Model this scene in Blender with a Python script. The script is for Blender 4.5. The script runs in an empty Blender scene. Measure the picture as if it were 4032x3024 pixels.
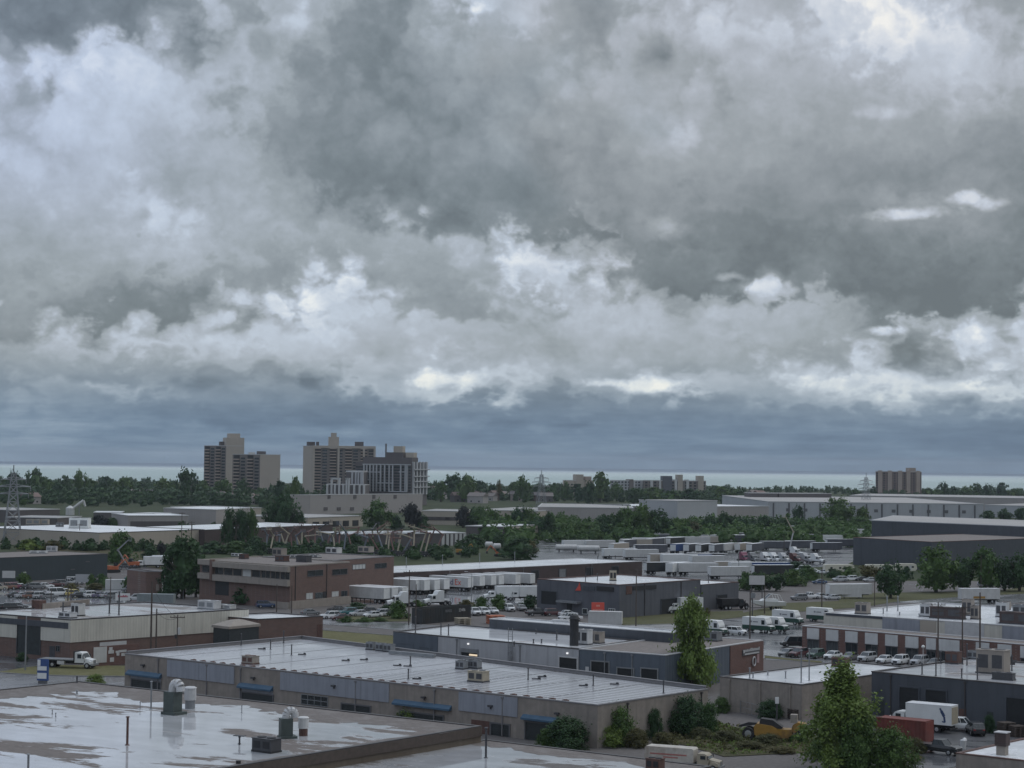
import bpy, math, random
from mathutils import Vector, Matrix, noise as mnoise
SC = bpy.context.scene
COL = SC.collection
PI = math.pi
rad = math.radians

# ------------------------------------------------------------------ camera
EYE = 36.0                       # eye height above the street, metres
HAZE = 0.000042                  # density of the damp air
FPX = 7600.0                     # focal length in photograph pixels
PITCH = math.atan((1818.8 - 1512) / FPX)
ROLL = math.atan(0.0123)
cam_d = bpy.data.cameras.new('camera')
cam_d.sensor_width = 36.0
cam_d.lens = 36.0 * FPX / 4032.0
cam_d.clip_start = 0.5
cam_d.clip_end = 60000
cam = bpy.data.objects.new('camera', cam_d)
COL.objects.link(cam)
CAM_R = Matrix.Rotation(PI / 2 + PITCH, 3, 'X') @ Matrix.Rotation(ROLL, 3, 'Z')
cam.matrix_world = Matrix.Translation((0, 0, EYE)) @ CAM_R.to_4x4()
SC.camera = cam

# ------------------------------------------------------------------ exposure
SC.view_settings.view_transform = 'Standard'
SC.view_settings.look = 'None'
SC.view_settings.exposure = 0.0
SC.view_settings.gamma = 1.0
SC.render.engine = 'CYCLES'
SC.cycles.use_denoising = True
SC.cycles.max_bounces = 6
SC.cycles.diffuse_bounces = 3
SC.cycles.glossy_bounces = 3
SC.cycles.transmission_bounces = 2
SC.cycles.transparent_max_bounces = 4
SC.cycles.volume_bounces = 0

# ------------------------------------------------------------------ sun (weak, veiled by the overcast)
SUN_EL, SUN_AZ = rad(48), rad(60)          # azimuth clockwise from the view direction
sun_d = bpy.data.lights.new('sun', 'SUN')
sun_d.energy = 0.6
sun_d.angle = rad(20)
sun_d.color = (1.0, 0.96, 0.9)
sun = bpy.data.objects.new('sun', sun_d)
COL.objects.link(sun)
sdir = Vector((math.sin(SUN_AZ) * math.cos(SUN_EL), math.cos(SUN_AZ) * math.cos(SUN_EL), math.sin(SUN_EL)))
sun.rotation_euler = sdir.to_track_quat('Z', 'Y').to_euler()

# ------------------------------------------------------------------ survey helpers: a photograph point -> a place on a level plane
ZK = dict(a=(0, 1700, 2.212), b=(900, 1700, 2.212), c=(1800, 1780, 2.011), d=(2800, 1780, 1.7955), e=(0, 2040, 2.765),
          f=(700, 2040, 2.4578), g=(1500, 2040, 2.212), h=(2400, 2080, 2.4578), i=(3100, 2080, 2.3734), j=(0, 2500, 2.212),
          k=(900, 2440, 2.212), l=(1800, 2440, 2.212), m=(2600, 2440, 2.4578), n=(3200, 2500, 2.6587), o=(2100, 2080, 3.6867),
          p=(2600, 2080, 2.6024), q=(0, 2200, 3.5677), r=(1200, 2230, 2.765), t=(900, 2060, 2.212), S=(0, 0, 0.5486), X=(0, 0, 1.0))
def full(k, x, y):
    zx, zy, s = ZK[k]
    return zx + x / s, zy + y / s
def ray(k, x, y):
    px, py = full(k, x, y)
    return (CAM_R @ Vector(((px - 2016) / FPX, -(py - 1512) / FPX, -1.0))).normalized()
def on(k, x, y, z=0.0):
    d = ray(k, x, y)
    t = (z - EYE) / d.z
    return Vector((d.x * t, d.y * t, z))
def at_dist(k, x, y, Y):
    """point on the line of sight at depth Y"""
    d = ray(k, x, y)
    t = Y / d.y
    return Vector((d.x * t, Y, EYE + d.z * t))

# ------------------------------------------------------------------ node helpers
class NT:
    def __init__(s, tree):
        s.t = tree; s.n = tree.nodes; s.l = tree.links
        s.n.clear()
    def node(s, typ, **kw):
        nd = s.n.new(typ)
        for k, v in kw.items():
            if k == 'ins':
                for kk, vv in v.items():
                    if hasattr(vv, 'is_output'):
                        s.l.new(vv, nd.inputs[kk])
                    else:
                        nd.inputs[kk].default_value = vv
            else:
                setattr(nd, k, v)
        return nd
    def math(s, op, a, b=0.0, c=None, clamp=False):
        ins = {0: a, 1: b}
        if c is not None: ins[2] = c
        return s.node('ShaderNodeMath', operation=op, use_clamp=clamp, ins=ins).outputs[0]
    def vmath(s, op, a, b=(0, 0, 0), out=0):
        return s.node('ShaderNodeVectorMath', operation=op, ins={0: a, 1: b}).outputs[out]
    def noise(s, vec, scale, detail=4, rough=0.55, dist=0.0, out=0):
        return s.node('ShaderNodeTexNoise', ins={'Vector': vec, 'Scale': scale, 'Detail': detail, 'Roughness': rough, 'Distortion': dist}).outputs[out]
    def ramp(s, fac, stops, interp='LINEAR'):
        r = s.node('ShaderNodeValToRGB', ins={0: fac})
        r.color_ramp.interpolation = interp
        el = r.color_ramp.elements
        while len(el) < len(stops): el.new(0.5)
        for e, (p, c) in zip(el, stops):
            e.position = p
            e.color = (c[0], c[1], c[2], 1) if hasattr(c, '__len__') else (c, c, c, 1)
        return r.outputs[0]
    def mix(s, fac, a, b, blend='MIX'):
        m = s.node('ShaderNodeMix', data_type='RGBA', blend_type=blend)
        for idx, v in ((0, fac), (6, a), (7, b)):
            if hasattr(v, 'is_output'): s.l.new(v, m.inputs[idx])
            else: m.inputs[idx].default_value = v if idx == 0 else (v[0], v[1], v[2], 1)
        return m.outputs[2]
    def maprange(s, v, a, b, c, d, smooth=False):
        return s.node('ShaderNodeMapRange', interpolation_type='SMOOTHSTEP' if smooth else 'LINEAR', ins={0: v, 1: a, 2: b, 3: c, 4: d}).outputs[0]

def lin(r, g, b):
    """sRGB 0-255 -> linear"""
    f = lambda v: (v / 255 / 12.92) if v <= 10 else ((v / 255 + 0.055) / 1.055) ** 2.4
    return (f(r), f(g), f(b))

# ------------------------------------------------------------------ world: overcast, layered cumulus over a thin blue base
world = bpy.data.worlds.new('World')
SC.world = world
world.use_nodes = True
def build_world():
    w = NT(world.node_tree)
    tc = w.node('ShaderNodeTexCoord')
    d = w.vmath('NORMALIZE', tc.outputs['Generated'])
    sep = w.node('ShaderNodeSeparateXYZ', ins={0: d})
    az = w.math('MULTIPLY', w.math('ARCTAN2', sep.outputs[0], sep.outputs[1]), 180 / PI)
    el = w.math('MULTIPLY', w.math('ARCSINE', sep.outputs[2]), 180 / PI)
    elp = w.math('MAXIMUM', el, 0.0)
    # chart coordinates of the cloud survey: x grows with bearing, y falls with height
    K = FPX / 1.8228 * PI / 180
    cx = w.math('ADD', w.math('MULTIPLY', az, K), 1106.0)
    cy = w.math('SUBTRACT', w.math('ADD', w.math('MULTIPLY', az, 0.0123 * K), 997.8), w.math('MULTIPLY', elp, K * 1.02))
    # stretched coordinate: layers flatten towards the horizon
    ly = w.math('ADD', w.math('MULTIPLY', elp, 0.85), w.math('MULTIPLY', w.math('LOGARITHM', w.math('ADD', w.math('MULTIPLY', elp, 1.2), 1.0), math.e), 2.2))
    Q = w.node('ShaderNodeCombineXYZ', ins={0: az, 1: ly, 2: 3.7}).outputs[0]
    n1 = w.noise(Q, 0.32, 3, 0.55, out=1)
    n2 = w.noise(Q, 0.8, 4, 0.58, out=1)
    n3 = w.noise(Q, 2.6, 4, 0.6, out=1)
    vq = w.vmath('ADD', Q, w.vmath('MULTIPLY', w.vmath('SUBTRACT', n2, (0.5, 0.5, 0.5)), (0.9, 0.9, 0)))
    vo = w.node('ShaderNodeTexVoronoi', feature='SMOOTH_F1', ins={'Vector': vq, 'Scale': 0.8, 'Detail': 3.0, 'Roughness': 0.5, 'Smoothness': 0.25}).outputs['Distance']
    f1 = w.noise(Q, 0.55, 7, 0.58, 0.2)
    f3 = w.noise(Q, 2.4, 5, 0.6, 0.2)
    lump = w.math('SUBTRACT', 0.80, vo)
    squash = w.maprange(elp, 0.0, 5.0, 0.22, 1.0)
    w1 = w.vmath('MULTIPLY', w.vmath('SUBTRACT', n1, (0.5, 0.5, 0.5)), (150, 90, 0))
    w2 = w.vmath('MULTIPLY', w.vmath('SUBTRACT', n2, (0.5, 0.5, 0.5)), (210, 150, 0))
    w3 = w.vmath('MULTIPLY', w.vmath('SUBTRACT', n3, (0.5, 0.5, 0.5)), (45, 38, 0))
    wl = w.node('ShaderNodeCombineXYZ', ins={0: w.math('MULTIPLY', lump, 150.0), 1: w.math('MULTIPLY', lump, 110.0)}).outputs[0]
    sq = w.node('ShaderNodeCombineXYZ', ins={0: 1.0, 1: squash, 2: 1.0}).outputs[0]
    C = w.node('ShaderNodeCombineXYZ', ins={0: cx, 1: cy}).outputs[0]
    W = w.vmath('ADD', C, w.vmath('MULTIPLY', w.vmath('ADD', w.vmath('ADD', w.vmath('ADD', w1, w2), w3), wl), sq))
    ws = w.node('ShaderNodeSeparateXYZ', ins={0: W})
    fx = w.math('DIVIDE', ws.outputs[0], 2200.0, clamp=True)
    wy = ws.outputs[1]
    acc = None; py = 0
    for y, vals in CLOUDS:
        st = [(i / 20.0, v / 255.0) for i, v in enumerate(vals)]
        r = w.ramp(fx, st, 'EASE')
        if acc is None: acc = r
        else: acc = w.mix(w.maprange(wy, py, y, 0.0, 1.0, True), acc, r)
        py = y
    acc = w.node('ShaderNodeRGBToBW', ins={0: acc}).outputs[0]
    # (the ramps hold the tone directly; no colour management is applied to node values)
    edge = w.math('ADD', w.math('MULTIPLY', w.math('SUBTRACT', f1, 0.5), 1.2), w.math('ADD', w.math('MULTIPLY', lump, 0.7), w.math('MULTIPLY', w.math('SUBTRACT', f3, 0.5), 0.4)))
    W2 = w.vmath('ADD', C, w.vmath('MULTIPLY', w.vmath('MULTIPLY', w.vmath('ADD', w1, w2), (0.35, 0.3, 0)), sq))
    for (x, y, rx, ry, wt, hard) in SKY:
        q = w.vmath('MULTIPLY', w.vmath('SUBTRACT', W2, (x, y, 0)), (1 / rx, 1 / ry, 0))
        ln = w.math('SUBTRACT', w.vmath('LENGTH', q, out=1), w.math('MULTIPLY', edge, min(1.0, (60.0 / ry) ** 0.5)))
        acc = w.math('ADD', acc, w.maprange(ln, 1.4, hard - 0.1, 0.0, wt, True))
    # beyond the charted part the cover simply continues
    out_a = w.maprange(w.math('ABSOLUTE', az), 15.5, 22.0, 0.0, 1.0, True)
    out_e = w.maprange(elp, 14.6, 21.0, 0.0, 1.0, True)
    om = w.math('MAXIMUM', out_a, out_e)
    gen = w.math('ADD', w.maprange(elp, 0.0, 4.0, 0.56, 0.70, True), w.math('MULTIPLY', w.math('SUBTRACT', f1, 0.5), 0.5))
    acc = w.math('ADD', w.math('MULTIPLY', acc, w.math('SUBTRACT', 1.0, om)), w.math('MULTIPLY', gen, om))
    soft = w.maprange(elp, 0.0, 3.0, 0.45, 1.0)
    det = w.math('ADD', w.math('MULTIPLY', w.math('SUBTRACT', f1, 0.5), 0.13), w.math('ADD', w.math('MULTIPLY', w.math('SUBTRACT', f3, 0.5), 0.06), w.math('MULTIPLY', lump, 0.08)))
    acc = w.math('ADD', acc, w.math('MULTIPLY', det, soft))
    acc = w.math('ADD', 0.595, w.math('MULTIPLY', w.math('SUBTRACT', acc, 0.62), w.maprange(elp, 1.0, 4.0, 1.0, 1.2)))
    st = w.noise(w.vmath('MULTIPLY', Q, (0.30, 1.3, 1)), 1.0, 5, 0.62)
    acc = w.math('ADD', acc, w.math('MULTIPLY', w.math('MULTIPLY', w.math('SUBTRACT', st, 0.5), 0.30), w.maprange(elp, 0.3, 3.2, 1.0, 0.0, True)))
    v = lambda t: (t / 255.0 - 0.4) / 0.6
    t = w.maprange(acc, 0.4, 1.0, 0.0, 1.0)
    hi = w.ramp(t, [(v(104), lin(101, 110, 116)), (v(125), lin(119, 129, 135)), (v(142), lin(137, 146, 153)), (v(160), lin(153, 162, 169)), (v(180), lin(173, 182, 193)), (v(200), lin(193, 204, 218)), (v(220), lin(215, 223, 232)), (v(240), lin(240, 243, 242))])
    lo = w.ramp(t, [(v(115), lin(92, 114, 138)), (v(132), lin(105, 128, 152)), (v(146), lin(119, 141, 163)), (v(165), lin(143, 162, 181)), (v(190), lin(182, 196, 206)), (v(225), lin(230, 235, 228)), (v(245), lin(246, 245, 232))])
    cloud = w.mix(w.maprange(elp, 0.7, 3.6, 0.0, 1.0, True), lo, hi)
    lav = w.math('MULTIPLY', w.maprange(az, -15.0, -6.5, 1.0, 0.0, True), w.maprange(elp, 5.0, 9.0, 0.0, 1.0, True))
    cloud = w.mix(lav, cloud, w.mix(1.0, cloud, (0.965, 0.985, 1.065), 'MULTIPLY'))
    warm = w.math('MULTIPLY', w.maprange(w.math('ADD', az, w.math('MULTIPLY', w.math('SUBTRACT', n_(w, n1), 0.5), 14.0)), -2.0, 4.0, 0.0, 1.0, True), w.maprange(elp, 3.0, 8.0, 0.0, 1.0, True))
    cloud = w.mix(warm, cloud, w.mix(1.0, cloud, (1.035, 0.995, 0.97), 'MULTIPLY'))
    sky = w.node('ShaderNodeTexSky', sky_type='NISHITA', sun_disc=False, sun_elevation=SUN_EL, sun_rotation=SUN_AZ)
    skyc = w.mix(1.0, sky.outputs[0], (0.1, 0.1, 0.1), 'MULTIPLY')
    col = w.mix(0.95, skyc, cloud)
    # sky above the view is brightened to throw more light on roofs and walls
    gain = w.maprange(elp, 17.0, 50.0, 1.0, ZENITH, True)
    col = w.vmath('SCALE', col)
    w.l.new(gain, col.node.inputs[3])
    bg = w.node('ShaderNodeBackground', ins={'Color': col, 'Strength': 1.0})
    out = w.node('ShaderNodeOutputWorld', ins={'Surface': bg.outputs[0]})
    world.cycles.sampling_method = 'MANUAL'
    world.cycles.sample_map_resolution = 512
def n_(w, c):
    return w.node('ShaderNodeSeparateXYZ', ins={0: c}).outputs[2]
ZENITH = 2.1
# tone of the cloud deck, one line per height, every 110 chart units of bearing
CLOUDS = [
    (0, (140, 142, 140, 143, 160, 185, 178, 148, 165, 200, 185, 160, 160, 180, 195, 185, 210, 235, 190, 165, 160)),
    (50, (145, 142, 145, 155, 175, 180, 165, 140, 158, 175, 172, 158, 165, 185, 200, 195, 205, 232, 215, 180, 172)),
    (110, (160, 190, 200, 180, 185, 178, 148, 140, 152, 165, 165, 165, 178, 170, 190, 180, 185, 215, 205, 195, 190)),
    (160, (175, 200, 208, 195, 192, 170, 142, 142, 150, 158, 162, 170, 178, 165, 182, 180, 178, 185, 195, 188, 180)),
    (220, (185, 195, 198, 198, 182, 155, 145, 145, 148, 155, 160, 165, 172, 172, 175, 170, 172, 172, 180, 172, 165)),
    (280, (192, 192, 192, 188, 180, 150, 142, 145, 148, 150, 152, 160, 168, 172, 170, 162, 165, 165, 165, 158, 152)),
    (340, (198, 192, 186, 178, 178, 162, 138, 138, 144, 148, 150, 154, 160, 168, 160, 155, 153, 152, 150, 148, 148)),
    (390, (185, 188, 184, 180, 178, 168, 140, 132, 136, 142, 145, 148, 154, 158, 155, 150, 148, 150, 152, 150, 148)),
    (440, (180, 180, 180, 192, 178, 172, 160, 145, 142, 142, 142, 142, 148, 150, 140, 135, 145, 150, 160, 150, 135)),
    (490, (175, 176, 180, 188, 182, 172, 170, 170, 172, 178, 190, 180, 145, 150, 135, 128, 132, 145, 145, 150, 135)),
    (540, (168, 170, 172, 178, 175, 160, 158, 168, 165, 180, 222, 210, 138, 140, 128, 128, 132, 132, 128, 138, 140)),
    (580, (162, 160, 158, 156, 160, 155, 165, 180, 160, 165, 205, 195, 140, 132, 130, 140, 135, 122, 122, 132, 128)),
    (620, (165, 148, 142, 142, 150, 160, 195, 205, 158, 155, 170, 185, 165, 165, 175, 180, 170, 130, 122, 128, 125)),
    (655, (161, 141, 136, 141, 161, 185, 214, 195, 161, 156, 176, 190, 185, 176, 185, 180, 166, 136, 122, 125, 146)),
    (690, (153, 162, 172, 177, 181, 196, 202, 186, 186, 181, 172, 181, 186, 181, 186, 177, 172, 158, 172, 167, 181)),
    (730, (175, 184, 194, 194, 189, 194, 189, 184, 180, 178, 175, 175, 178, 180, 175, 165, 165, 184, 142, 189, 198)),
    (770, (162, 167, 162, 167, 172, 172, 177, 181, 186, 186, 181, 177, 172, 167, 170, 167, 181, 205, 153, 172, 205)),
    (800, (153, 157, 155, 160, 150, 146, 150, 184, 184, 204, 199, 179, 179, 184, 179, 175, 204, 218, 179, 184, 194)),
    (830, (150, 165, 180, 165, 150, 155, 145, 180, 200, 200, 175, 165, 180, 195, 175, 175, 205, 215, 180, 210, 200)),
    (860, (150, 160, 155, 145, 145, 145, 138, 140, 150, 145, 140, 138, 145, 145, 150, 175, 180, 185, 175, 170, 165)),
    (890, (160, 160, 150, 140, 135, 138, 132, 135, 138, 135, 135, 135, 140, 142, 145, 155, 150, 148, 150, 145, 142)),
    (930, (155, 158, 155, 150, 150, 145, 140, 142, 145, 145, 145, 145, 145, 142, 138, 138, 138, 135, 135, 135, 132)),
    (970, (150, 148, 145, 145, 145, 145, 145, 145, 145, 145, 145, 142, 140, 140, 138, 136, 134, 132, 130, 130, 130)),
]
# single small breaks and scraps: x, y, half width, half height, change of tone, hardness
SKY = [
    (1450, 490, 42, 34, 0.12, 0.1), (1950, 460, 95, 13, 0.18, 0.3), (2090, 440, 75, 16, 0.22, 0.3), (1610, 614, 85, 20, 0.13, 0.3), (1570, 590, 40, 14, 0.16, 0.5),
    (1400, 830, 72, 24, 0.18, 0.6), (1310, 822, 50, 12, 0.16, 0.5), (1740, 805, 90, 40, 0.10, 0.6), (2060, 740, 55, 40, 0.12, 0.5), (2030, 838, 75, 16, 0.12, 0.6), (1900, 708, 40, 12, 0.22, 0.5),
    (970, 815, 100, 22, 0.12, 0.6), (660, 645, 60, 26, 0.05, 0.4), (750, 600, 40, 40, 0.05, 0.4), (1000, 8, 50, 14, 0.14, 0.4), (640, 40, 40, 40, 0.08, 0.5), (370, 470, 60, 42, 0.05, 0.9),
    (1405, 118, 40, 46, -0.12, 0.3), (1542, 168, 36, 14, -0.05, 0.2), (665, 815, 34, 30, -0.12, 0.6), (440, 826, 75, 16, -0.08, 0.5), (1935, 765, 55, 36, -0.10, 0.6), (1480, 285, 34, 28, 0.08, 0.4), (1880, 245, 70, 16, 0.06, 0.4),
    (560, 90, 40, 40, -0.07, 0.6), (490, 205, 40, 22, -0.07, 0.6),
]
build_world()

# ------------------------------------------------------------------ materials
def pmat(name, col, rough=0.7, var=0.12, scale=1.5, streak=0.0, bump=0.0, metal=0.0, spec=0.5, dirt=None, dirt_amt=0.0, coat=0.0):
    """painted / masonry surface: mottled colour, faint vertical weathering, optional dirt blotches"""
    m = bpy.data.materials.new(name); m.use_nodes = True
    w = NT(m.node_tree)
    tc = w.node('ShaderNodeTexCoord')
    P = tc.outputs['Object']
    n = w.noise(P, scale, 5, 0.6)
    lo = tuple(max(0, c * (1 - var)) for c in col); hi = tuple(min(1, c * (1 + var)) for c in col)
    c = w.mix(w.maprange(n, 0.3, 0.7, 0, 1), lo, hi)
    if streak:
        sv = w.vmath('MULTIPLY', P, (1.3, 1.3, 0.08))
        sn = w.noise(sv, 1.0, 4, 0.65)
        c = w.mix(w.maprange(sn, 0.45, 0.75, 0, streak), c, tuple(x * 0.55 for x in col))
    if dirt is not None:
        dn = w.noise(P, 0.35, 6, 0.65)
        c = w.mix(w.maprange(dn, 0.48, 0.62, 0, dirt_amt), c, dirt)
    b = w.node('ShaderNodeBsdfPrincipled', ins={'Base Color': c, 'Roughness': rough, 'Metallic': metal, 'Specular IOR Level': spec, 'Coat Weight': coat, 'Coat Roughness': 0.08})
    if bump:
        bn = w.node('ShaderNodeBump', ins={'Strength': bump, 'Distance': 0.05, 'Height': w.noise(P, scale * 6, 4, 0.6)})
        w.l.new(bn.outputs[0], b.inputs['Normal'])
    w.node('ShaderNodeOutputMaterial', ins={0: b.outputs[0]})
    return m

def brick_mat(name, c1, c2, mortar, scale=1.0, rough=0.85):
    m = bpy.data.materials.new(name); m.use_nodes = True
    w = NT(m.node_tree)
    g = w.node('ShaderNodeNewGeometry')
    s = w.node('ShaderNodeSeparateXYZ', ins={0: g.outputs['Position']})
    u = w.math('ADD', w.math('MULTIPLY', s.outputs[0], 0.8), w.math('MULTIPLY', s.outputs[1], 0.6))
    v = w.node('ShaderNodeCombineXYZ', ins={0: u, 1: s.outputs[2]}).outputs[0]
    bt = w.node('ShaderNodeTexBrick', ins={'Vector': v, 'Color1': (*c1, 1), 'Color2': (*c2, 1), 'Mortar': (*mortar, 1), 'Scale': scale, 'Mortar Size': 0.02, 'Brick Width': 0.6, 'Row Height': 0.25})
    n = w.noise(g.outputs['Position'], 0.5, 5, 0.65)
    c = w.mix(w.maprange(n, 0.35, 0.75, 0, 0.45), bt.outputs[0], tuple(x * 0.55 for x in c1))
    b = w.node('ShaderNodeBsdfPrincipled', ins={'Base Color': c, 'Roughness': rough})
    w.node('ShaderNodeOutputMaterial', ins={0: b.outputs[0]})
    return m

def ribbed_mat(name, col, pitch=0.5, rough=0.45, var=0.1):
    """ribbed metal cladding: real colour with a bump of vertical ribs"""
    m = bpy.data.materials.new(name); m.use_nodes = True
    w = NT(m.node_tree)
    g = w.node('ShaderNodeNewGeometry')
    s = w.node('ShaderNodeSeparateXYZ', ins={0: g.outputs['Position']})
    u = w.math('ADD', w.math('MULTIPLY', s.outputs[0], 0.8), w.math('MULTIPLY', s.outputs[1], 0.6))
    wav = w.math('SINE', w.math('MULTIPLY', u, 2 * PI / pitch))
    n = w.noise(g.outputs['Position'], 0.4, 5, 0.65)
    sv = w.vmath('MULTIPLY', g.outputs['Position'], (1.5, 1.5, 0.1))
    sn = w.noise(sv, 0.8, 4, 0.65)
    c = w.mix(w.maprange(n, 0.3, 0.7, 0, 1), tuple(x * (1 - var) for x in col), tuple(min(1, x * (1 + var)) for x in col))
    c = w.mix(w.maprange(sn, 0.46, 0.74, 0, 0.55), c, tuple(x * 0.58 for x in col))
    pn = w.math('FRACT', w.math('MULTIPLY', u, 0.24)); c = w.mix(w.maprange(pn, 0.0, 0.03, 0.4, 0.0), c, tuple(x * 0.4 for x in col))
    bn = w.node('ShaderNodeBump', ins={'Strength': 0.5, 'Distance': 0.04, 'Height': wav})
    b = w.node('ShaderNodeBsdfPrincipled', ins={'Base Color': c, 'Roughness': rough, 'Normal': bn.outputs[0]})
    w.node('ShaderNodeOutputMaterial', ins={0: b.outputs[0]})
    return m

def wet_mat(name, dry, wet, cover=0.5, scale=0.08, dry_rough=0.85, wet_rough=0.04, stretch=(1, 1, 1), rot=0.0, edge=0.03, seam=0.0, seam_axis=0.0, dark=None, wet_spec=0.5, ripple=0.02):
    """flat surface after rain: standing water (smooth, slightly darker or clearer) between dry gravel or membrane"""
    m = bpy.data.materials.new(name); m.use_nodes = True
    w = NT(m.node_tree)
    g = w.node('ShaderNodeNewGeometry')
    P = w.node('ShaderNodeVectorRotate', rotation_type='Z_AXIS', ins={0: g.outputs['Position'], 'Angle': rot}).outputs[0]
    P = w.vmath('MULTIPLY', P, stretch)
    n = w.noise(P, scale, 8, 0.64, 0.3)
    n2 = w.noise(P, scale * 6, 4, 0.6)
    h = w.math('ADD', n, w.math('MULTIPLY', w.math('SUBTRACT', n2, 0.5), 0.16))
    k = w.maprange(h, 1 - cover - edge, 1 - cover + edge, 0, 1, True)
    nd = w.noise(g.outputs['Position'], 1.6, 5, 0.65)
    cd = w.mix(w.maprange(nd, 0.3, 0.7, 0, 1), tuple(x * 0.75 for x in dry), tuple(min(1, x * 1.2) for x in dry))
    nw = w.noise(P, scale * 2.3, 4, 0.6)
    cw = w.mix(w.maprange(nw, 0.35, 0.7, 0, 1), wet, tuple(x * 0.72 for x in wet) if dark is None else dark)
    c = w.mix(k, cd, cw)
    r = w.maprange(k, 0, 1, dry_rough, wet_rough)
    r = w.math('ADD', r, w.math('MULTIPLY', w.maprange(nw, 0.4, 0.8, 0, 1), 0.05))
    hgt = w.math('ADD', w.math('MULTIPLY', w.math('MULTIPLY', w.math('SUBTRACT', 1.0, k), nd), 1.0), w.math('MULTIPLY', w.noise(g.outputs['Position'], 2.5, 2, 0.5), ripple))
    if seam:
        R = w.node('ShaderNodeVectorRotate', rotation_type='Z_AXIS', ins={0: g.outputs['Position'], 'Angle': seam_axis}).outputs[0]
        sx = w.node('ShaderNodeSeparateXYZ', ins={0: R})
        wob = w.math('MULTIPLY', w.noise(g.outputs['Position'], 0.6, 3, 0.5), 0.8)
        fr = w.math('PINGPONG', w.math('ADD', sx.outputs[0], wob), seam)
        ln = w.maprange(fr, 0.0, 0.22, 1, 0, True)
        hgt = w.math('ADD', hgt, w.math('MULTIPLY', ln, 0.12))
        c = w.mix(w.math('MULTIPLY', ln, 0.35), c, tuple(x * 0.5 for x in dry))
    bn = w.node('ShaderNodeBump', ins={'Strength': 0.35, 'Distance': 0.05, 'Height': hgt})
    b = w.node('ShaderNodeBsdfPrincipled', ins={'Base Color': c, 'Roughness': r, 'Specular IOR Level': wet_spec, 'Normal': bn.outputs[0]})
    w.node('ShaderNodeOutputMaterial', ins={0: b.outputs[0]})
    return m

def grass_mat(name, a, b_, scale=0.15):
    m = bpy.data.materials.new(name); m.use_nodes = True
    w = NT(m.node_tree)
    g = w.node('ShaderNodeNewGeometry')
    n = w.noise(g.outputs['Position'], scale, 6, 0.65)
    n2 = w.noise(g.outputs['Position'], scale * 9, 4, 0.65)
    c = w.mix(w.maprange(n, 0.3, 0.7, 0, 1), a, b_)
    c = w.mix(w.maprange(n2, 0.35, 0.7, 0, 0.5), c, tuple(x * 0.45 for x in a))
    bn = w.node('ShaderNodeBump', ins={'Strength': 0.8, 'Distance': 0.15, 'Height': n2})
    b = w.node('ShaderNodeBsdfPrincipled', ins={'Base Color': c, 'Roughness': 0.95, 'Specular IOR Level': 0.2, 'Normal': bn.outputs[0]})
    w.node('ShaderNodeOutputMaterial', ins={0: b.outputs[0]})
    return m

def leaf_mat(name, a, b_):
    """foliage: each leaf clump takes its own shade between two greens"""
    m = bpy.data.materials.new(name); m.use_nodes = True
    w = NT(m.node_tree)
    g = w.node('ShaderNodeNewGeometry')
    oi = w.node('ShaderNodeObjectInfo')
    rnd = w.math('FRACT', w.math('ADD', g.outputs['Random Per Island'], 0.0))
    tc = w.node('ShaderNodeTexCoord')
    n = w.noise(tc.outputs['Object'], 0.45, 4, 0.6)
    f = w.math('ADD', w.math('MULTIPLY', rnd, 0.55), w.maprange(n, 0.3, 0.7, 0, 0.45))
    c = w.mix(f, a, b_)
    tint = w.mix(oi.outputs['Random'], (0.82, 0.9, 0.95), (1.15, 1.06, 0.9))
    c = w.mix(1.0, c, tint, 'MULTIPLY')
    b = w.node('ShaderNodeBsdfPrincipled', ins={'Base Color': c, 'Roughness': 0.6, 'Specular IOR Level': 0.25})
    t = w.node('ShaderNodeBsdfTranslucent', ins={'Color': c})
    mx = w.node('ShaderNodeMixShader', ins={0: 0.25, 1: b.outputs[0], 2: t.outputs[0]})
    w.node('ShaderNodeOutputMaterial', ins={0: mx.outputs[0]})
    return m

def glow_mat(name, col, strength):
    m = bpy.data.materials.new(name); m.use_nodes = True
    w = NT(m.node_tree)
    b = w.node('ShaderNodeEmission', ins={'Color': (*col, 1), 'Strength': strength})
    w.node('ShaderNodeOutputMaterial', ins={0: b.outputs[0]})
    return m

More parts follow.
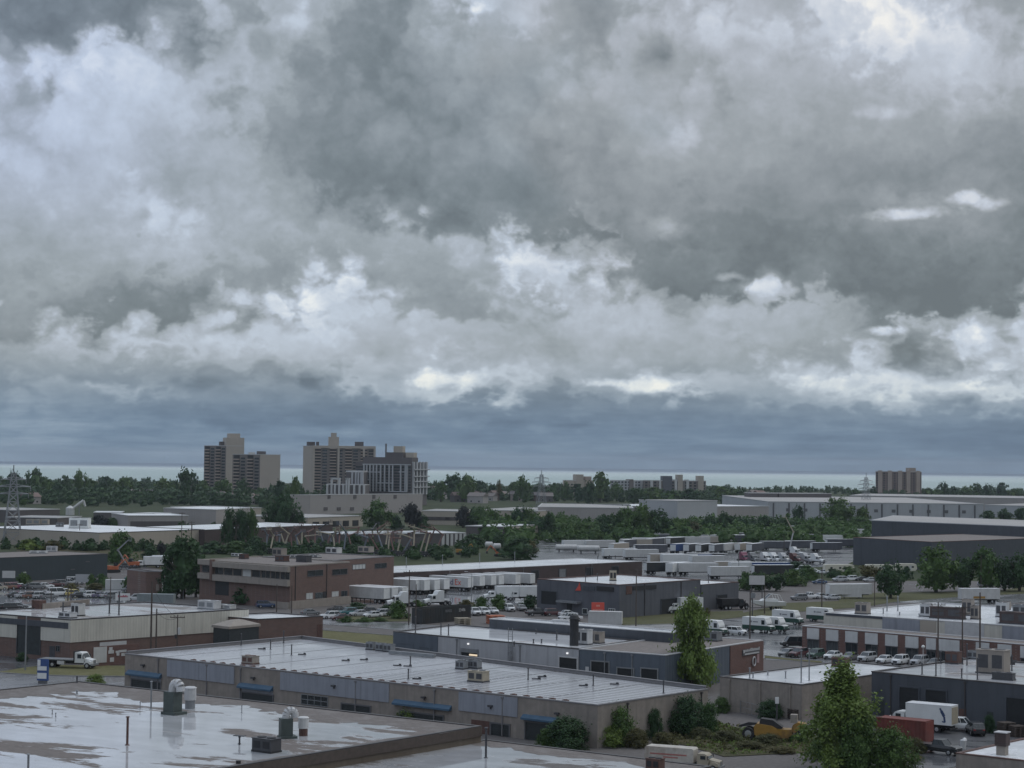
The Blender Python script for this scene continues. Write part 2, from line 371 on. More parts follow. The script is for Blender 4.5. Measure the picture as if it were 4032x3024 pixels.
M = dict(
    tan_block=pmat('tan_block', (0.245, 0.215, 0.188), 0.85, 0.13, 1.2, 0.55, 0.2, dirt=(0.17, 0.15, 0.135), dirt_amt=0.4),
    cream_metal=ribbed_mat('cream_metal', (0.50, 0.48, 0.42), 0.6, 0.5, 0.06),
    grey_metal=ribbed_mat('grey_metal', (0.25, 0.265, 0.30), 0.4, 0.45, 0.06),
    white_wall=ribbed_mat('white_wall', (0.36, 0.365, 0.38), 0.5, 0.5, 0.06),
    charcoal=ribbed_mat('charcoal', (0.055, 0.062, 0.075), 0.5, 0.5, 0.1),
    slate=ribbed_mat('slate', (0.085, 0.09, 0.105), 0.5, 0.55, 0.1),
    blue_grey=ribbed_mat('blue_grey', (0.085, 0.105, 0.13), 0.5, 0.55, 0.08),
    brown_block=pmat('brown_block', (0.12, 0.095, 0.07), 0.85, 0.15, 0.8, 0.4),
    brick=brick_mat('brick', (0.155, 0.092, 0.075), (0.118, 0.075, 0.064), (0.17, 0.14, 0.12)),
    red_brick=brick_mat('red_brick', (0.15, 0.075, 0.06), (0.115, 0.062, 0.052), (0.17, 0.13, 0.115)),
    dark_brick=brick_mat('dark_brick', (0.07, 0.045, 0.042), (0.055, 0.04, 0.038), (0.08, 0.065, 0.06)),
    beige_band=pmat('beige_band', (0.26, 0.23, 0.20), 0.8, 0.08, 0.8, 0.35),
    far_wall=pmat('far_wall', (0.31, 0.29, 0.28), 0.85, 0.06, 0.05, 0.2),
    far_grey=pmat('far_grey', (0.36, 0.37, 0.385), 0.8, 0.05, 0.05, 0.2),
    far_tan=pmat('far_tan', (0.36, 0.32, 0.27), 0.85, 0.06, 0.05, 0.2),
    far_dark=pmat('far_dark', (0.10, 0.09, 0.09), 0.85, 0.06, 0.05, 0.2),
    concrete=pmat('concrete', (0.36, 0.35, 0.33), 0.85, 0.1, 0.5, 0.3),
    tower_beige=pmat('tower_beige', (0.38, 0.335, 0.29), 0.85, 0.05, 0.1, 0.15),
    tower_brown=pmat('tower_brown', (0.16, 0.14, 0.13), 0.8, 0.1, 0.2),
    tower_tan=pmat('tower_tan', (0.33, 0.27, 0.23), 0.85, 0.08, 0.1, 0.15),
    coping_dark=pmat('coping_dark', (0.05, 0.045, 0.045), 0.45, 0.1),
    coping_grey=pmat('coping_grey', (0.17, 0.165, 0.17), 0.5, 0.1),
    coping_light=pmat('coping_light', (0.45, 0.45, 0.45), 0.45, 0.1),
    glass=pmat('glass', (0.018, 0.026, 0.03), 0.08, 0.3, 0.3, spec=0.7),
    pale_blind=pmat('pale_blind', (0.45, 0.46, 0.45), 0.7, 0.1, 0.6),
    shade_black=pmat('shade_black', (0.010, 0.012, 0.014), 0.6, 0.3),  # near-black colour painting the shade inside openings
    door_dark=pmat('door_dark', (0.022, 0.028, 0.03), 0.5, 0.3),
    door_white=pmat('door_white', (0.5, 0.51, 0.5), 0.5, 0.05, 0.8, 0.2),
    awning_blue=pmat('awning_blue', (0.04, 0.09, 0.145), 0.6, 0.15, 1.0, 0.2),
    frame=pmat('frame', (0.10, 0.10, 0.105), 0.4, 0.1),
    white_paint=pmat('white_paint', (0.62, 0.63, 0.62), 0.35, 0.05, 0.6, 0.15),
    white_dirty=pmat('white_dirty', (0.48, 0.48, 0.47), 0.5, 0.1, 0.6, 0.3),
    steel=pmat('steel', (0.22, 0.23, 0.24), 0.4, 0.15, metal=0.3),
    dark_steel=pmat('dark_steel', (0.05, 0.05, 0.055), 0.5, 0.2),
    green_unit=pmat('green_unit', (0.05, 0.065, 0.06), 0.5, 0.2),
    rust=pmat('rust', (0.09, 0.045, 0.035), 0.7, 0.25),
    wood=pmat('wood', (0.075, 0.058, 0.048), 0.85, 0.2, 2.0, 0.3),
    tyre=pmat('tyre', (0.012, 0.012, 0.013), 0.8, 0.1),
    rim=pmat('rim', (0.4, 0.41, 0.42), 0.3, 0.05, metal=0.6),
    chassis=pmat('chassis', (0.02, 0.02, 0.022), 0.7, 0.2),
    lamp_glass=pmat('lamp_glass', (0.6, 0.6, 0.58), 0.2, 0.05),
    red_lamp=pmat('red_lamp', (0.3, 0.02, 0.02), 0.3, 0.05),
    red_sign=pmat('red_sign', (0.55, 0.075, 0.05), 0.5, 0.05),
    red_box=pmat('red_box', (0.15, 0.034, 0.025), 0.7, 0.2, 1.0, 0.4, dirt=(0.10, 0.04, 0.03), dirt_amt=0.5),
    blue_sign=pmat('blue_sign', (0.03, 0.07, 0.2), 0.5, 0.1),
    yellow_plant=pmat('yellow_plant', (0.31, 0.17, 0.03), 0.5, 0.15, 1.0, 0.2, dirt=(0.08, 0.05, 0.03), dirt_amt=0.6),
    orange=pmat('orange', (0.42, 0.12, 0.05), 0.5, 0.15),
    teal=pmat('teal', (0.02, 0.13, 0.15), 0.5, 0.1),
    dark_green=pmat('dark_green', (0.012, 0.05, 0.035), 0.35, 0.1),
    purple=pmat('purple', (0.06, 0.03, 0.11), 0.5, 0.1),
    beige_boom=pmat('beige_boom', (0.33, 0.29, 0.22), 0.6, 0.1),
    blue_boom=pmat('blue_boom', (0.13, 0.15, 0.18), 0.6, 0.1),
    red_boom=pmat('red_boom', (0.16, 0.085, 0.075), 0.6, 0.1),
    bark=pmat('bark', (0.06, 0.05, 0.04), 0.9, 0.25, 2.0),
    leaf_mid=leaf_mat('leaf_mid', (0.034, 0.072, 0.022), (0.095, 0.165, 0.045)),
    leaf_dark=leaf_mat('leaf_dark', (0.018, 0.046, 0.020), (0.055, 0.11, 0.042)),
    leaf_light=leaf_mat('leaf_light', (0.07, 0.115, 0.025), (0.185, 0.26, 0.07)),
    leaf_olive=leaf_mat('leaf_olive', (0.055, 0.055, 0.022), (0.13, 0.125, 0.05)),
    leaf_purple=leaf_mat('leaf_purple', (0.018, 0.02, 0.022), (0.04, 0.045, 0.045)),
    grass=grass_mat('grass', (0.11, 0.105, 0.045), (0.16, 0.15, 0.075)),
    verge=grass_mat('verge', (0.075, 0.08, 0.036), (0.115, 0.11, 0.058)),
    scrub=grass_mat('scrub', (0.05, 0.055, 0.025), (0.11, 0.09, 0.05), 0.3),
    far_green=grass_mat('far_green', (0.03, 0.045, 0.02), (0.06, 0.07, 0.03), 0.02),
)
# wet flat roofs
M['roof_gravel'] = wet_mat('roof_gravel', (0.14, 0.12, 0.108), (0.47, 0.48, 0.495), 0.525, 0.058, 0.85, 0.03, (1, 2.3, 1), rot=rad(30), edge=0.022)
M['roof_gravel_b'] = wet_mat('roof_gravel_b', (0.12, 0.108, 0.10), (0.40, 0.41, 0.425), 0.53, 0.08, 0.85, 0.03, (1, 1.8, 1), rot=rad(25), edge=0.03)
M['roof_grey'] = wet_mat('roof_grey', (0.37, 0.375, 0.395), (0.45, 0.455, 0.475), 0.5, 0.06, 0.32, 0.10, edge=0.2, seam=1.7, seam_axis=rad(35), ripple=0.0)
M['roof_white'] = wet_mat('roof_white', (0.66, 0.67, 0.68), (0.74, 0.75, 0.77), 0.55, 0.07, 0.32, 0.06, edge=0.12, dark=(0.62, 0.63, 0.65))
M['roof_white_b'] = wet_mat('roof_white_b', (0.70, 0.71, 0.72), (0.78, 0.79, 0.80), 0.5, 0.05, 0.28, 0.08, edge=0.15, seam=5.0, seam_axis=rad(-55))
M['roof_brown'] = wet_mat('roof_brown', (0.17, 0.148, 0.135), (0.3, 0.3, 0.31), 0.30, 0.06, 0.85, 0.1, (1, 2.5, 1), rot=rad(30), edge=0.03)
M['roof_patchy'] = wet_mat('roof_patchy', (0.20, 0.185, 0.175), (0.58, 0.585, 0.60), 0.56, 0.06, 0.8, 0.05, (1, 2.4, 1), rot=rad(20), edge=0.04)
M['roof_patch_white'] = wet_mat('roof_patch_white', (0.24, 0.215, 0.20), (0.74, 0.75, 0.77), 0.60, 0.05, 0.8, 0.05, (1, 2.6, 1), rot=rad(25), edge=0.035)
M['trailer_roof'] = pmat('trailer_roof', (0.74, 0.75, 0.76), 0.25, 0.06, 0.4)
M['gravel_roof'] = pmat('gravel_roof', (0.135, 0.118, 0.108), 0.9, 0.25, 2.5, 0, 0.5, dirt=(0.2, 0.185, 0.175), dirt_amt=0.6)
M['roof_far'] = pmat('roof_far', (0.72, 0.73, 0.73), 0.3, 0.1, 0.05)
M['roof_far_dull'] = pmat('roof_far_dull', (0.30, 0.285, 0.27), 0.5, 0.12, 0.05)
M['asphalt'] = wet_mat('asphalt', (0.075, 0.075, 0.08), (0.085, 0.088, 0.095), 0.5, 0.05, 0.42, 0.10, (1, 2.2, 1), rot=rad(20), edge=0.12)
M['lot'] = wet_mat('lot', (0.15, 0.15, 0.155), (0.30, 0.31, 0.325), 0.68, 0.05, 0.34, 0.04, (1, 2.0, 1), rot=rad(15), edge=0.10)
M['road'] = wet_mat('road', (0.20, 0.20, 0.207), (0.21, 0.213, 0.22), 0.5, 0.04, 0.30, 0.10, (1, 2.0, 1), rot=rad(-40), edge=0.15)
M['gravel'] = wet_mat('gravel', (0.105, 0.095, 0.09), (0.10, 0.10, 0.105), 0.36, 0.12, 0.9, 0.12, edge=0.05)
M['pavement'] = wet_mat('pavement', (0.22, 0.215, 0.21), (0.22, 0.22, 0.225), 0.45, 0.2, 0.5, 0.2, edge=0.1)

# ------------------------------------------------------------------ mesh builder
class MB:
    def __init__(s): s.v = []; s.f = []; s.m = []
    def add(s, vs, fs, m=0):
        b = len(s.v); s.v += [tuple(p) for p in vs]
        for f in fs: s.f.append([i + b for i in f]); s.m.append(m)
        return s
    def box(s, c, d, rz=0.0, m=0, ry=0.0):
        R = Matrix.Rotation(rz, 3, 'Z') @ Matrix.Rotation(ry, 3, 'Y')
        c = Vector(c)
        vs = [c + R @ Vector((sx * d[0] / 2, sy * d[1] / 2, sz * d[2] / 2)) for sz in (-1, 1) for sy in (-1, 1) for sx in (-1, 1)]
        return s.add(vs, [(0, 2, 3, 1), (4, 5, 7, 6), (0, 1, 5, 4), (2, 6, 7, 3), (0, 4, 6, 2), (1, 3, 7, 5)], m)
    def bx(s, x0, x1, y0, y1, z0, z1, m=0):
        return s.box(((x0 + x1) / 2, (y0 + y1) / 2, (z0 + z1) / 2), (x1 - x0, y1 - y0, z1 - z0), 0, m)
    def prism(s, pts, z0, z1, m=0, bottom=True, top=True):
        n = len(pts)
        vs = [(p[0], p[1], z0) for p in pts] + [(p[0], p[1], z1) for p in pts]
        fs = [(i, (i + 1) % n, n + (i + 1) % n, n + i) for i in range(n)]
        if top: fs.append(tuple(range(n, 2 * n)))
        if bottom: fs.append(tuple(reversed(range(n))))
        return s.add(vs, fs, m)
    def side(s, pts, y0, y1, m=0):
        """profile in x-z extruded along y"""
        n = len(pts)
        vs = [(p[0], y0, p[1]) for p in pts] + [(p[0], y1, p[1]) for p in pts]
        fs = [(i, n + i, n + (i + 1) % n, (i + 1) % n) for i in range(n)] + [tuple(range(n)), tuple(reversed(range(n, 2 * n)))]
        return s.add(vs, fs, m)
    def loft(s, rings, m=0, cap=True):
        n = len(rings[0]); vs = [p for r in rings for p in r]; fs = []
        for a in range(len(rings) - 1):
            for i in range(n):
                j = (i + 1) % n
                fs.append((a * n + i, a * n + j, (a + 1) * n + j, (a + 1) * n + i))
        if cap: fs += [tuple(reversed(range(n))), tuple(range((len(rings) - 1) * n, len(rings) * n))]
        return s.add(vs, fs, m)
    def tube(s, p, q, r0, r1=None, n=8, m=0):
        p = Vector(p); q = Vector(q); r1 = r0 if r1 is None else r1
        d = (q - p).normalized()
        a = d.cross(Vector((0, 0, 1)) if abs(d.z) < 0.9 else Vector((1, 0, 0))).normalized(); b = d.cross(a)
        ring = lambda c, r: [c + (a * math.cos(2 * PI * i / n) + b * math.sin(2 * PI * i / n)) * r for i in range(n)]
        return s.loft([ring(p, r0), ring(q, r1)], m)
    def quad(s, a, b, c, d, m=0): return s.add([a, b, c, d], [(0, 1, 2, 3)], m)
    def build(s, name, mats, parent=None, origin=None, smooth=False):
        me = bpy.data.meshes.new(name)
        vs = s.v if origin is None else [(x - origin[0], y - origin[1], z - origin[2]) for x, y, z in s.v]
        me.from_pydata(vs, [], s.f)
        if not isinstance(mats, (list, tuple)): mats = [mats]
        for mt in mats: me.materials.append(M[mt] if isinstance(mt, str) else mt)
        me.polygons.foreach_set('material_index', s.m)
        if smooth: me.polygons.foreach_set('use_smooth', [True] * len(s.f))
        import bmesh
        bm = bmesh.new(); bm.from_mesh(me); bmesh.ops.recalc_face_normals(bm, faces=bm.faces); bm.to_mesh(me); bm.free()
        o = bpy.data.objects.new(name, me); COL.objects.link(o)
        if parent is not None: o.parent = parent
        return o

def tag(o, label=None, cat=None, group=None, kind=None):
    if label: o['label'] = label
    if cat: o['category'] = cat
    if group: o['group'] = group
    if kind: o['kind'] = kind
    return o
def thing(name, label, cat, loc=(0, 0, 0), rz=0.0, group=None):
    o = bpy.data.objects.new(name, None); COL.objects.link(o)
    o.empty_display_size = 0.2
    o.location = loc; o.rotation_euler = (0, 0, rz)
    return tag(o, label, cat, group)
def dup(root, loc, rz, label=None, group=None, mats=None, scale=None):
    """copy of a thing with copies of its parts and sub-parts"""
    def cp(o, par):
        c = o.copy(); COL.objects.link(c)
        if par is not None: c.parent = par
        for ch in o.children: cp(ch, c)
        return c
    r = cp(root, None); r.location = loc; r.rotation_euler = (0, 0, rz)
    if scale: r.scale = scale
    if label: r['label'] = label
    if group: r['group'] = group
    return r
def repaint(root, part, mt):
    for ch in root.children:
        if ch.name.split('.')[0] == part and ch.type == 'MESH':
            ch.material_slots[0].link = 'OBJECT'
            ch.material_slots[0].material = M[mt] if isinstance(mt, str) else mt

# ------------------------------------------------------------------ buildings
class Bld:
    """flat-roofed building raised from its roof outline; parts hang under one Empty"""
    def __init__(s, name, label, cat, pts, z, wall, roof, cop, parapet=0.3, cop_h=0.18, group=None, wall_t=0.35, over=0.06):
        s.pts = [Vector((p[0], p[1])) for p in pts]; s.z = z
        c = sum(s.pts, Vector((0, 0))) / len(pts); s.c = c
        area = sum(a.x * b.y - b.x * a.y for a, b in zip(s.pts, s.pts[1:] + s.pts[:1]))
        ccw = s.pts if area > 0 else list(reversed(s.pts))
        s.ccw = ccw
        s.root = thing(name, label, cat, (c.x, c.y, 0), 0, group); s.o = Vector((c.x, c.y, 0))
        inner = s.inset(ccw, wall_t)
        n = len(ccw)
        w = MB(); zt = z - cop_h
        vs = [(p.x, p.y, 0) for p in ccw] + [(p.x, p.y, zt) for p in ccw] + [(p.x, p.y, zt) for p in inner] + [(p.x, p.y, z - parapet - 0.1) for p in inner]
        fs = []
        for i in range(n):
            j = (i + 1) % n
            fs += [(i, j, n + j, n + i), (n + i, n + j, 2 * n + j, 2 * n + i), (2 * n + i, 2 * n + j, 3 * n + j, 3 * n + i)]
        w.add(vs, fs); w.build('wall', wall, s.root, s.o)
        rf = MB(); ri = s.inset(ccw, wall_t - 0.02)
        rf.prism([(p.x, p.y) for p in ri], z - parapet - 0.15, z - parapet)
        s.roof = rf.build('roof', roof, s.root, s.o)
        s.rz = z - parapet
        cp = MB(); oo = s.inset(ccw, -over); ii = s.inset(ccw, wall_t + over)
        vs = [(p.x, p.y, zt + 0.004) for p in oo] + [(p.x, p.y, z) for p in oo] + [(p.x, p.y, z) for p in ii] + [(p.x, p.y, zt + 0.004) for p in ii]
        fs = []
        for i in range(n):
            j = (i + 1) % n
            for a in range(4):
                b = (a + 1) % 4
                fs.append((a * n + i, a * n + j, b * n + j, b * n + i))
        cp.add(vs, fs); cp.build('coping', cop, s.root, s.o)
    def inset(s, pts, d):
        n = len(pts); out = []
        for i in range(n):
            p0, p1, p2 = pts[i - 1], pts[i], pts[(i + 1) % n]
            a = (p1 - p0).normalized(); b = (p2 - p1).normalized()
            na = Vector((-a.y, a.x)); nb = Vector((-b.y, b.x))
            k = na + nb
            k = k / max(0.2, k.dot(na)) if k.length > 1e-6 else na
            out.append(p1 + k * d)
        return out
    def edge(s, i):
        a, b = s.pts[i], s.pts[(i + 1) % len(s.pts)]
        d = (b - a).normalized(); nrm = Vector((d.y, -d.x))
        if nrm.dot((a + b) / 2 - s.c) < 0: nrm = -nrm
        return a, d, nrm, (b - a).length
    def hit(s, i, k, x, y):
        """photograph point -> (metres along the wall, height)"""
        a, d, nrm, L = s.edge(i); r = ray(k, x, y)
        den = r.x * nrm.x + r.y * nrm.y
        t = (a.x * nrm.x + a.y * nrm.y) / den
        return (Vector((r.x * t, r.y * t)) - a).dot(d), EYE + r.z * t
    def slab(s, mb, i, s0, s1, z0, z1, p0, p1, m=0):
        """box standing p0..p1 proud of wall i"""
        a, d, nrm, L = s.edge(i)
        q = [a + d * s0 + nrm * p0, a + d * s1 + nrm * p0, a + d * s1 + nrm * p1, a + d * s0 + nrm * p1]
        mb.prism([(v.x, v.y) for v in q], z0, z1, m)
    def rect(s, i, k, x0, yt, yb, x1):
        s0, z1 = s.hit(i, k, x0, yt); _, z0 = s.hit(i, k, x0, yb); s1, _ = s.hit(i, k, x1, yt)
        if s0 > s1: s0, s1 = s1, s0
        return s0, s1, max(z0, 0.02), z1
    def panel(s, name, i, r, mat, proud=0.06):
        mb = MB(); s.slab(mb, i, r[0], r[1], r[2], r[3], 0.0, proud); return mb.build(name, mat, s.root, s.o)
    def win(s, i, r, n=1, pane='glass', fr='frame', name='window', rows=1, t=0.09):
        f = MB(); s0, s1, z0, z1 = r
        for a, b, c, d in ((s0, s1, z0, z0 + t), (s0, s1, z1 - t, z1), (s0, s0 + t, z0 + t, z1 - t), (s1 - t, s1, z0 + t, z1 - t)):
            s.slab(f, i, a, b, c, d, 0.0, 0.1)
        for q in range(1, n):
            x = s0 + (s1 - s0) * q / n; s.slab(f, i, x - t / 2, x + t / 2, z0 + t, z1 - t, 0.0, 0.095)
        for q in range(1, rows):
            zz = z0 + (z1 - z0) * q / rows; s.slab(f, i, s0 + t, s1 - t, zz - t / 2, zz + t / 2, 0.0, 0.09)
        w = f.build(name, fr, s.root, s.o)
        p = MB(); s.slab(p, i, s0 + 0.01, s1 - 0.01, z0 + 0.01, z1 - 0.01, 0.0, 0.04); p.build('pane', pane, w, s.o - s.o + s.o)
        return w
    def bay(s, i, r, mat='shade_black', fr='frame', name='door_or_dark_bay'):
        """doorway: leaf, or near-black panel painting the shade inside an open bay, with frame and rails"""
        f = MB(); s0, s1, z0, z1 = r; t = 0.2
        s.slab(f, i, s0 - t, s0, z0, z1 + t, 0.0, 0.14); s.slab(f, i, s1, s1 + t, z0, z1 + t, 0.0, 0.14); s.slab(f, i, s0, s1, z1, z1 + t, 0.0, 0.14)
        g = MB(); s.slab(g, i, s0, s1, z0, z1, 0.0, 0.03)
        for q in range(1, 5):
            zz = z0 + (z1 - z0) * q / 5; s.slab(g, i, s0 + 0.02, s1 - 0.02, zz - 0.03, zz + 0.03, 0.0, 0.06)
        o = g.build(name, mat, s.root, s.o); f.build('door_frame', fr, o, s.o); return o
    def awning(s, i, r, mat='awning_blue', out=0.6):
        a, d, nrm, L = s.edge(i); mb = MB(); s0, s1, z0, z1 = r
        P = lambda x, p, z: (*(a + d * x + nrm * p), z)
        mb.add([P(s0, 0, z1), P(s1, 0, z1), P(s1, out, z0 + 0.25), P(s0, out, z0 + 0.25), P(s0, out, z0), P(s1, out, z0), P(s0, 0.01, z0 + 0.05), P(s1, 0.01, z0 + 0.05)],
               [(0, 1, 2, 3), (3, 2, 5, 4), (4, 5, 7, 6), (0, 3, 4, 6), (1, 7, 5, 2), (0, 6, 7, 1)])
        return mb.build('awning', mat, s.root, s.o)
    def fit(s, name, mb, mat, smooth=False): return mb.build(name, mat, s.root, s.o, smooth)
    def margin(s, i, width, mat='gravel_roof', seed=1, z=0.012, step=0.8):
        """strip of dry gravel with a ragged inner edge along roof side i"""
        a, d, nrm, L = s.edge(i); n = int(L / step); vs = []; fs = []
        for q in range(n + 1):
            x = L * q / n; k = width * (0.65 + 0.55 * mnoise.fractal(Vector((x * .07, seed * 7.1, 0)), 1.0, 2.0, 4) + .25 * mnoise.noise(Vector((x * .6, seed, 3))))
            o_ = a + d * x - nrm * 0.4; e_ = a + d * x - nrm * max(0.9, k); vs += [(o_.x, o_.y, s.rz + z), (e_.x, e_.y, s.rz + z)]
        fs = [(2 * q, 2 * q + 2, 2 * q + 3, 2 * q + 1) for q in range(n)]
        mb = MB(); mb.add(vs, fs); return mb.build('gravel_margin', mat, s.root, s.o)
    # roof fittings, standing on the roof under a photograph point
    def top(s, k, x, y): return on(k, x, y, s.rz)
    def pipe(s, k, x, y, h=0.8, r=0.08, mat='dark_steel', cap=True):
        p = s.top(k, x, y); mb = MB(); mb.tube(p, p + Vector((0, 0, h)), r, n=8)
        if cap: mb.tube(p + Vector((0, 0, h)), p + Vector((0, 0, h + 0.1)), r * 1.9, r * 1.3, 8)
        mb.tube(p, p + Vector((0, 0, 0.1)), r * 2.2, r * 1.3, 8)
        return s.fit('vent_pipe', mb, mat, False)
    def hvac(s, k, x, y, d=(1.6, 1.1, 0.9), rz=0.0, mat='white_dirty', grille='dark_steel'):
        p = s.top(k, x, y); mb = MB()
        R = Matrix.Rotation(rz, 3, 'Z')
        mb.box(p + Vector((0, 0, 0.1)), (d[0] * 1.05, d[1] * 1.05, 0.2), rz, 1)
        mb.box(p + Vector((0, 0, 0.2 + d[2] / 2)), (d[0], d[1], d[2]), rz, 0)
        for sx in (-0.25, 0.25):
            q = p + R @ Vector((sx * d[0], -d[1] / 2, 0)) + Vector((0, 0, 0.2 + d[2] * 0.5)); mb.box(q, (d[0] * 0.36, 0.04, d[2] * 0.6), rz, 1)
            q = p + R @ Vector((sx * d[0], 0, 0)) + Vector((0, 0, 0.2 + d[2])); mb.tube(q, q + Vector((0, 0, 0.12)), d[1] * 0.3, n=10, m=1)
        mb.box(p + Vector((0, 0, 0.2 + d[2] + 0.02)), (d[0] * 1.06, d[1] * 1.06, 0.05), rz, 0)
        return s.fit('rooftop_unit', mb, [mat, grille])

# ------------------------------------------------------------------ ground, lake, roads (each sheet 4 mm over the one below)
U = Vector((math.cos(rad(-35)), math.sin(rad(-35)), 0))      # street grid: one axis runs off to the near right,
V = Vector((math.cos(rad(55)), math.sin(rad(55)), 0))        # the other to the far right
def sheet(name, pts, z, mat, kind='structure'):
    mb = MB(); n = len(pts)
    mb.add([(p[0], p[1], z) for p in pts], [tuple(range(n))])
    o = mb.build(name, mat)
    if o.data.polygons[0].normal.z < 0: o.data.flip_normals()
    return tag(o, kind=kind)
def gpoly(k, pts): return [on(k, x, y) for x, y in pts]
sheet('ground', [(-5000, -300), (5000, -300), (5000, 2900), (-5000, 2900)], 0.0, 'gravel')
sheet('terrain', [(-5000, 800), (-150, 640), (60, 600), (300, 640), (500, 760), (5000, 760), (5000, 2895), (-5000, 2895)], 0.004, 'far_green')
def lake_mat():
    m = bpy.data.materials.new('lake'); m.use_nodes = True
    w = NT(m.node_tree)
    g = w.node('ShaderNodeNewGeometry')
    s = w.node('ShaderNodeSeparateXYZ', ins={0: g.outputs['Position']})
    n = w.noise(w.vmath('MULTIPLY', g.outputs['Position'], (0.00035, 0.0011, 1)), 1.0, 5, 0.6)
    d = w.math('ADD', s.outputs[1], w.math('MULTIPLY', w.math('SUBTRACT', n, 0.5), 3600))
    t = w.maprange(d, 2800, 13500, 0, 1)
    c = w.ramp(t, [(0.0, (0.30, 0.37, 0.35)), (0.2, (0.36, 0.44, 0.42)), (0.36, (0.47, 0.54, 0.52)), (0.46, (0.40, 0.46, 0.48)), (0.56, (0.14, 0.19, 0.25)), (1.0, (0.055, 0.09, 0.15))])  # far dark stops paint a cloud shadow into the water colour
    b = w.node('ShaderNodeBsdfPrincipled', ins={'Base Color': c, 'Roughness': 0.55, 'Specular IOR Level': 0.25})
    nb = w.noise(w.vmath('MULTIPLY', g.outputs['Position'], (0.02, 0.05, 1)), 1.0, 3, 0.6)
    bn = w.node('ShaderNodeBump', ins={'Strength': 0.6, 'Distance': 2.0, 'Height': nb})
    w.l.new(bn.outputs[0], b.inputs['Normal'])
    w.node('ShaderNodeOutputMaterial', ins={0: b.outputs[0]})
    return m
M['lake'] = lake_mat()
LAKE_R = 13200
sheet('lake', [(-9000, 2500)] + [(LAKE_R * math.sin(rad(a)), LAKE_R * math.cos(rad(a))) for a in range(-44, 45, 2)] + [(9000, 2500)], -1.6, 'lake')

sheet('parking_lot', gpoly('q', [(-300, 430), (700, 435), (1500, 400), (2050, 470), (2100, 600), (1500, 690), (-300, 690)]), 0.008, 'lot')
sheet('street', [on('f', 1150, 940), on('f', 1150, 940) + U * 260, on('f', 1150, 940) + U * 260 - V * 15, on('f', 1150, 940) - U * 0 - V * 15], 0.044, 'road')
sheet('truck_yard', gpoly('r', [(500, 420), (700, 120), (1560, 90), (2300, 60), (2400, 420), (1900, 430), (1300, 410)]), 0.012, 'lot')
sheet('storage_yard', gpoly('p', [(-1400, 130), (900, 95), (2300, 10), (2300, 160), (1900, 380), (1250, 420), (800, 560), (-300, 520), (-1400, 300)]), 0.016, 'asphalt')
sheet('driveway', gpoly('j', [(-200, 300), (60, 340), (700, 362), (1200, 372), (1300, 470), (700, 440), (-200, 520)]), 0.020, 'road')
sheet('forecourt', gpoly('e', [(-100, 1430), (450, 1430), (1400, 1560), (1400, 1600), (1080, 1640), (250, 1660), (-100, 1660)]), 0.024, 'asphalt')
sheet('truck_court', gpoly('h', [(600, 1000), (880, 880), (1600, 880), (2000, 980), (2050, 1180), (1400, 1190)]), 0.028, 'asphalt')
sheet('car_park', gpoly('i', [(-200, 1000), (150, 1080), (1500, 1190), (2400, 1260), (2400, 1330), (1000, 1290), (-200, 1230)]), 0.032, 'asphalt')
sheet('yard', gpoly('n', [(600, 860), (2300, 1000), (2300, 1200), (1400, 1400), (800, 1450), (500, 1000)]), 0.036, 'asphalt')
sheet('boulevard', gpoly('i', [(600, 690), (1500, 640), (2400, 600), (2400, 680), (1900, 720), (1300, 700)]), 0.040, 'road')
sheet('lane', gpoly('h', [(80, 945), (640, 920), (640, 1000), (80, 1000)]), 0.048, 'pavement')
VZ = [0.048]
def verge(pts, k, m='grass', z=0.0, nm='grass_verge'): VZ[0] += .004; sheet(nm, gpoly(k, pts), VZ[0], m)
verge([(-80, 335), (220, 285), (420, 262), (1095, 270), (1095, 362), (700, 360), (300, 350), (0, 330)], 'j')
verge([(1400, 1085), (2090, 1137), (2090, 1250), (1900, 1230), (1400, 1165)], 'f')
verge([(90, 870), (300, 850), (640, 815), (1290, 800), (1300, 860), (700, 925), (100, 945)], 'h', 'verge')
verge([(-450, 800), (0, 700), (480, 680), (800, 690), (1000, 690), (700, 740), (330, 765), (0, 790), (-300, 860)], 'i', 'verge', 0.020)
verge([(480, 610), (1150, 600), (1900, 590), (2300, 540), (2300, 610), (1650, 640), (1000, 690), (480, 690)], 'i', 'verge', 0.022)
verge([(1590, 955), (2250, 940), (2250, 1000), (1590, 1010)], 'f', 'verge', 0.020)
verge([(1010, 350), (1300, 385), (1560, 405), (1560, 420), (1010, 372)], 'm', 'grass', 0.020)
verge([(100, 1060), (560, 1000), (860, 1080), (1500, 1130), (2100, 1150), (2100, 1250), (1400, 1290), (620, 1330), (100, 1180)], 'm', 'scrub', 0.016, 'scrub_ground')
verge([(150, 300), (1200, 330), (1650, 350), (2000, 340), (2000, 480), (1750, 560), (1100, 420), (200, 400)], 'e', 'scrub', 0.016, 'scrub_ground')

# ------------------------------------------------------------------ near buildings
def quad3(k1, k2, k3, z):
    """roof outline from three corners (edge 0 = k1-k2, edge 1 = k2-k3); the fourth completes it"""
    a, b, c = (on(*q, z) for q in (k1, k2, k3))
    return [a, b, c, a + c - b]
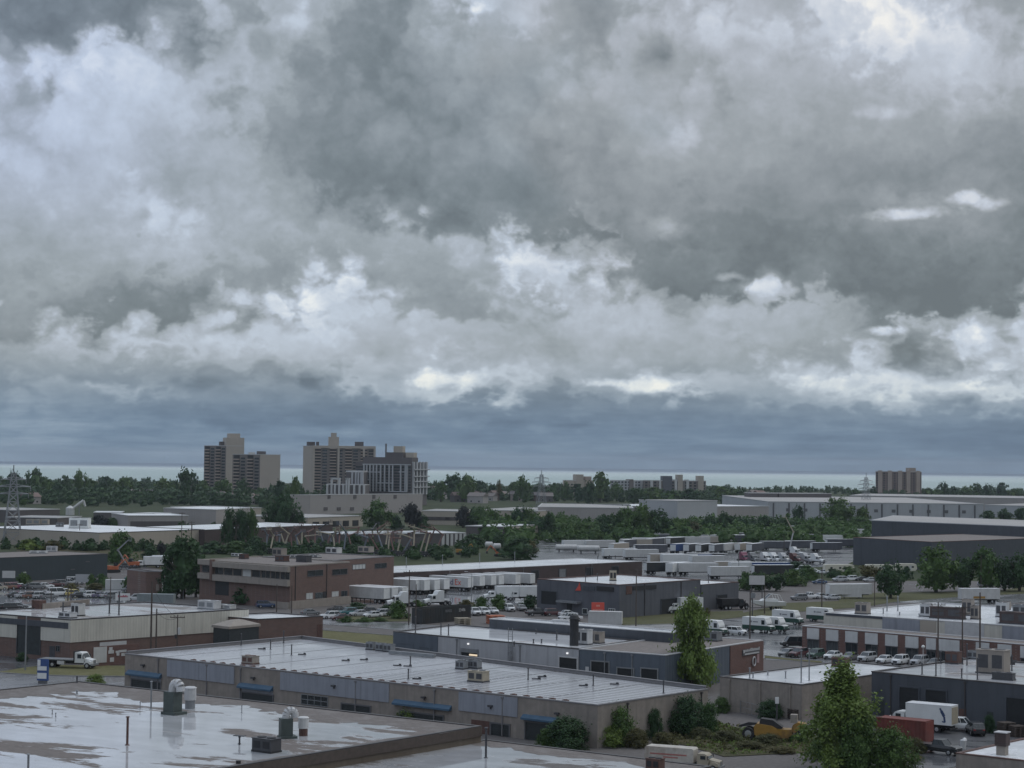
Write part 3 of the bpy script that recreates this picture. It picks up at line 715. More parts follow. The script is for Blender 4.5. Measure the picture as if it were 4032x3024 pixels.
# foreground roof with rain water
zB1 = 6.0
a, b = on('j', 690, 400, zB1), on('k', 2200, 923, zB1)
vd = (b - on('k', 420, 1213, zB1)).normalized()
ud = (b - a).normalized()
B1 = Bld('workshop_building', 'nearest low building with large puddles on its brown gravel roof', 'building', [a, b, b - vd * 62, a - vd * 62], zB1, 'brown_block', 'roof_gravel', 'coping_dark', 0.12, 0.1)
B1.margin(0, 9.5, seed=2); B1.margin(3, 10, seed=5, z=0.018); B1.margin(1, 1.6, seed=4, z=0.024)
mb = MB(); B1.slab(mb, 1, 0, 62, zB1 - 1.15, zB1 - 0.12, 0.06, 0.16); B1.slab(mb, 0, 0, (b - a).length, zB1 - 1.0, zB1 - 0.12, 0.06, 0.16); B1.fit('fascia', mb, 'wood')
for x, y, h, r, mt in ((670, 420, 0.9, 0.11, 'dark_steel'), (670, 520, 0.5, 0.1, 'steel'), (1315, 650, 3.3, 0.10, 'steel'), (1108, 960, 2.9, 0.13, 'rust'), (245, 1190, 1.6, 0.11, 'steel'), (485, 715, 0.4, 0.05, 'steel'), (455, 690, 0.4, 0.05, 'steel'), (2085, 950, 0.7, 0.09, 'dark_steel'), (1220, 640, 0.7, 0.05, 'steel'), (2105, 680, 0.8, 0.05, 'steel')):
    B1.pipe('j', x, y, h, r, mt)
def swan(bd, k, x, y, s=1.0, rz=0.0):
    """extract fan: green cabinet, swan-neck duct and pale motor housing"""
    p = bd.top(k, x, y); R = Matrix.Rotation(rz, 3, 'Z'); W = lambda *q: p + R @ Vector(q) * s
    mb = MB()
    mb.box(W(0, 0, 0.1), (1.5 * s, 1.3 * s, 0.2 * s), rz, 0)
    mb.box(W(-0.15, 0, 0.95), (1.05 * s, 0.95 * s, 1.5 * s), rz, 0)
    pts = [W(-0.15, 0, 1.7)] + [W(0.25 - 0.4 * math.cos(t), 0, 1.95 + 0.42 * math.sin(t)) for t in (0, 0.5, 1.0, 1.6, 2.2, 2.7)] + [W(0.66, 0, 1.75)]
    for q, t in zip(pts, pts[1:]): mb.tube(q, t, 0.34 * s, n=10, m=1)
    return bd.fit('extract_fan', mb, ['green_unit', 'coping_light'])
def drum(bd, k, x, y, s=1.0, mat='coping_light', low='steel'):
    p = bd.top(k, x, y); mb = MB()
    mb.tube(p, p + Vector((0, 0, 0.7 * s)), 0.42 * s, n=12, m=1); mb.tube(p + Vector((0, 0, 0.7 * s)), p + Vector((0, 0, 1.7 * s)), 0.5 * s, n=12, m=0)
    mb.tube(p + Vector((0, 0, 1.7 * s)), p + Vector((0, 0, 1.8 * s)), 0.56 * s, 0.4 * s, 12, 0)
    return bd.fit('exhaust_drum', mb, [mat, low])
swan(B1, 'j', 1515, 690, 1.55, rad(-35)); drum(B1, 'j', 1655, 640, 1.45)
swan(B1, 'k', 512, 1030, 1.25, rad(20)); drum(B1, 'k', 650, 1010, 1.15, 'white_dirty', 'rust')
B1.hvac('k', 330, 1150, (2.6, 1.6, 1.2), rad(-35), 'dark_steel', 'chassis')
p = B1.top('k', 95, 1090); mb = MB(); mb.tube(p, p + Vector((0, 0, 0.9)), 0.09); mb.box(p + Vector((0, 0, 0.95)), (1.3, 0.5, 0.08), rad(-20)); B1.fit('vent_cowl', mb, 'dark_steel')
p = B1.top('k', 85, 1255); mb = MB(); mb.tube(p, p + Vector((0, 0, 0.3)), 0.25); B1.fit('roof_drain', mb, 'chassis')

zB0 = 4.2
e0, f0 = on('l', 246, 1040, zB0), on('l', 2212, 1273, zB0)
B0 = Bld('low_annex', 'low building with a wet puddled roof beside the brown timber fascia', 'building', [e0, f0, f0 - vd * 40, e0 - vd * 40], zB0, 'brown_block', 'roof_gravel_b', 'coping_dark', 0.1, 0.1)
B0.margin(0, 6.5, seed=9)
B0.pipe('l', 250, 1205, 3.2, 0.12, 'dark_steel'); B0.hvac('l', 1725, 1310, (1.6, 1.2, 1.0), rad(-35), 'rust', 'chassis')

# long unit building with alternating tan bays and grey panels
zB2 = 5.5
B2 = Bld('unit_building', 'long single-storey tan building with grey wall panels and blue awnings', 'building', [on('j', 1090, 160, zB2), on('l', 1225, 740, zB2), on('l', 2185, 600, zB2), on('k', 640, 155, zB2)], zB2, 'tan_block', 'roof_grey', 'coping_grey', 0.22, 0.16)
for k, x0, yt, yb, x1 in (('j', 1460, 210, 360, 2045), ('k', 455, 450, 610, 1402), ('l', 18, 622, 790, 530)):
    r = B2.rect(0, k, x0, yt, yb, x1); B2.panel('wall_panel', 0, (r[0], r[1], r[2], zB2 - 0.25), 'grey_metal', 0.12)
for k, x0, yt, yb, x1 in (('j', 1115, 302, 345, 1410), ('k', 95, 545, 590, 390), ('k', 1445, 690, 735, 1945), ('l', 575, 820, 865, 885), ('j', 2090, 408, 440, 2280)):
    if k != 'j' or x0 < 2000: B2.awning(0, B2.rect(0, k, x0, yt, yb, x1))
for k, x0, yt, yb, x1 in (('j', 1150, 385, 470, 1400), ('k', 120, 632, 720, 388), ('k', 990, 732, 800, 1235), ('l', 300, 903, 1010, 455), ('k', 1500, 800, 900, 1870), ('l', 600, 890, 1060, 860)):
    B2.bay(0, B2.rect(0, k, x0, yt, yb, x1), 'door_dark')
B2.win(0, B2.rect(0, 'k', 635, 645, 735, 868), 4, 'glass', 'steel', rows=2)
B2.panel('door', 0, B2.rect(0, 'l', 125, 868, 990, 282), 'rust', 0.05)
B2.panel('shutter', 0, B2.rect(0, 'j', 1140, 345, 385, 1405), 'grey_metal', 0.05); B2.panel('shutter', 0, B2.rect(0, 'k', 118, 592, 630, 388), 'grey_metal', 0.05)
for k, x, y in (('j', 1255, 262), ('k', 225, 505), ('k', 925, 575), ('k', 1710, 675), ('l', 300, 750), ('l', 880, 815)):
    s0, z0 = B2.hit(0, k, x, y); mb = MB(); B2.slab(mb, 0, s0 - 0.3, s0 + 0.3, z0 - 0.12, z0 + 0.12, 0.1, 0.55); B2.slab(mb, 0, s0 - 0.06, s0 + 0.06, z0 - 0.4, z0, 0.1, 0.25); B2.fit('wall_lamp', mb, 'dark_steel')
B2.hvac('k', 190, 385, (2.2, 1.5, 1.0), rad(-35), 'beige_band', 'rust'); B2.hvac('l', 185, 540, (2.6, 1.6, 1.3), rad(-35), 'beige_boom', 'dark_steel')
for k, x, y, h in (('k', 365, 260, 1.6), ('k', 548, 310, 1.6), ('k', 1583, 410, 1.5), ('l', 1185, 575, 1.5), ('l', 1797, 640, 1.6), ('k', 480, 205, 2.0), ('l', 618, 525, 1.6), ('k', 1565, 520, 1.4), ('k', 110, 225, 1.9)):
    B2.pipe(k, x, y, h, 0.09, 'dark_steel')
for k, x, y in (('k', 290, 258), ('k', 640, 305), ('k', 1020, 358), ('k', 1180, 352), ('k', 1470, 402), ('k', 1560, 408), ('k', 1640, 518), ('l', 1100, 577), ('l', 1370, 565), ('l', 740, 500), ('l', 690, 520)):
    p = B2.top(k, x, y); mb = MB(); mb.box(p + Vector((0, 0, 0.08)), (1.3, 0.12, 0.16), rad(-12)); mb.box(p + Vector((0.4, 0, 0.16)), (0.3, 0.3, 0.32), rad(20)); B2.fit('conduit', mb, 'dark_steel')
for i in (2, 3):
    mb = MB(); L = B2.edge(i)[3]; B2.slab(mb, i, 0.3, L - 0.3, zB2 + 0.002, zB2 + 0.26, -0.32, 0.03); B2.slab(mb, i, 0.25, L - 0.25, zB2 + 0.262, zB2 + 0.34, -0.4, 0.08); B2.fit('parapet', mb, 'coping_grey')
a0, d0, n0, L0 = B2.edge(0); a2 = B2.pts[2] - B2.pts[1]; mb = MB()
for q in range(3, int(L0 / 2.3), 4):
    p = a0 + d0 * q * 2.3 - n0 * 0.8; f = q * 2.3 / L0; far = (a0 + (B2.pts[3] - B2.pts[0]) * .985).lerp(B2.pts[1] + a2 * .985, f); dv = Vector((far.x - p.x, far.y - p.y)); mb.box(((p.x + far.x) / 2, (p.y + far.y) / 2, B2.rz + .012), (dv.length, .07, .02), math.atan2(dv.y, dv.x))
for f in [q / 16 for q in range(1, 16)]:
    s0 = L0 * .52; p = a0 + d0 * s0 + (a2 * f); e_ = a0 + d0 * (L0 - .8) + a2 * f; dv = e_ - p; mb.box(((p.x + e_.x) / 2, (p.y + e_.y) / 2, B2.rz + .008), (dv.length, .09, .02), math.atan2(dv.y, dv.x))
B2.fit('membrane_seam', mb, 'coping_dark')
# timber sleepers along the front parapet and paired condensers along the back one
for q in range(34):
    a0, d0, n0, L0 = B2.edge(0); s0 = L0 * (0.16 + q * 0.0235); p = a0 + d0 * s0 - n0 * 1.0; mb = MB()
    mb.box((p.x, p.y, B2.rz + 0.12), (0.8, 0.5, 0.24), rad(-35)); mb.box((p.x, p.y, B2.rz + 0.26), (0.3, 0.8, 0.08), rad(-20)); B2.fit('gutter_block', mb, 'rust')
for k, x, y in (('k', 1245, 262), ('k', 1330, 272), ('k', 1400, 280), ('k', 2090, 420), ('k', 2150, 425), ('l', 40, 430), ('l', 110, 415)):
    B2.hvac(k, x, y, (1.5, 1.2, 1.0), rad(-35), 'steel', 'dark_steel')
p = B2.top('k', 1600, 318); mb = MB(); mb.box(p + Vector((0, 0, 0.35)), (9, 0.6, 0.5), rad(-35)); B2.fit('duct', mb, 'steel')

# white-fronted garage with dark extension behind it
zB3 = 6.0
FL, FR = on('g', 110, 985, zB3), on('l', 1060, 250, zB3)
BR3 = on('l', 1540, 178, zB3)
B3 = Bld('white_garage', 'garage building with a long pale front wall and puddled white roof', 'building', [FL, FR, FR + (BR3 - FR) * 1.05, FL + (BR3 - FR) * 1.05], zB3, 'white_wall', 'roof_patch_white', 'coping_dark', 0.2, 0.18)
B3.panel('wall_panel', 0, (0.0, B3.hit(0, 'k', 1825, 160)[0], 0.0, zB3 - 0.22), 'blue_grey', 0.08)
B3.bay(0, B3.rect(0, 'k', 1478, 205, 350, 1605), 'door_white', 'blue_grey'); B3.bay(0, B3.rect(0, 'k', 1668, 240, 390, 1762), 'door_white', 'blue_grey')
B3.bay(0, B3.rect(0, 'l', 40, 255, 470, 180), 'shade_black', 'steel'); B3.bay(0, B3.rect(0, 'l', 893, 325, 560, 1046), 'shade_black', 'coping_light')
r = B3.rect(0, 'l', 110, 298, 312, 180); B3.panel('lit_tube', 0, (r[0], r[1], r[2], r[2] + 0.28), glow_mat('lit_tube', (1.0, 0.82, 0.6), 0.8), 0.16)
B3.panel('shutter_box', 0, B3.rect(0, 'l', 40, 245, 280, 180), 'steel', 0.2)
M['lamp_glow'] = glow_mat('lamp_glow', (0.95, 0.97, 1.0), 1.0)
for x, y in ((100, 210), (963, 292)):
    s0, z0 = B3.hit(0, 'l', x, y); mb = MB(); B3.slab(mb, 0, s0 - 0.13, s0 + 0.13, z0 - 0.12, z0 + 0.12, 0.0, 0.25); B3.fit('wall_lamp', mb, 'lamp_glow')
p = B3.hit(0, 'l', 475, 300)[0]; mb = MB()
for q in (-0.45, 0.45): B3.slab(mb, 0, p + q - 0.04, p + q + 0.04, 1.0, zB3 + 2.4, 0.35, 0.43)
for q in range(16): B3.slab(mb, 0, p - 0.45, p + 0.45, 1.2 + q * 0.44, 1.25 + q * 0.44, 0.36, 0.42)
for q in range(7): B3.slab(mb, 0, p - 0.55, p + 0.55, 2.2 + q * 0.5, 2.24 + q * 0.5, 0.42, 0.9 if q % 2 else 0.5)
B3.fit('ladder', mb, 'steel')
for k, x, y, h in (('g', 522, 1015, 1.9), ('g', 588, 1022, 1.9), ('g', 300, 1000, 2.8), ('l', 868, 180, 1.2), ('l', 665, 205, 0.6), ('l', 735, 205, 0.6), ('g', 1160, 1120, 0.8), ('g', 1350, 1010, 0.8), ('g', 1530, 1040, 1.3)):
    B3.pipe(k, x, y, h, 0.1, 'dark_steel')
B3.hvac('l', 1100, 215, (2.6, 1.6, 2.3), rad(-35), 'coping_light', 'dark_steel'); B3.hvac('l', 1215, 205, (2.2, 1.6, 1.7), rad(-35), 'beige_band', 'dark_steel')
p = B3.top('l', 1018, 225); mb = MB(); mb.tube(p, p + Vector((0, 0, 4.4)), 0.75, n=14); mb.tube(p + Vector((0, 0, 4.4)), p + Vector((0, 0, 5.0)), 0.95, 0.6, 14); B3.fit('chimney', mb, 'chassis')
p = B3.top('g', 1570, 985); mb = MB(); mb.box(p + Vector((0, 0, 1.3)), (3.2, 1.4, 1.5), rad(-20)); mb.box(p + Vector((1.3, 0, 0.5)), (0.3, 1.0, 1.0)); mb.box(p + Vector((-1.3, 0, 0.5)), (0.3, 1.0, 1.0)); B3.fit('air_handler', mb, 'coping_light')

DR, MR = on('l', 1812, 305, zB3), on('m', 990, 195, zB3)
B3x = Bld('dark_garage', 'dark blue-grey garage with three open bays and a brown gravel roof', 'building', [FR + U * 0.12, DR, MR, FR + U * 0.12 + (MR - DR)], zB3, 'blue_grey', 'roof_brown', 'coping_light', 0.15, 0.16)
B3x.bay(0, B3x.rect(0, 'l', 1172, 362, 520, 1322), 'shade_black', 'steel'); B3x.bay(0, B3x.rect(0, 'l', 1398, 420, 560, 1535), 'shade_black', 'steel'); B3x.bay(0, B3x.rect(0, 'l', 1606, 425, 575, 1745), 'shade_black', 'steel')
B3x.panel('notice', 0, B3x.rect(0, 'l', 1118, 408, 458, 1148), 'coping_light', 0.05)
r = B3x.rect(1, 'm', 672, 262, 520, 990); B3x.panel('brick_end', 1, (r[0], B3x.edge(1)[3] + 0.1, 0.0, zB3 - 0.2), 'red_brick', 0.14)
r = B3x.rect(1, 'm', 785, 292, 350, 950); sg = B3x.panel('sign_board', 1, r, 'frame', 0.3)
mb = MB(); s0, s1, z0, z1 = r; rnd = random.Random(4)
B3x.slab(mb, 1, s0 + 0.1, s0 + 0.6, z0 + 0.45, z1 - 0.05, 0.31, 0.36); B3x.slab(mb, 1, s0 + 0.6, s1 - 0.5, z0 + 0.1, z0 + 0.32, 0.31, 0.36)
x = s0 + 0.7
while x < s1 - 0.3:
    B3x.slab(mb, 1, x, x + 0.22, z0 + 0.62, z0 + 0.9 + rnd.random() * 0.25, 0.31, 0.36); x += 0.34
mb.build('sign_lettering', 'coping_light', sg, B3x.o)
s0, z0 = B3x.hit(1, 'm', 893, 402); mb = MB(); a0, d0, n0, _ = B3x.edge(1); c0 = Vector((*(a0 + d0 * s0 + n0 * 0.3), z0))
for q in range(14):
    t0, t1 = q * 2 * PI / 14, (q + 1) * 2 * PI / 14
    W = lambda t: c0 + Vector((d0.x, d0.y, 0)) * math.cos(t) * 0.55 + Vector((0, 0, 1)) * math.sin(t) * 0.75
    mb.tube(W(t0), W(t1), 0.13, n=6)
B3x.fit('ring_emblem', mb, 'coping_light')
s0, z0 = B3x.hit(1, 'm', 935, 370); mb = MB(); B3x.slab(mb, 1, s0 - 0.35, s0 + 0.35, z0 - 0.8, z0 + 0.7, 0.14, 0.25); B3x.fit('side_sign', mb, pmat('pink_sign', (0.33, 0.22, 0.22), 0.6))
B3x.hvac('m', 510, 205, (2.6, 1.8, 1.4), rad(-35), 'steel', 'dark_steel')
# taller black rear block
zB3b = 7.6
A3, C3 = on('g', 945, 874, zB3b), on('l', 1880, 112, zB3b)
B3b = Bld('black_rear_block', 'low black block behind the puddled white garage roof', 'building', [A3, C3, C3 + V * 5, A3 + V * 5], zB3b, 'charcoal', 'roof_white', 'coping_light', 0.15, 0.14)

# cream and brick factory
zB4 = 7.5
c4 = on('e', 770, 1102, zB4); r4 = on('f', 680, 875, zB4)
l4 = c4 + (on('e', 0, 1042, zB4) - c4) * 1.5
vv = (r4 - c4).normalized()
B4 = Bld('cream_factory', 'cream-panelled factory with brick base and wet flat roof', 'building', [l4, c4, r4, r4 + (l4 - c4)], zB4, 'brick', 'roof_patchy', 'coping_dark', 0.2, 0.2)
_, zc = B4.hit(1, 'e', 770, 1355)
L4 = B4.edge(1)[3]; B4.panel('cladding', 1, (-0.12, L4 + 0.1, zc, zB4 - 0.22), 'cream_metal', 0.14)
for x0, x1 in ((-60, 192), (450, 768)):
    r = B4.rect(0, 'e', x0, 1140, 1320, x1); s1 = r[1] if x1 < 700 else B4.edge(0)[3] - 0.02
    B4.panel('cladding', 0, (r[0], s1, zc, zB4 - 0.22), 'cream_metal', 0.14)
r = B4.rect(0, 'e', 0, 1075, 1125, 752); B4.panel('cladding_strip', 0, (r[0] - 8, r[1], r[3] - 1.15, r[3] - 0.1), 'charcoal', 0.2)
B4.bay(0, B4.rect(0, 'e', 195, 1155, 1470, 443), 'teal' if False else 'door_dark', 'dark_steel')
B4.panel('door', 0, B4.rect(0, 'e', 540, 1390, 1540, 600), 'dark_steel', 0.06); B4.win(0, B4.rect(0, 'e', 610, 1385, 1450, 655), 2)
for k, x, y, h in (('q', 885, 740, 1.6), ('q', 1535, 770, 3.0), ('q', 1670, 790, 4.2)): B4.pipe(k, x, y, h, 0.14, 'dark_steel')
B4.hvac('q', 1095, 800, (2.0, 1.6, 2.0), rad(-35), 'white_dirty', 'chassis'); B4.hvac('q', 950, 830, (3.0, 1.6, 0.8), rad(-35), 'coping_light', 'dark_steel')
B4.hvac('f', 305, 880, (4.2, 2.0, 1.4), rad(-35), 'coping_light', 'steel'); B4.hvac('f', 470, 880, (3.5, 1.6, 0.6), rad(-35), 'white_dirty', 'steel')
for q in ((1060, 725), (850, 745)): 
    pass
p0, p1 = B4.top('q', 590, 705), B4.top('q', 1245, 640); mb = MB(); d0 = (p1 - p0); mb.box((p0 + p1) / 2 + Vector((0, 0, 0.5)), (d0.length, 0.5, 1.0), math.atan2(d0.y, d0.x)); B4.fit('divider_wall', mb, 'tan_block')
mb = MB(); mb.box(B4.top('q', 545, 700) + Vector((0, 0, 0.8)), (2.2, 1.6, 1.6), rad(-35)); B4.fit('roof_hatch', mb, 'rust')
zB4b = 6.2
a4, b4, d4 = on('f', 640, 958, zB4b), on('f', 1400, 940, zB4b), on('f', 690, 885, zB4b)
q4 = on('f', 1405, 945, zB4b)
B4b = Bld('brick_annex', 'plain brown brick annex with a white roof beside the cream factory', 'building', [on('f', 775, 976, zB4b), q4, q4 - U * 13, on('f', 775, 976, zB4b) - U * 13], zB4b, 'brick', 'roof_white', 'coping_dark', 0.2, 0.16)
B4b.panel('door', 0, B4b.rect(0, 'f', 1348, 1030, 1150, 1395), 'rust', 0.05)
pz = 5.5; q0, q1, q2 = on('f', 345, 1056, pz), on('f', 500, 1074, pz), on('f', 785, 1048, pz); q3 = q0 + q2 - q1
mb = MB(); mb.prism([(q.x, q.y) for q in (q0, q1, q2, q3)], 0.1, pz - .05); B4.fit('porch', mb, 'door_dark')
pc = (q0 + q2) / 2; ov = [pc + (q - pc) * 1.08 for q in (q0, q1, q2, q3)]; rg = [pc + (q - pc) * .30 for q in (q0, q1, q2, q3)]
mb = MB(); mb.loft([[(q.x, q.y, pz) for q in ov], [(q.x, q.y, pz + .45) for q in ov], [(q.x, q.y, pz + 1.3) for q in rg]]); B4.fit('porch_roof', mb, 'beige_band')
B4.panel('wall_poster', 1, B4.rect(1, 'e', 1085, 1355, 1540, 1375), 'white_dirty', 0.08)

# brick office
zB5 = 10.5
B5 = Bld('brick_office', 'two-storey brown brick office with beige bands around its upper windows', 'office', quad3(('f', 215, 398), ('f', 1090, 458), ('f', 1665, 420), zB5), zB5, 'brick', 'roof_brown', 'beige_band', 0.25, 0.3)
r1 = B5.rect(0, 'f', 360, 420, 470, 1088); r2 = B5.rect(0, 'f', 360, 545, 603, 1088); s1 = B5.edge(0)[3]
for r in (r1, r2): B5.panel('wall_band', 0, (r[0], s1, r[2], r[3]), 'beige_band', 0.9)
for yt, yb in ((395, 445), (525, 580)): B5.panel('wall_band', 0, B5.rect(0, 'f', 218, yt, yb, 338), 'beige_band', 0.9)
B5.panel('brick_fin', 0, B5.rect(0, 'f', 338, 400, 600, 360), 'brick', 1.0)
s = r1[0]; w0 = (s1 - r1[0])
for q in range(8): B5.win(0, (s + w0 * q / 8 + 0.1, s + w0 * (q + 1) / 8 - 0.1, r2[3] + 0.05, r1[2] - 0.05), 2 if q > 4 else 1, 'glass' if q in (1, 4, 6, 7) else 'pale_blind' if q == 3 else 'glass', 'beige_band')
B5.win(0, B5.rect(0, 'f', 240, 455, 520, 335), 2)
B5.panel('entrance', 0, B5.rect(0, 'f', 365, 608, 740, 495), 'shade_black', 0.05)
for x0, yt, yb, x1, pn in ((1255, 508, 568, 1405, 'glass'), (1495, 497, 553, 1640, 'glass'), (1242, 728, 785, 1305, 'pale_blind'), (1330, 722, 780, 1405, 'glass'), (1490, 712, 762, 1555, 'pale_blind'), (1580, 705, 760, 1640, 'glass')):
    B5.win(1, B5.rect(1, 'f', x0, yt, yb, x1), 2, pn, 'coping_light' if pn != 'glass' else 'frame')
B5.panel('door', 1, B5.rect(1, 'f', 1410, 710, 850, 1440), 'chassis', 0.08)
B5.panel('plinth', 1, (0.0, B5.edge(1)[3], 0.0, 1.9), 'beige_band', 0.5); B5.panel('plinth', 0, (s1 * 0.72, s1, 0.0, 1.6), 'beige_band', 0.4)
for x, y, d, mt in ((1010, 420, (3.0, 2, 1.2), 'rust'), (1220, 425, (3.4, 2, 1.4), 'dark_steel'), (985, 365, (3.2, 2.2, 1.8), 'beige_band'), (640, 395, (2, 1.6, 1.0), 'rust'), (570, 372, (2.5, 1.6, .6), 'white_paint'), (1150, 385, (3, 1.6, .5), 'white_dirty'), (1330, 382, (3, 1.6, .5), 'white_dirty')):
    B5.hvac('f', x, y, d, rad(-35), mt)
w5 = [on('f', 1500, 405, zB5), on('f', 2092, 366, zB5)]
B5w = Bld('office_wing', 'brown brick rear wing of the office standing above the depot roof', 'office', [w5[0], w5[1], w5[1] - U * 24, w5[0] - U * 24], zB5, 'brick', 'roof_brown', 'coping_grey', 0.25, 0.2)
B5w.win(0, B5w.rect(0, 'f', 1690, 450, 500, 1815), 4, 'pale_blind'); B5w.win(0, B5w.rect(0, 'f', 1905, 440, 490, 2020), 2, 'glass')
for x, y, mt in ((1510, 345, 'white_dirty'), (1820, 335, 'beige_band')): B5w.hvac('f', x, y, (4.0, 2.2, 1.5), rad(-35), mt)
zB5c = 6.5
B5c = Bld('brick_shed', 'small plain brown brick shed beside the big dark tree', 'shed', [on('e', 1588, 578, zB5c), on('e', 1765, 578, zB5c), on('e', 1765, 578, zB5c) - U * 10 + V * 3, on('e', 1588, 578, zB5c) - U * 10 + V * 3], zB5c, 'brick', 'roof_brown', 'coping_grey')
B5c.panel('door', 0, B5c.rect(0, 'e', 1700, 720, 790, 1730), 'beige_band', 0.05)

# freight depot
zB6 = 5.2
d0_, d1_ = on('f', 1690, 545, zB6), on('o', 1580, 476, zB6)
B6 = Bld('freight_depot', 'long low dark brick freight depot with a bright white roof', 'depot', [d0_, d1_, d1_ - U * 24, d0_ - U * 24], zB6, 'dark_brick', 'roof_white_b', 'coping_light', 0.12, 0.15)
for x, y in ((220, 432), (535, 410), (860, 395), (1165, 380), (1895, 345)): B6.pipe('g', x, y, 3.0, 0.09, 'steel')
for x, y in ((935, 440), (1020, 445), (1105, 425), (1190, 430)): B6.pipe('o', x, y + 10, 0.9, 0.12, 'dark_steel')
for q in range(9):
    L6 = B6.edge(0)[3]; s0 = L6 * (0.08 + q * 0.1); B6.bay(0, (s0, s0 + 3.0, 1.1, 3.9), 'shade_black' if q % 3 else 'steel', 'dark_steel', 'dock_door_or_dark_bay')

# grey metal shop with an orange emblem
zB7 = 7.8
B7 = Bld('grey_metal_shop', 'grey metal-clad workshop with an orange emblem and a white roof', 'building', quad3(('g', 1360, 528), ('h', 95, 545), ('h', 880, 495), zB7), zB7, 'slate', 'roof_white', 'rust', 0.2, 0.14)
B7.bay(0, B7.rect(0, 'g', 1400, 635, 745, 1530), 'shade_black', 'charcoal')
s0, z0 = B7.hit(0, 'g', 1720, 600); mb = MB(); a0, dd, nn, _ = B7.edge(0); W = lambda s_, z_: (*(a0 + dd * s_ + nn * 0.16), z_)
mb.add([W(s0 - 0.9, z0 - 0.9), W(s0 + 1.0, z0 - 0.8), W(s0 + 0.5, z0 + 1.2), W(s0 + 0.1, z0 + 0.3)], [(0, 1, 2, 3)]); B7.fit('emblem', mb, 'red_sign')
B7.panel('sign_board', 0, B7.rect(0, 'g', 1880, 592, 632, 2030), 'chassis', 0.15); B7.panel('sign_board', 0, B7.rect(0, 'g', 1765, 590, 628, 1865), 'charcoal', 0.15)
B7.panel('sign_board', 1, B7.rect(1, 'h', 222, 562, 602, 450), 'chassis', 0.15); B7.panel('emblem', 1, B7.rect(1, 'h', 160, 560, 640, 215), 'rust', 0.1)
B7.panel('porch_canopy', 0, B7.rect(0, 'g', 1560, 712, 730, 1745), 'steel', 1.5)
B7.panel('door', 0, B7.rect(0, 'g', 1620, 735, 850, 1665), 'shade_black', 0.05); B7.win(0, B7.rect(0, 'g', 1755, 785, 835, 1800), 1, 'glass', 'white_paint'); B7.win(0, B7.rect(0, 'g', 1985, 785, 830, 2040), 3, 'glass', 'white_paint')
B7.bay(1, B7.rect(1, 'h', 500, 690, 850, 840), 'shade_black', 'charcoal')
B7.hvac('o', 1155, 760, (1.6, 1.4, 2.2), 0, 'beige_boom', 'chassis')
for x, y, h in ((757, 775, 1.8), (1497, 790, 3.0), (930, 750, 1.5)): B7.pipe('o', x, y, h, 0.1, 'dark_steel')
zB7b = 6.4
a7, b7 = on('h', 888, 545, zB7b), on('h', 1250, 518, zB7b)
B7b = Bld('grey_metal_wing', 'lower grey metal wing at the end of the workshop, white roof', 'building', [a7, b7, b7 - U * 16, a7 - U * 16], zB7b, 'slate', 'roof_white_b', 'rust', 0.15, 0.12)
B7b.bay(0, B7b.rect(0, 'h', 1040, 650, 790, 1135), 'shade_black', 'charcoal'); B7b.pipe('h', 957, 530, 2.2, 0.1, 'dark_steel')

# white roofed brick showroom with piers
zB8 = 7.0
A8, C8 = on('i', 340, 787, zB8), on('i', 1385, 690, zB8)
e8 = on('i', 2212, 915, zB8); B8e = A8 + (e8 - A8) * 1.3
B8 = Bld('showroom_building', 'large pale-walled building with a wet white roof and brick lower front', 'building', [A8, B8e, B8e + (C8 - A8), C8], zB8, 'cream_metal', 'roof_white_b', 'coping_light', 0.2, 0.18)
for x0, x1, mt in ((890, 1240, 'grey_metal'), (1242, 1390, 'far_tan'), (1475, 1570, 'coping_light'), (1570, 1840, 'coping_light'), (2010, 2212, 'grey_metal')):
    r = B8.rect(0, 'i', x0, 860, 940, x1); B8.panel('wall_panel', 0, (r[0], r[1], 3.0, zB8 - 0.22), mt, 0.08)
B8.panel('cladding_strip', 0, (0.5, B8.hit(0, 'i', 890, 830)[0], zB8 - 0.5, zB8 - 0.05), 'charcoal', 0.12)
zL = 5.0
A8l = on('i', 140, 908, zL); e8l = on('i', 2212, 1082, zL); ul = (e8l - A8l); vl = (C8 - A8).normalized()
B8l = Bld('brick_showroom_front', 'row of red brick piers with white panels above parked cars', 'building', [A8l, A8l + ul * 1.3, A8l + ul * 1.3 + vl * 6.2, A8l + vl * 6.2], zL, 'red_brick', 'roof_brown', 'coping_light', 0.15, 0.14)
prs = [(188, 300, 935), (365, 480, 945), (545, 660, 962), (730, 848, 978), (918, 1035, 992), (1107, 1228, 1005), (1300, 1392, 1022), (1420, 1612, 1045), (1765, 1890, 1062), (1968, 2098, 1085), (2180, 2300, 1100)]
for x0, x1, yt in prs:
    r = B8l.rect(0, 'i', x0, yt, yt + 75, x1)
    B8l.panel('fascia_panel', 0, (r[0], r[1], 2.6, zL - 0.35), 'white_dirty', 0.16)
    B8l.win(0, (r[0] + 0.05, r[1] - 0.05, 0.6, 2.5), 2, 'glass', 'frame')
    B8l.panel('awning_bracket', 0, (r[0], r[1], 2.5, 2.6), 'frame', 0.5)
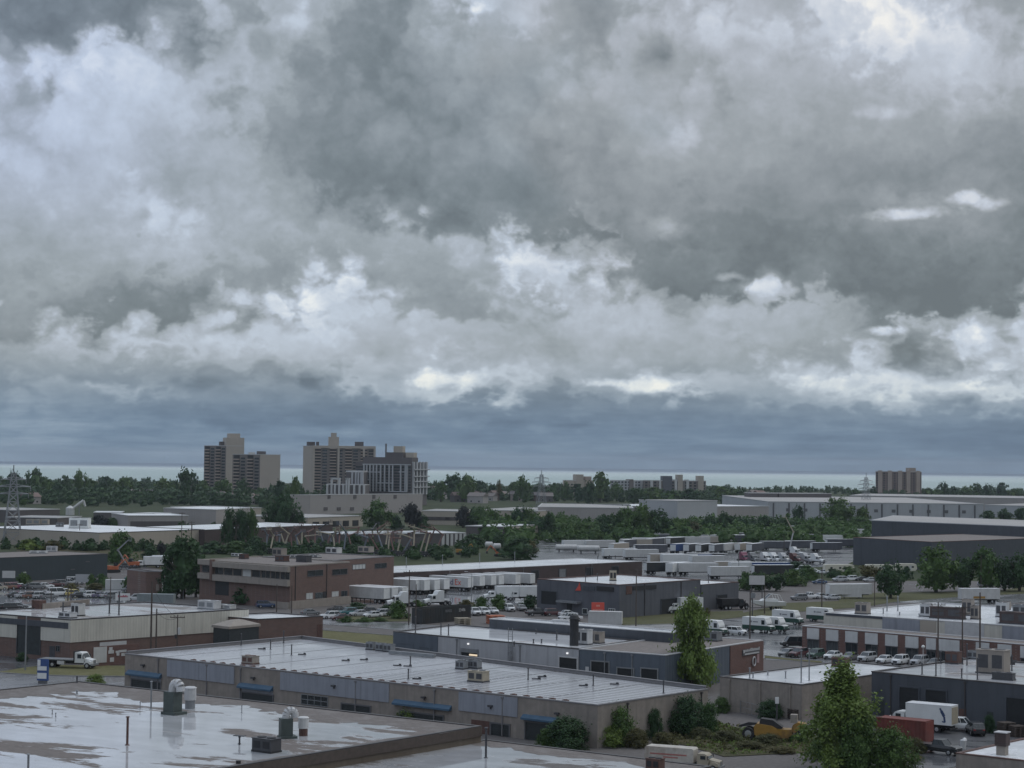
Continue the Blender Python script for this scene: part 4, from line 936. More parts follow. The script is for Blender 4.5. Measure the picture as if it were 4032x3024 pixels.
for k, x, y, d, mt in (('i', 705, 800, (2.6, 1.8, 2.0), 'beige_band'), ('i', 1300, 825, (2.0, 1.6, 2.2), 'coping_light'), ('i', 1500, 845, (6.5, 2.0, 2.0), 'dark_brick'), ('i', 1690, 815, (2.0, 1.6, 3.0), 'beige_band'), ('i', 1760, 850, (1.6, 1.4, 2.4), 'beige_band'), ('i', 2010, 830, (2.2, 1.6, 2.6), 'coping_light'), ('i', 2160, 895, (6.5, 2.4, 2.0), 'dark_brick'), ('i', 2050, 760, (1.4, 1.2, 1.4), 'beige_band'), ('i', 2190, 830, (3.0, 2.0, 2.2), 'steel')):
    B8.hvac(k, x, y, d, rad(-35), mt)
for x, y, h in ((932, 775, 3.0), (1033, 775, 3.0), (897, 800, 1.0), (1050, 815, 0.6), (1232, 830, 0.6), (1640, 790, 2.2)): B8.pipe('i', x, y, h, 0.12, 'steel')

# tan block with white roof in front of it
zB9 = 5.0
W9, S9, N9 = on('m', 575, 547, zB9), on('m', 1370, 627, zB9), on('m', 1765, 396, zB9)
B9 = Bld('tan_block_building', 'plain tan block building with a bright white roof behind shrubs', 'building', [W9, S9, S9 + (N9 - W9), N9], zB9, 'tan_block', 'roof_white', 'coping_dark', 0.18, 0.12)
B9.hvac('m', 1745, 455, (2.4, 1.5, 1.2), rad(-35), 'rust', 'chassis')
for x, y, h in ((865, 570, 1.5), (898, 565, 0.8), (1040, 540, 0.5), (1212, 570, 1.0), (1363, 610, 4.6), (1440, 590, 4.6), (1860, 505, 0.5)): B9.pipe('m', x, y, h, 0.1, 'steel')

def downpipes(bd, i, fr, mat='coping_dark'):
    L = bd.edge(i)[3]
    for f in fr: mb = MB(); bd.slab(mb, i, L * f, L * f + .14, .1, bd.z - .3, .02, .16); bd.slab(mb, i, L * f - .12, L * f + .26, bd.z - .55, bd.z - .3, .02, .24); bd.fit('downpipe', mb, mat)
downpipes(B9, 0, (.12, .5, .86), 'beige_band'); downpipes(B9, 1, (.2, .7), 'beige_band'); downpipes(B2, 1, (.25, .93), 'coping_dark'); downpipes(B2, 0, (.085, .205, .285, .54, .70, .83), 'coping_grey'); downpipes(B3, 0, (.36, .7), 'steel'); downpipes(B3x, 0, (.3, .62), 'steel'); downpipes(B5, 1, (.08, .6), 'coping_dark'); downpipes(B7, 1, (.3, .75), 'coping_dark'); downpipes(B6, 0, (.05, .3, .55, .8), 'coping_grey')
for i, q0, q1 in ((0, .1, .9), (1, .15, .9)):
    L = B9.edge(i)[3]; B9.panel('patched_block', i, (L * q0, L * q1, .02, .7), 'beige_band', .03)
zB10 = 6.3
A10, C10 = on('n', 617, 378, zB10), on('n', 1640, 234, zB10)
u10 = on('n', 2212, 522, zB10) - A10
B10 = Bld('charcoal_garage', 'charcoal painted garage with dark roller doors or bays and puddled roof', 'building', [A10, A10 + u10 * 1.3, A10 + u10 * 1.3 + (C10 - A10), C10], zB10, 'charcoal', 'roof_patchy', 'coping_dark', 0.2, 0.16)
B10.panel('door', 0, B10.rect(0, 'n', 685, 680, 852, 750), 'door_dark', 0.06)
for x0, yt, yb, x1 in ((912, 545, 770, 1110), (1187, 573, 795, 1398), (2032, 655, 960, 2260)): B10.bay(0, B10.rect(0, 'n', x0, yt, yb, x1), 'shade_black', 'charcoal')
for x0, yt, yb, x1 in ((1530, 770, 900, 1606), (1825, 800, 960, 1890)): B10.panel('door', 0, B10.rect(0, 'n', x0, yt, yb, x1), 'rust' if x0 < 1700 else 'door_dark', 0.06)
for x, y, d, mt in ((1890, 400, (4.2, 2.6, 3.2), 'beige_band'), (1475, 300, (2.0, 1.8, 1.6), 'rust'), (1690, 250, (1.8, 1.4, 1.0), 'steel'), (2000, 470, (3.0, 1.2, 0.8), 'dark_steel')): B10.hvac('n', x, y, d, rad(-35), mt)
for x, y, h in ((1290, 430, 2.4), (1145, 415, 1.6), (1560, 455, 1.3), (1340, 300, 1.8), (1615, 320, 3.2), (1725, 470, 3.0), (2085, 370, 2.0), (2000, 330, 1.2), (1570, 310, 1.0)): B10.pipe('n', x, y, h, 0.1, 'dark_steel')
p = B10.top('n', 2085, 375); mb = MB(); mb.box(p + Vector((0, 0, 1.5)), (1.6, 0.15, 0.15)); mb.box(p + Vector((0, 0, 1.1)), (0.9, 0.15, 0.5)); mb.tube(p, p + Vector((0, 0, 2.4)), 0.1); B10.fit('roof_mast', mb, 'dark_steel')

downpipes(B10, 0, (.1, .48, .8), 'coping_dark')
zB11 = 5.2
A11, B11p, C11 = on('n', 1500, 1232, zB11), on('n', 2500, 1345, zB11), on('n', 2400, 1035, zB11)
B11 = Bld('corner_block', 'brown block building with a clean white roof and square chimney', 'building', [A11, B11p, B11p + C11 - A11, C11], zB11, 'tan_block', 'roof_white', 'rust', 0.1, 0.1)
p = B11.top('n', 1985, 1255); mb = MB(); mb.box(p + Vector((0, 0, 0.5)), (1.0, 1.0, 1.0), rad(-35), 0); mb.box(p + Vector((0, 0, 1.7)), (1.25, 1.25, 1.4), rad(-35), 1); mb.box(p + Vector((0, 0, 2.44)), (1.4, 1.4, 0.1), rad(-35), 2); B11.fit('chimney', mb, ['beige_band', 'dark_brick', 'coping_light'])

# dark sheds
zB12 = 10
B12 = Bld('dark_shed', 'large windowless dark shed with a brown roof beyond the trees', 'shed', [on('d', 1005, 602, zB12), on('d', 1560, 634, zB12), on('d', 2400, 604, zB12), on('d', 2400, 604, zB12) + on('d', 1005, 602, zB12) - on('d', 1560, 634, zB12)], zB12, 'charcoal', 'roof_brown', 'rust', 0.1, 0.2)
zB12b = 14
A12 = on('d', 1135, 480, zB12b)
e12 = on('d', 2400, 530, zB12b); f12 = on('d', 1290, 447, zB12b)
B12b = Bld('tall_dark_shed', 'taller dark shed with a pale grey roof behind the brown-roofed one', 'shed', [A12, e12, e12 + f12 - A12, f12], zB12b, 'charcoal', 'roof_far_dull', 'coping_light', 0.05, 0.3)
zB13 = 7.0
a13, b13 = on('e', 60, 428, zB13), on('e', 1172, 387, zB13)
B13 = Bld('dark_teal_warehouse', 'dark blue-green warehouse with a brown roof behind the parked cars', 'warehouse', [a13 - (b13 - a13) * 0.6, b13, b13 - U * 26, a13 - (b13 - a13) * 0.6 - U * 26], zB13, pmat('teal_wall', (0.032, 0.045, 0.052), 0.6, 0.1, 0.2, 0.3), 'roof_brown', 'coping_dark', 0.1, 0.15)
B13.hvac('e', 565, 365, (3, 2, 1.4), 0, 'coping_light', 'steel'); B13.hvac('e', 420, 385, (5, 2, .5), 0, 'white_paint', 'steel')
for x, y in ((930, 470), (770, 555)): B13.panel('wall_vent', 0, B13.rect(0, 'e', x, y, y + 10, x + 45), 'frame', 0.1)
B13.panel('wall_light', 0, B13.rect(0, 'q', 330, 185, 220, 362), 'white_paint', 0.2)
zB14 = 6.5
c14 = on('e', 1080, 158, zB14)
B14 = Bld('white_roof_warehouse', 'long tan warehouse with a wide white roof below the far trees', 'warehouse', [on('e', -300, 96, zB14), c14, on('f', 258, 108, zB14), on('f', 258, 108, zB14) + (on('e', -300, 96, zB14) - c14)], zB14, 'far_tan', 'roof_far', 'coping_dark', 0.1, 0.25)
B14.hvac('e', 365, 70, (6, 3, 2), 0, 'far_tan', 'steel'); B14.hvac('e', 455, 70, (6, 3, 2), 0, 'far_tan', 'steel'); B14.hvac('e', 870, 110, (8, 5, 4), 0, 'white_paint', 'steel'); B14.hvac('e', 650, 95, (3, 2, 1.5), 0, 'dark_steel', 'steel')
zB15 = 6.5
a15, b15 = on('f', 262, 112, zB15), on('f', 1500, 62, zB15)
B15 = Bld('brown_warehouse', 'brown brick warehouse with a white roof partly hidden by trees', 'warehouse', [a15, b15, b15 - U * 40, a15 - U * 40], zB15, 'dark_brick', 'roof_far', 'coping_dark', 0.1, 0.25)

# ------------------------------------------------------------------ vehicles: one prototype of each kind, then copies
ORD = ['first', 'second', 'third', 'fourth', 'fifth', 'sixth', 'seventh', 'eighth', 'ninth', 'tenth', 'eleventh', 'twelfth', 'thirteenth', 'fourteenth', 'fifteenth', 'sixteenth',
       'seventeenth', 'eighteenth', 'nineteenth', 'twentieth', 'twenty-first', 'twenty-second', 'twenty-third', 'twenty-fourth', 'twenty-fifth', 'twenty-sixth', 'twenty-seventh', 'twenty-eighth', 'twenty-ninth', 'thirtieth']
PAINT = {}
for nm, c in dict(white=(.62, .63, .63), silver=(.38, .39, .40), grey=(.14, .145, .15), black=(.015, .016, .018), red=(.17, .022, .06), maroon=(.075, .02, .022), blue=(.03, .06, .13), brown=(.16, .075, .045),
                  green=(.03, .07, .05), tan=(.30, .27, .21), purple=(.10, .09, .15), yellow=(.45, .36, .08), teal=(.02, .11, .12)).items():
    PAINT[nm] = pmat('paint_' + nm, c, 0.28, 0.04, 0.5, coat=0.5)
def wheel(par, x, y, r=0.33, wd=0.22, nm='wheel'):
    mb = MB(); sgn = 1 if y > 0 else -1
    mb.tube((0, -wd / 2, 0), (0, wd / 2, 0), r, n=14, m=0); mb.tube((0, sgn * (wd / 2 - 0.01), 0), (0, sgn * (wd / 2 + 0.015), 0), r * 0.62, r * 0.5, 10, 1)
    o = mb.build(nm, ['tyre', 'rim'], par); o.location = (x, y, r); return o
def lamp(par, nm, x, y, z, mat, d=(0.06, 0.32, 0.14)):
    mb = MB(); mb.box((0, 0, 0), d); o = mb.build(nm, mat, par); o.location = (x, y, z); return o
def car_proto(kind, label, cat, L, W, zb, belt, H, hood, deck, xw, xr, tilt_f, tilt_r, bed=None):
    t = thing('parked_' + kind, label, cat)
    h = W / 2; mb = MB()
    xs = [(-L / 2, .82, zb + .12, deck - .12), (-L / 2 + .12, .92, zb, deck), (-L / 2 + .6, 1.0, zb - .05, deck + .02), (xr, 1.0, zb - .06, belt), (xw, 1.0, zb - .06, belt), (L / 2 - .75, .98, zb - .05, hood), (L / 2 - .2, .9, zb, hood - .1), (L / 2, .72, zb + .1, hood - .24)]
    rings = []
    for x, k, z0, z1 in xs:
        w = h * k; zm = z0 + (z1 - z0) * .6
        rings.append([(x, -w * .92, z0), (x, -w, z0 + .12), (x, -w, zm), (x, -w * .9, z1), (x, w * .9, z1), (x, w, zm), (x, w, z0 + .12), (x, w * .92, z0)])
    mb.loft(rings)
    body = mb.build('body', PAINT['white'], t, smooth=False)
    cb = MB(); a, b = h * .88, h * .74
    base = [(xr, -a, belt), (xw, -a, belt), (xw, a, belt), (xr, a, belt)]
    top = [(xr + tilt_r, -b, H - .05), (xw - tilt_f, -b, H - .05), (xw - tilt_f, b, H - .05), (xr + tilt_r, b, H - .05)]
    cb.loft([base, top]); cb.build('windows', 'glass', t)
    rf = MB(); q = .04
    rf.loft([[(xr + tilt_r - q, -b - q, H - .07), (xw - tilt_f + q, -b - q, H - .07), (xw - tilt_f + q, b + q, H - .07), (xr + tilt_r - q, b + q, H - .07)], [(xr + tilt_r + .12, -b + .1, H), (xw - tilt_f - .12, -b + .1, H), (xw - tilt_f - .12, b - .1, H), (xr + tilt_r + .12, b - .1, H)]])
    for f in (0.0, 0.5, 1.0):        # pillars
        for sy in (-1, 1):
            xb = xr + (xw - xr) * f; xt = xr + tilt_r + (xw - tilt_f - xr - tilt_r) * f
            rf.tube((xb, sy * a * 1.01, belt - .02), (xt, sy * b * 1.02, H - .05), .045, n=5)
    rf.build('roof', PAINT['white'], t)
    if bed:
        bm = MB(); bm.bx(-L / 2 + .12, xr - .1, -h * .82, h * .82, deck - .02, deck + .015); bm.build('cargo_bed', 'chassis', t)
    r = .34 if H < 1.6 else .38
    for sx in (-L * .3, L * .31):
        for sy in (-1, 1): wheel(t, sx, sy * (h - .1), r)
    for sy in (-1, 1):
        lamp(t, 'headlight', L / 2 - .1, sy * h * .62, hood - .22, 'lamp_glass'); lamp(t, 'tail_light', -L / 2 + .02, sy * h * .66, deck - .22, 'red_lamp')
    gr = MB(); gr.bx(L / 2 - .04, L / 2 + .02, -h * .4, h * .4, zb + .1, hood - .3); gr.build('grille', 'chassis', t)
    return t
PROTO = {}
PROTO['sedan'] = car_proto('car', 'white car', 'car', 4.6, 1.8, .26, .92, 1.45, .92, .98, 1.05, -1.55, .75, .55)
PROTO['suv'] = car_proto('suv', 'white suv', 'car', 4.7, 1.88, .32, 1.08, 1.75, 1.08, 1.1, 1.05, -2.15, .6, .3)
PROTO['pickup'] = car_proto('pickup', 'white pickup', 'pickup truck', 5.6, 1.95, .42, 1.15, 1.85, 1.15, 1.1, 1.2, -.6, .55, .15, True)
PROTO['van'] = car_proto('van', 'white van', 'van', 5.4, 1.98, .32, 1.15, 2.15, 1.12, 1.3, 1.75, -2.55, .65, .08)
CARKIND = dict(sedan='car', suv='SUV', pickup='pickup truck', van='van')
FIRST = set()
def place(proto, loc, rz, label, group=None):
    p = PROTO[proto]
    if proto not in FIRST:
        FIRST.add(proto); p.location = loc; p.rotation_euler = (0, 0, rz); p['label'] = label
        if group: p['group'] = group
        return p
    return dup(p, loc, rz, label, group)
def car(k, x, y, deg, kind, col, label, group=None):
    o = place(kind, on(k, x, y, 0.06), rad(deg), label, group)
    for ch in o.children:
        if ch.name.split('.')[0] in ('body', 'roof'):
            ch.material_slots[0].link = 'OBJECT'; ch.material_slots[0].material = PAINT[col]
    return o
def row(k, spec, deg, where, group):
    """spec: (x, y, kind, colour); labelled by order along the row"""
    for n, (x, y, kind, col) in enumerate(spec):
        car(k, x, y, deg + (n * 7 % 5 - 2) * 1.5, kind, col, '%s %s, %s %s' % (col, CARKIND[kind], ORD[n], where), group)

# customer cars before the brick showroom
row('i', [(0, 1195, 'sedan', 'grey'), (105, 1202, 'suv', 'maroon'), (266, 1212, 'suv', 'green'), (425, 1218, 'sedan', 'white'), (588, 1230, 'sedan', 'grey'), (745, 1243, 'suv', 'silver'), (910, 1258, 'sedan', 'white'), (1055, 1270, 'suv', 'white'), (1235, 1275, 'suv', 'silver'), (1385, 1290, 'sedan', 'grey')],
    -128, 'in the row facing away from the brick piers', 'cars in the row before the brick showroom')
for x, y, kd, cl, dg, lb in ((870, 1172, 'suv', 'black', -35, 'black SUV hard against the brick piers, nearest the pale sedans'), (1190, 1200, 'suv', 'black', -35, 'black SUV against the brick piers by the globe lamp post'), (1500, 1222, 'van', 'black', -35, 'black van against the piers under the white shop sign'),
                         (60, 1108, 'van', 'black', 190, 'large black van at the corner of the brick showroom'), (1900, 1225, 'pickup', 'black', -60, 'black pickup with white cab roof beyond the charcoal garage roof'), (700, 1150, 'sedan', 'grey', -40, 'dark grey car behind the silver SUV at the brick piers')):
    car('i', x, y, dg, kd, cl, lb)
# delivery yard
car('h', 1225, 1030, -40, 'suv', 'white', 'white SUV parked beside the green-skirted delivery vans')
# cars at the depot fence
row('r', [(280, 570, 'suv', 'white'), (385, 585, 'sedan', 'maroon'), (470, 530, 'suv', 'teal'), (590, 540, 'sedan', 'silver'), (740, 555, 'sedan', 'white'), (830, 545, 'suv', 'silver')], 215, 'from the office in the row by the depot hedge', 'cars by the depot hedge')
row('r', [(1850, 530, 'pickup', 'white'), (1950, 525, 'suv', 'white'), (2045, 510, 'sedan', 'white')], -70, 'past the lettered dark container end', 'cars past the lettered container')
car('r', 60, 530, 30, 'sedan', 'grey', 'grey car half hidden behind the brown brick annex'); car('f', 850, 868, 20, 'suv', 'blue', 'blue SUV before the brick office plinth')
car('r', 350, 495, 200, 'sedan', 'black', 'black car in front of the office plinth by the white SUV'); car('r', 700, 510, 200, 'sedan', 'black', 'black car behind the silver sedan near the hedge')
car('g', 1120, 810, -75, 'suv', 'white', 'white SUV nosing out of the hedge beside the workshop'); car('g', 1225, 805, -75, 'sedan', 'grey', 'grey car to the side of the white SUV by the workshop hedge')
car('g', 1360, 850, 25, 'pickup', 'black', 'black pickup in front of the grey workshop'); car('g', 1500, 850, 25, 'suv', 'maroon', 'dark red SUV in front of the grey workshop porch'); car('g', 1630, 855, 20, 'sedan', 'white', 'white car behind the white pickup near the red sign')
car('g', 1650, 895, 200, 'pickup', 'white', 'white pickup truck beside the red sign board')
# used-car lot
row('q', [(215, 545, 'sedan', 'black'), (330, 548, 'sedan', 'silver'), (450, 558, 'suv', 'brown'), (570, 558, 'suv', 'silver'), (690, 560, 'sedan', 'grey'), (810, 520, 'van', 'white'), (930, 510, 'suv', 'white'), (1050, 525, 'suv', 'yellow'), (1110, 545, 'sedan', 'black'), (1200, 535, 'sedan', 'green'), (1300, 545, 'suv', 'white'), (1400, 545, 'sedan', 'purple'), (1510, 545, 'sedan', 'silver'), (1600, 560, 'suv', 'grey')],
    35, 'from the left along the front line of the car lot', 'cars in the front line of the car lot')
row('q', [(-20, 440, 'suv', 'tan'), (90, 432, 'pickup', 'brown'), (200, 425, 'suv', 'red'), (300, 420, 'sedan', 'white'), (420, 425, 'sedan', 'black'), (520, 425, 'suv', 'grey'), (640, 410, 'sedan', 'white'), (790, 388, 'sedan', 'maroon'), (880, 380, 'suv', 'grey'), (960, 372, 'pickup', 'silver'), (1060, 360, 'van', 'white'), (1290, 345, 'suv', 'black')],
    25, 'from the left along the back line of the car lot', 'cars in the back line of the car lot')
row('q', [(20, 715, 'sedan', 'black'), (100, 712, 'sedan', 'silver'), (175, 722, 'suv', 'black'), (260, 700, 'sedan', 'grey')], 15, 'from the left behind the cream factory roof', 'cars just behind the cream factory roof')
car('q', 1850, 470, 195, 'van', 'grey', 'grey van behind the white sign with red lettering'); car('q', 1905, 590, 195, 'suv', 'silver', 'silver SUV just beside the white sign with red lettering'); car('q', 2000, 475, 260, 'van', 'white', 'white van against the small brick shed')
# cars beyond the boulevard
row('i', [(110, 672, 'suv', 'grey'), (215, 660, 'pickup', 'white'), (300, 655, 'sedan', 'white'), (420, 668, 'sedan', 'silver')], 205, 'from the white boat on its trailer', 'cars between the boat and the white box trailer')
row('i', [(300, 520, 'sedan', 'blue'), (490, 498, 'suv', 'silver'), (590, 492, 'suv', 'white'), (690, 492, 'sedan', 'black'), (775, 500, 'sedan', 'silver')], 195, 'in the row above the white box trailer', 'cars behind the white box trailer')
row('i', [(150, 405, 'van', 'white'), (245, 420, 'sedan', 'white'), (330, 425, 'sedan', 'white')], 160, 'among the bushes before the cream camper', 'cars among the bushes')
row('i', [(1850, 545, 'suv', 'silver'), (1920, 545, 'sedan', 'white'), (2065, 540, 'suv', 'purple'), (2160, 545, 'suv', 'silver')], -25, 'under the roadside trees by the dark shed', 'cars under the roadside trees')
car('n', 810, 1150, 40, 'sedan', 'silver', 'silver car under the leafy tree beside the red container'); car('n', 1330, 1240, -42, 'pickup', 'black', 'black pickup below the white moving truck with the blue mark')
car('n', 1700, 1040, 90, 'suv', 'black', 'black vehicle by the charcoal garage wall'); 

# ------------------------------------------------------------------ trucks and trailers
def trailer_proto(nm='box_trailer', L=13.5, H=2.75, base=1.15, W=2.55, body='white_dirty', landing=True):
    t = thing(nm, 'white trailer', 'trailer')
    mb = MB(); mb.bx(-L / 2, L / 2, -W / 2, W / 2, base, base + H)
    for q in range(int(L / 0.9)):                       # side posts
        x = -L / 2 + .45 + q * .9
        for sy in (-1, 1): mb.bx(x - .03, x + .03, sy * W / 2 - .02, sy * W / 2 + .02, base + .1, base + H - .1)
    mb.build('box', body, t)
    rm = MB(); rm.bx(-L / 2 - .02, L / 2 + .02, -W / 2 - .02, W / 2 + .02, base + H + .002, base + H + .05); rm.build('roof', 'trailer_roof', t)
    d = MB()
    for sy in (-1, 1): d.bx(-L / 2 - .05, -L / 2 - .002, sy * .02 if sy > 0 else -W / 2 + .06, W / 2 - .06 if sy > 0 else -.02, base + .1, base + H - .3)
    d.build('rear_door', 'white_paint', t)
    f = MB(); f.bx(-L / 2 + .1, L / 2 - .6, -.5, .5, base - .3, base - .005); f.bx(-L / 2 + .05, -L / 2 + .15, -1.1, 1.1, .5, .62)
    for sy in (-.9, .9): f.bx(-L / 2 + .08, -L / 2 + .14, sy - .05, sy + .05, .6, base)
    if landing:
        for sy in (-.8, .8): f.bx(L / 2 - 3, L / 2 - 2.85, sy - .07, sy + .07, .05, base)
    f.build('chassis', 'chassis', t)
    for x in (-L / 2 + 1.4, -L / 2 + 2.7):
        for sy in (-1, 1): wheel(t, x, sy * 1.0, .5, .5)
    return t
def cab(t, x, W=2.4, H=2.6, nose=1.6, sleeper=0.0, paint='white_paint'):
    """conventional truck cab, bonnet forward of x"""
    mb = MB(); h = W / 2
    mb.side([(x - 1.6, .95), (x + .05, .95), (x + .25, 1.75), (x - .25, H - .1), (x - .5, H), (x - 1.5, H), (x - 1.6, H - .1)], -h * .92, h * .92)
    if sleeper: mb.side([(x - 1.6 - sleeper, .95), (x - 1.6, .95), (x - 1.45, H), (x - 1.9, H + .85), (x - 2.3, H + 1.0), (x - 1.6 - sleeper, H + 1.0)], -h * .96, h * .96)
    mb.build('cab', paint, t)
    b = MB(); b.loft([[(x + .2, -h * .75, .8), (x + .2, h * .75, .8), (x + .2, h * .75, 1.7), (x + .2, h * .4, 1.82), (x + .2, -h * .4, 1.82), (x + .2, -h * .75, 1.7)], [(x + nose, -h * .7, .8), (x + nose, h * .7, .8), (x + nose, h * .62, 1.4), (x + nose, h * .35, 1.52), (x + nose, -h * .35, 1.52), (x + nose, -h * .62, 1.4)]])
    for sy in (-1, 1): b.side([(x + .1, .75), (x + nose - .1, .75), (x + nose - .2, 1.2), (x + nose - .6, 1.35), (x + .4, 1.3)], sy * h * .7, sy * h * .98)
    b.build('bonnet', paint, t)
    w = MB(); w.add([(x + .27, -h * .82, 1.8), (x + .27, h * .82, 1.8), (x - .2, h * .78, H - .2), (x - .2, -h * .78, H - .2)], [(0, 1, 2, 3)])
    w.v = [(a, b_, c) for a, b_, c in w.v]
    g = MB()
    g.add([(x + .26, -h * .82, 1.78), (x + .26, h * .82, 1.78), (x - .19, h * .78, H - .2), (x - .19, -h * .78, H - .2), (x + .2, -h * .82, 1.75), (x + .2, h * .82, 1.75)], [(0, 1, 2, 3), (0, 4, 5, 1)])
    for sy in (-1, 1): g.bx(x - 1.1, x - .35, sy * h * .93 - .02, sy * h * .93 + .02, 1.7, H - .3)
    g.build('windscreen', 'glass', t)
    gr = MB(); gr.bx(x + nose - .01, x + nose + .05, -h * .4, h * .4, .85, 1.4); gr.build('grille', 'steel', t)
    bp = MB(); bp.bx(x + nose - .15, x + nose + .2, -h, h, .5, .82); bp.build('bumper', 'steel', t)
    for sy in (-1, 1):
        lamp(t, 'headlight', x + nose - .08, sy * h * .72, 1.05, 'lamp_glass'); wheel(t, x + nose * .45, sy * (h - .15), .5, .32)
        m_ = MB(); m_.bx(-.05, .05, -.1, .1, -.3, .3); o = m_.build('mirror', 'chassis', t); o.location = (x + .1, sy * (h + .15), 2.0)
def rear_axles(t, xs, r=.5):
    for x in xs:
        for sy in (-1, 1): wheel(t, x, sy * .95, r, .55)
def box_truck_proto(nm, L=6.5, H=2.6, body='white_paint'):
    t = thing(nm, 'white box truck', 'truck')
    mb = MB(); mb.bx(-L, 0, -1.25, 1.25, 1.1, 1.1 + H)
    for x in (-L, -.04): mb.bx(x - .02, x + .06, -1.27, 1.27, 1.08, 1.12 + H)
    mb.build('box', body, t)
    rf = MB(); rf.bx(-L - .03, .05, -1.27, 1.27, 1.1 + H + .004, 1.16 + H); rf.build('roof', 'trailer_roof', t)
    d = MB(); d.bx(-L - .06, -L - .004 - .02, -1.1, 1.1, 1.25, H + .9); d.build('rear_door', 'beige_boom', t)
    f = MB(); f.bx(-L + .1, 3.0, -.45, .45, .65, .98); f.bx(-L + .02, -L + .14, -1.2, 1.2, .45, .6); f.build('chassis', 'chassis', t)
    cab(t, 1.9, 2.3, 2.45, 1.4); rear_axles(t, (-L * .68,), .46)
    return t
def step_van_proto():
    t = thing('delivery_van', 'white and green delivery van', 'van')
    mb = MB(); mb.side([(-3.6, 1.5), (2.5, 1.5), (2.45, 2.2), (2.0, 3.1), (1.7, 3.2), (-3.5, 3.2), (-3.6, 3.1)], -1.15, 1.15); mb.build('body', 'white_paint', t)
    lo = MB(); lo.side([(-3.6, .55), (3.2, .55), (3.35, .8), (3.3, 1.35), (2.5, 1.495), (-3.6, 1.495)], -1.16, 1.16); lo.build('skirt', 'dark_green', t)
    g = MB(); g.add([(2.52, -1.02, 1.75), (2.52, 1.02, 1.75), (2.08, .98, 2.95), (2.08, -.98, 2.95), (2.46, -1.02, 1.7), (2.46, 1.02, 1.7)], [(0, 1, 2, 3), (0, 4, 5, 1)])
    for sy in (-1, 1): g.bx(1.15, 1.95, sy * 1.15 - .02, sy * 1.15 + .02, 1.75, 2.7)
    g.build('windscreen', 'glass', t)
    hd = MB(); hd.side([(2.52, 1.5), (3.28, 1.36), (3.2, 1.5), (2.53, 1.62)], -1.0, 1.0); hd.build('bonnet', 'white_paint', t)
    bp = MB(); bp.bx(3.2, 3.5, -1.15, 1.15, .45, .72); bp.build('bumper', 'chassis', t)
    lg = MB()
    for sy in (-1, 1): lg.bx(-1.6, -1.15, sy * 1.165 - .01, sy * 1.165 + .01, 2.1, 2.5); lg.bx(-.95, 0.3, sy * 1.165 - .01, sy * 1.165 + .01, 2.15, 2.38)
    lg.build('side_mark', 'steel', t)
    for sy in (-1, 1):
        lamp(t, 'headlight', 3.33, sy * .85, 1.05, 'lamp_glass'); wheel(t, 2.3, sy * 1.0, .42, .3); wheel(t, -2.3, sy * .95, .42, .45)
    return t
PROTO['trailer'] = trailer_proto()
PROTO['dark_trailer'] = trailer_proto('dark_trailer', body='slate')
PROTO['box_truck'] = box_truck_proto('box_truck')
PROTO['step_van'] = step_van_proto()
t = thing('road_tractor', 'white sleeper tractor', 'truck'); cab(t, 1.6, 2.45, 2.7, 1.7, 1.9); mb = MB(); mb.bx(-4.2, 2.6, -.45, .45, .6, .92); mb.build('chassis', 'chassis', t); rear_axles(t, (-2.2, -3.5)); mb = MB(); mb.box((-2.8, 0, 1.1), (1.2, 1.0, .12)); mb.build('fifth_wheel', 'dark_steel', t)
PROTO['tractor'] = t

LAST = [None]
M['bin_dark'] = pmat('bin_dark', (.022, .026, .028), .6, .2, .5, .3, dirt=(.05, .035, .025), dirt_amt=.4)
def trl(k, x, y, deg, label, group, kind='trailer', sx=1.0):
    o = place(kind, on(k, x, y, 0.06), rad(deg), label, group)
    if sx != 1.0: o.scale = (sx, 1, 1)
    LAST[0] = o; return o
# depot: trailers drawn up nose-in, doors towards us
for n, (x, y) in enumerate(((760, 400), (850, 395), (960, 390))):
    trl('r', x - 95, y - 10, 145, 'white box trailer, %s in the bank next to the brick office' % ORD[n], 'trailers next to the brick office')
for n, (x, y) in enumerate(((1240, 318), (1330, 318), (1440, 312), (1545, 306))):
    trl('r', x - 215, y - 24, 145, 'white box trailer, %s in the middle bank at the dark depot wall' % ORD[n], 'trailers in the middle bank at the depot')
fx = trl('r', 1590, 262, 145, 'white trailer with a purple and red carrier name along its side', 'trailers with carrier names at the depot')
fy = trl('r', 1720, 245, 145, 'white trailer with the carrier name, half behind a light pole', 'trailers with carrier names at the depot')
def lettering(par, txt, size, loc, rot, mat, nm='lettering'):
    cu = bpy.data.curves.new(nm, 'FONT'); cu.body = txt; cu.size = size; cu.extrude = 0.012; cu.align_x = 'CENTER'
    o = bpy.data.objects.new(nm, cu); COL.objects.link(o); o.parent = par; o.location = loc; o.rotation_euler = rot
    cu.materials.append(M[mat] if isinstance(mat, str) else mat)
    me = bpy.data.meshes.new_from_object(o); bpy.data.objects.remove(o)
    o = bpy.data.objects.new(nm, me); COL.objects.link(o); o.parent = par; o.location = loc; o.rotation_euler = rot; return o
for o in (fx, fy):
    lettering(o, 'Fed', 2.3, (-.2, 1.32, 1.75), (PI / 2, 0, PI), 'purple'); lettering(o, 'Ex', 2.3, (-3.35, 1.32, 1.75), (PI / 2, 0, PI), 'red_sign')
for n, (x, y) in enumerate(((1905, 240), (1990, 234), (2170, 228), (2330, 222))):
    trl('r', x - 60, y - 5, 145, 'white trailer, %s along the depot wall past the carrier-name trailers' % ORD[n], 'trailers at the far part of the depot wall')
place('tractor', on('r', 1030, 440, .06), rad(200), 'white sleeper road tractor by the hedge before the office trailers')
place('tractor', on('r', 1420, 425, .06), rad(210), 'white road tractor with a rounded sleeper behind the lettered container')
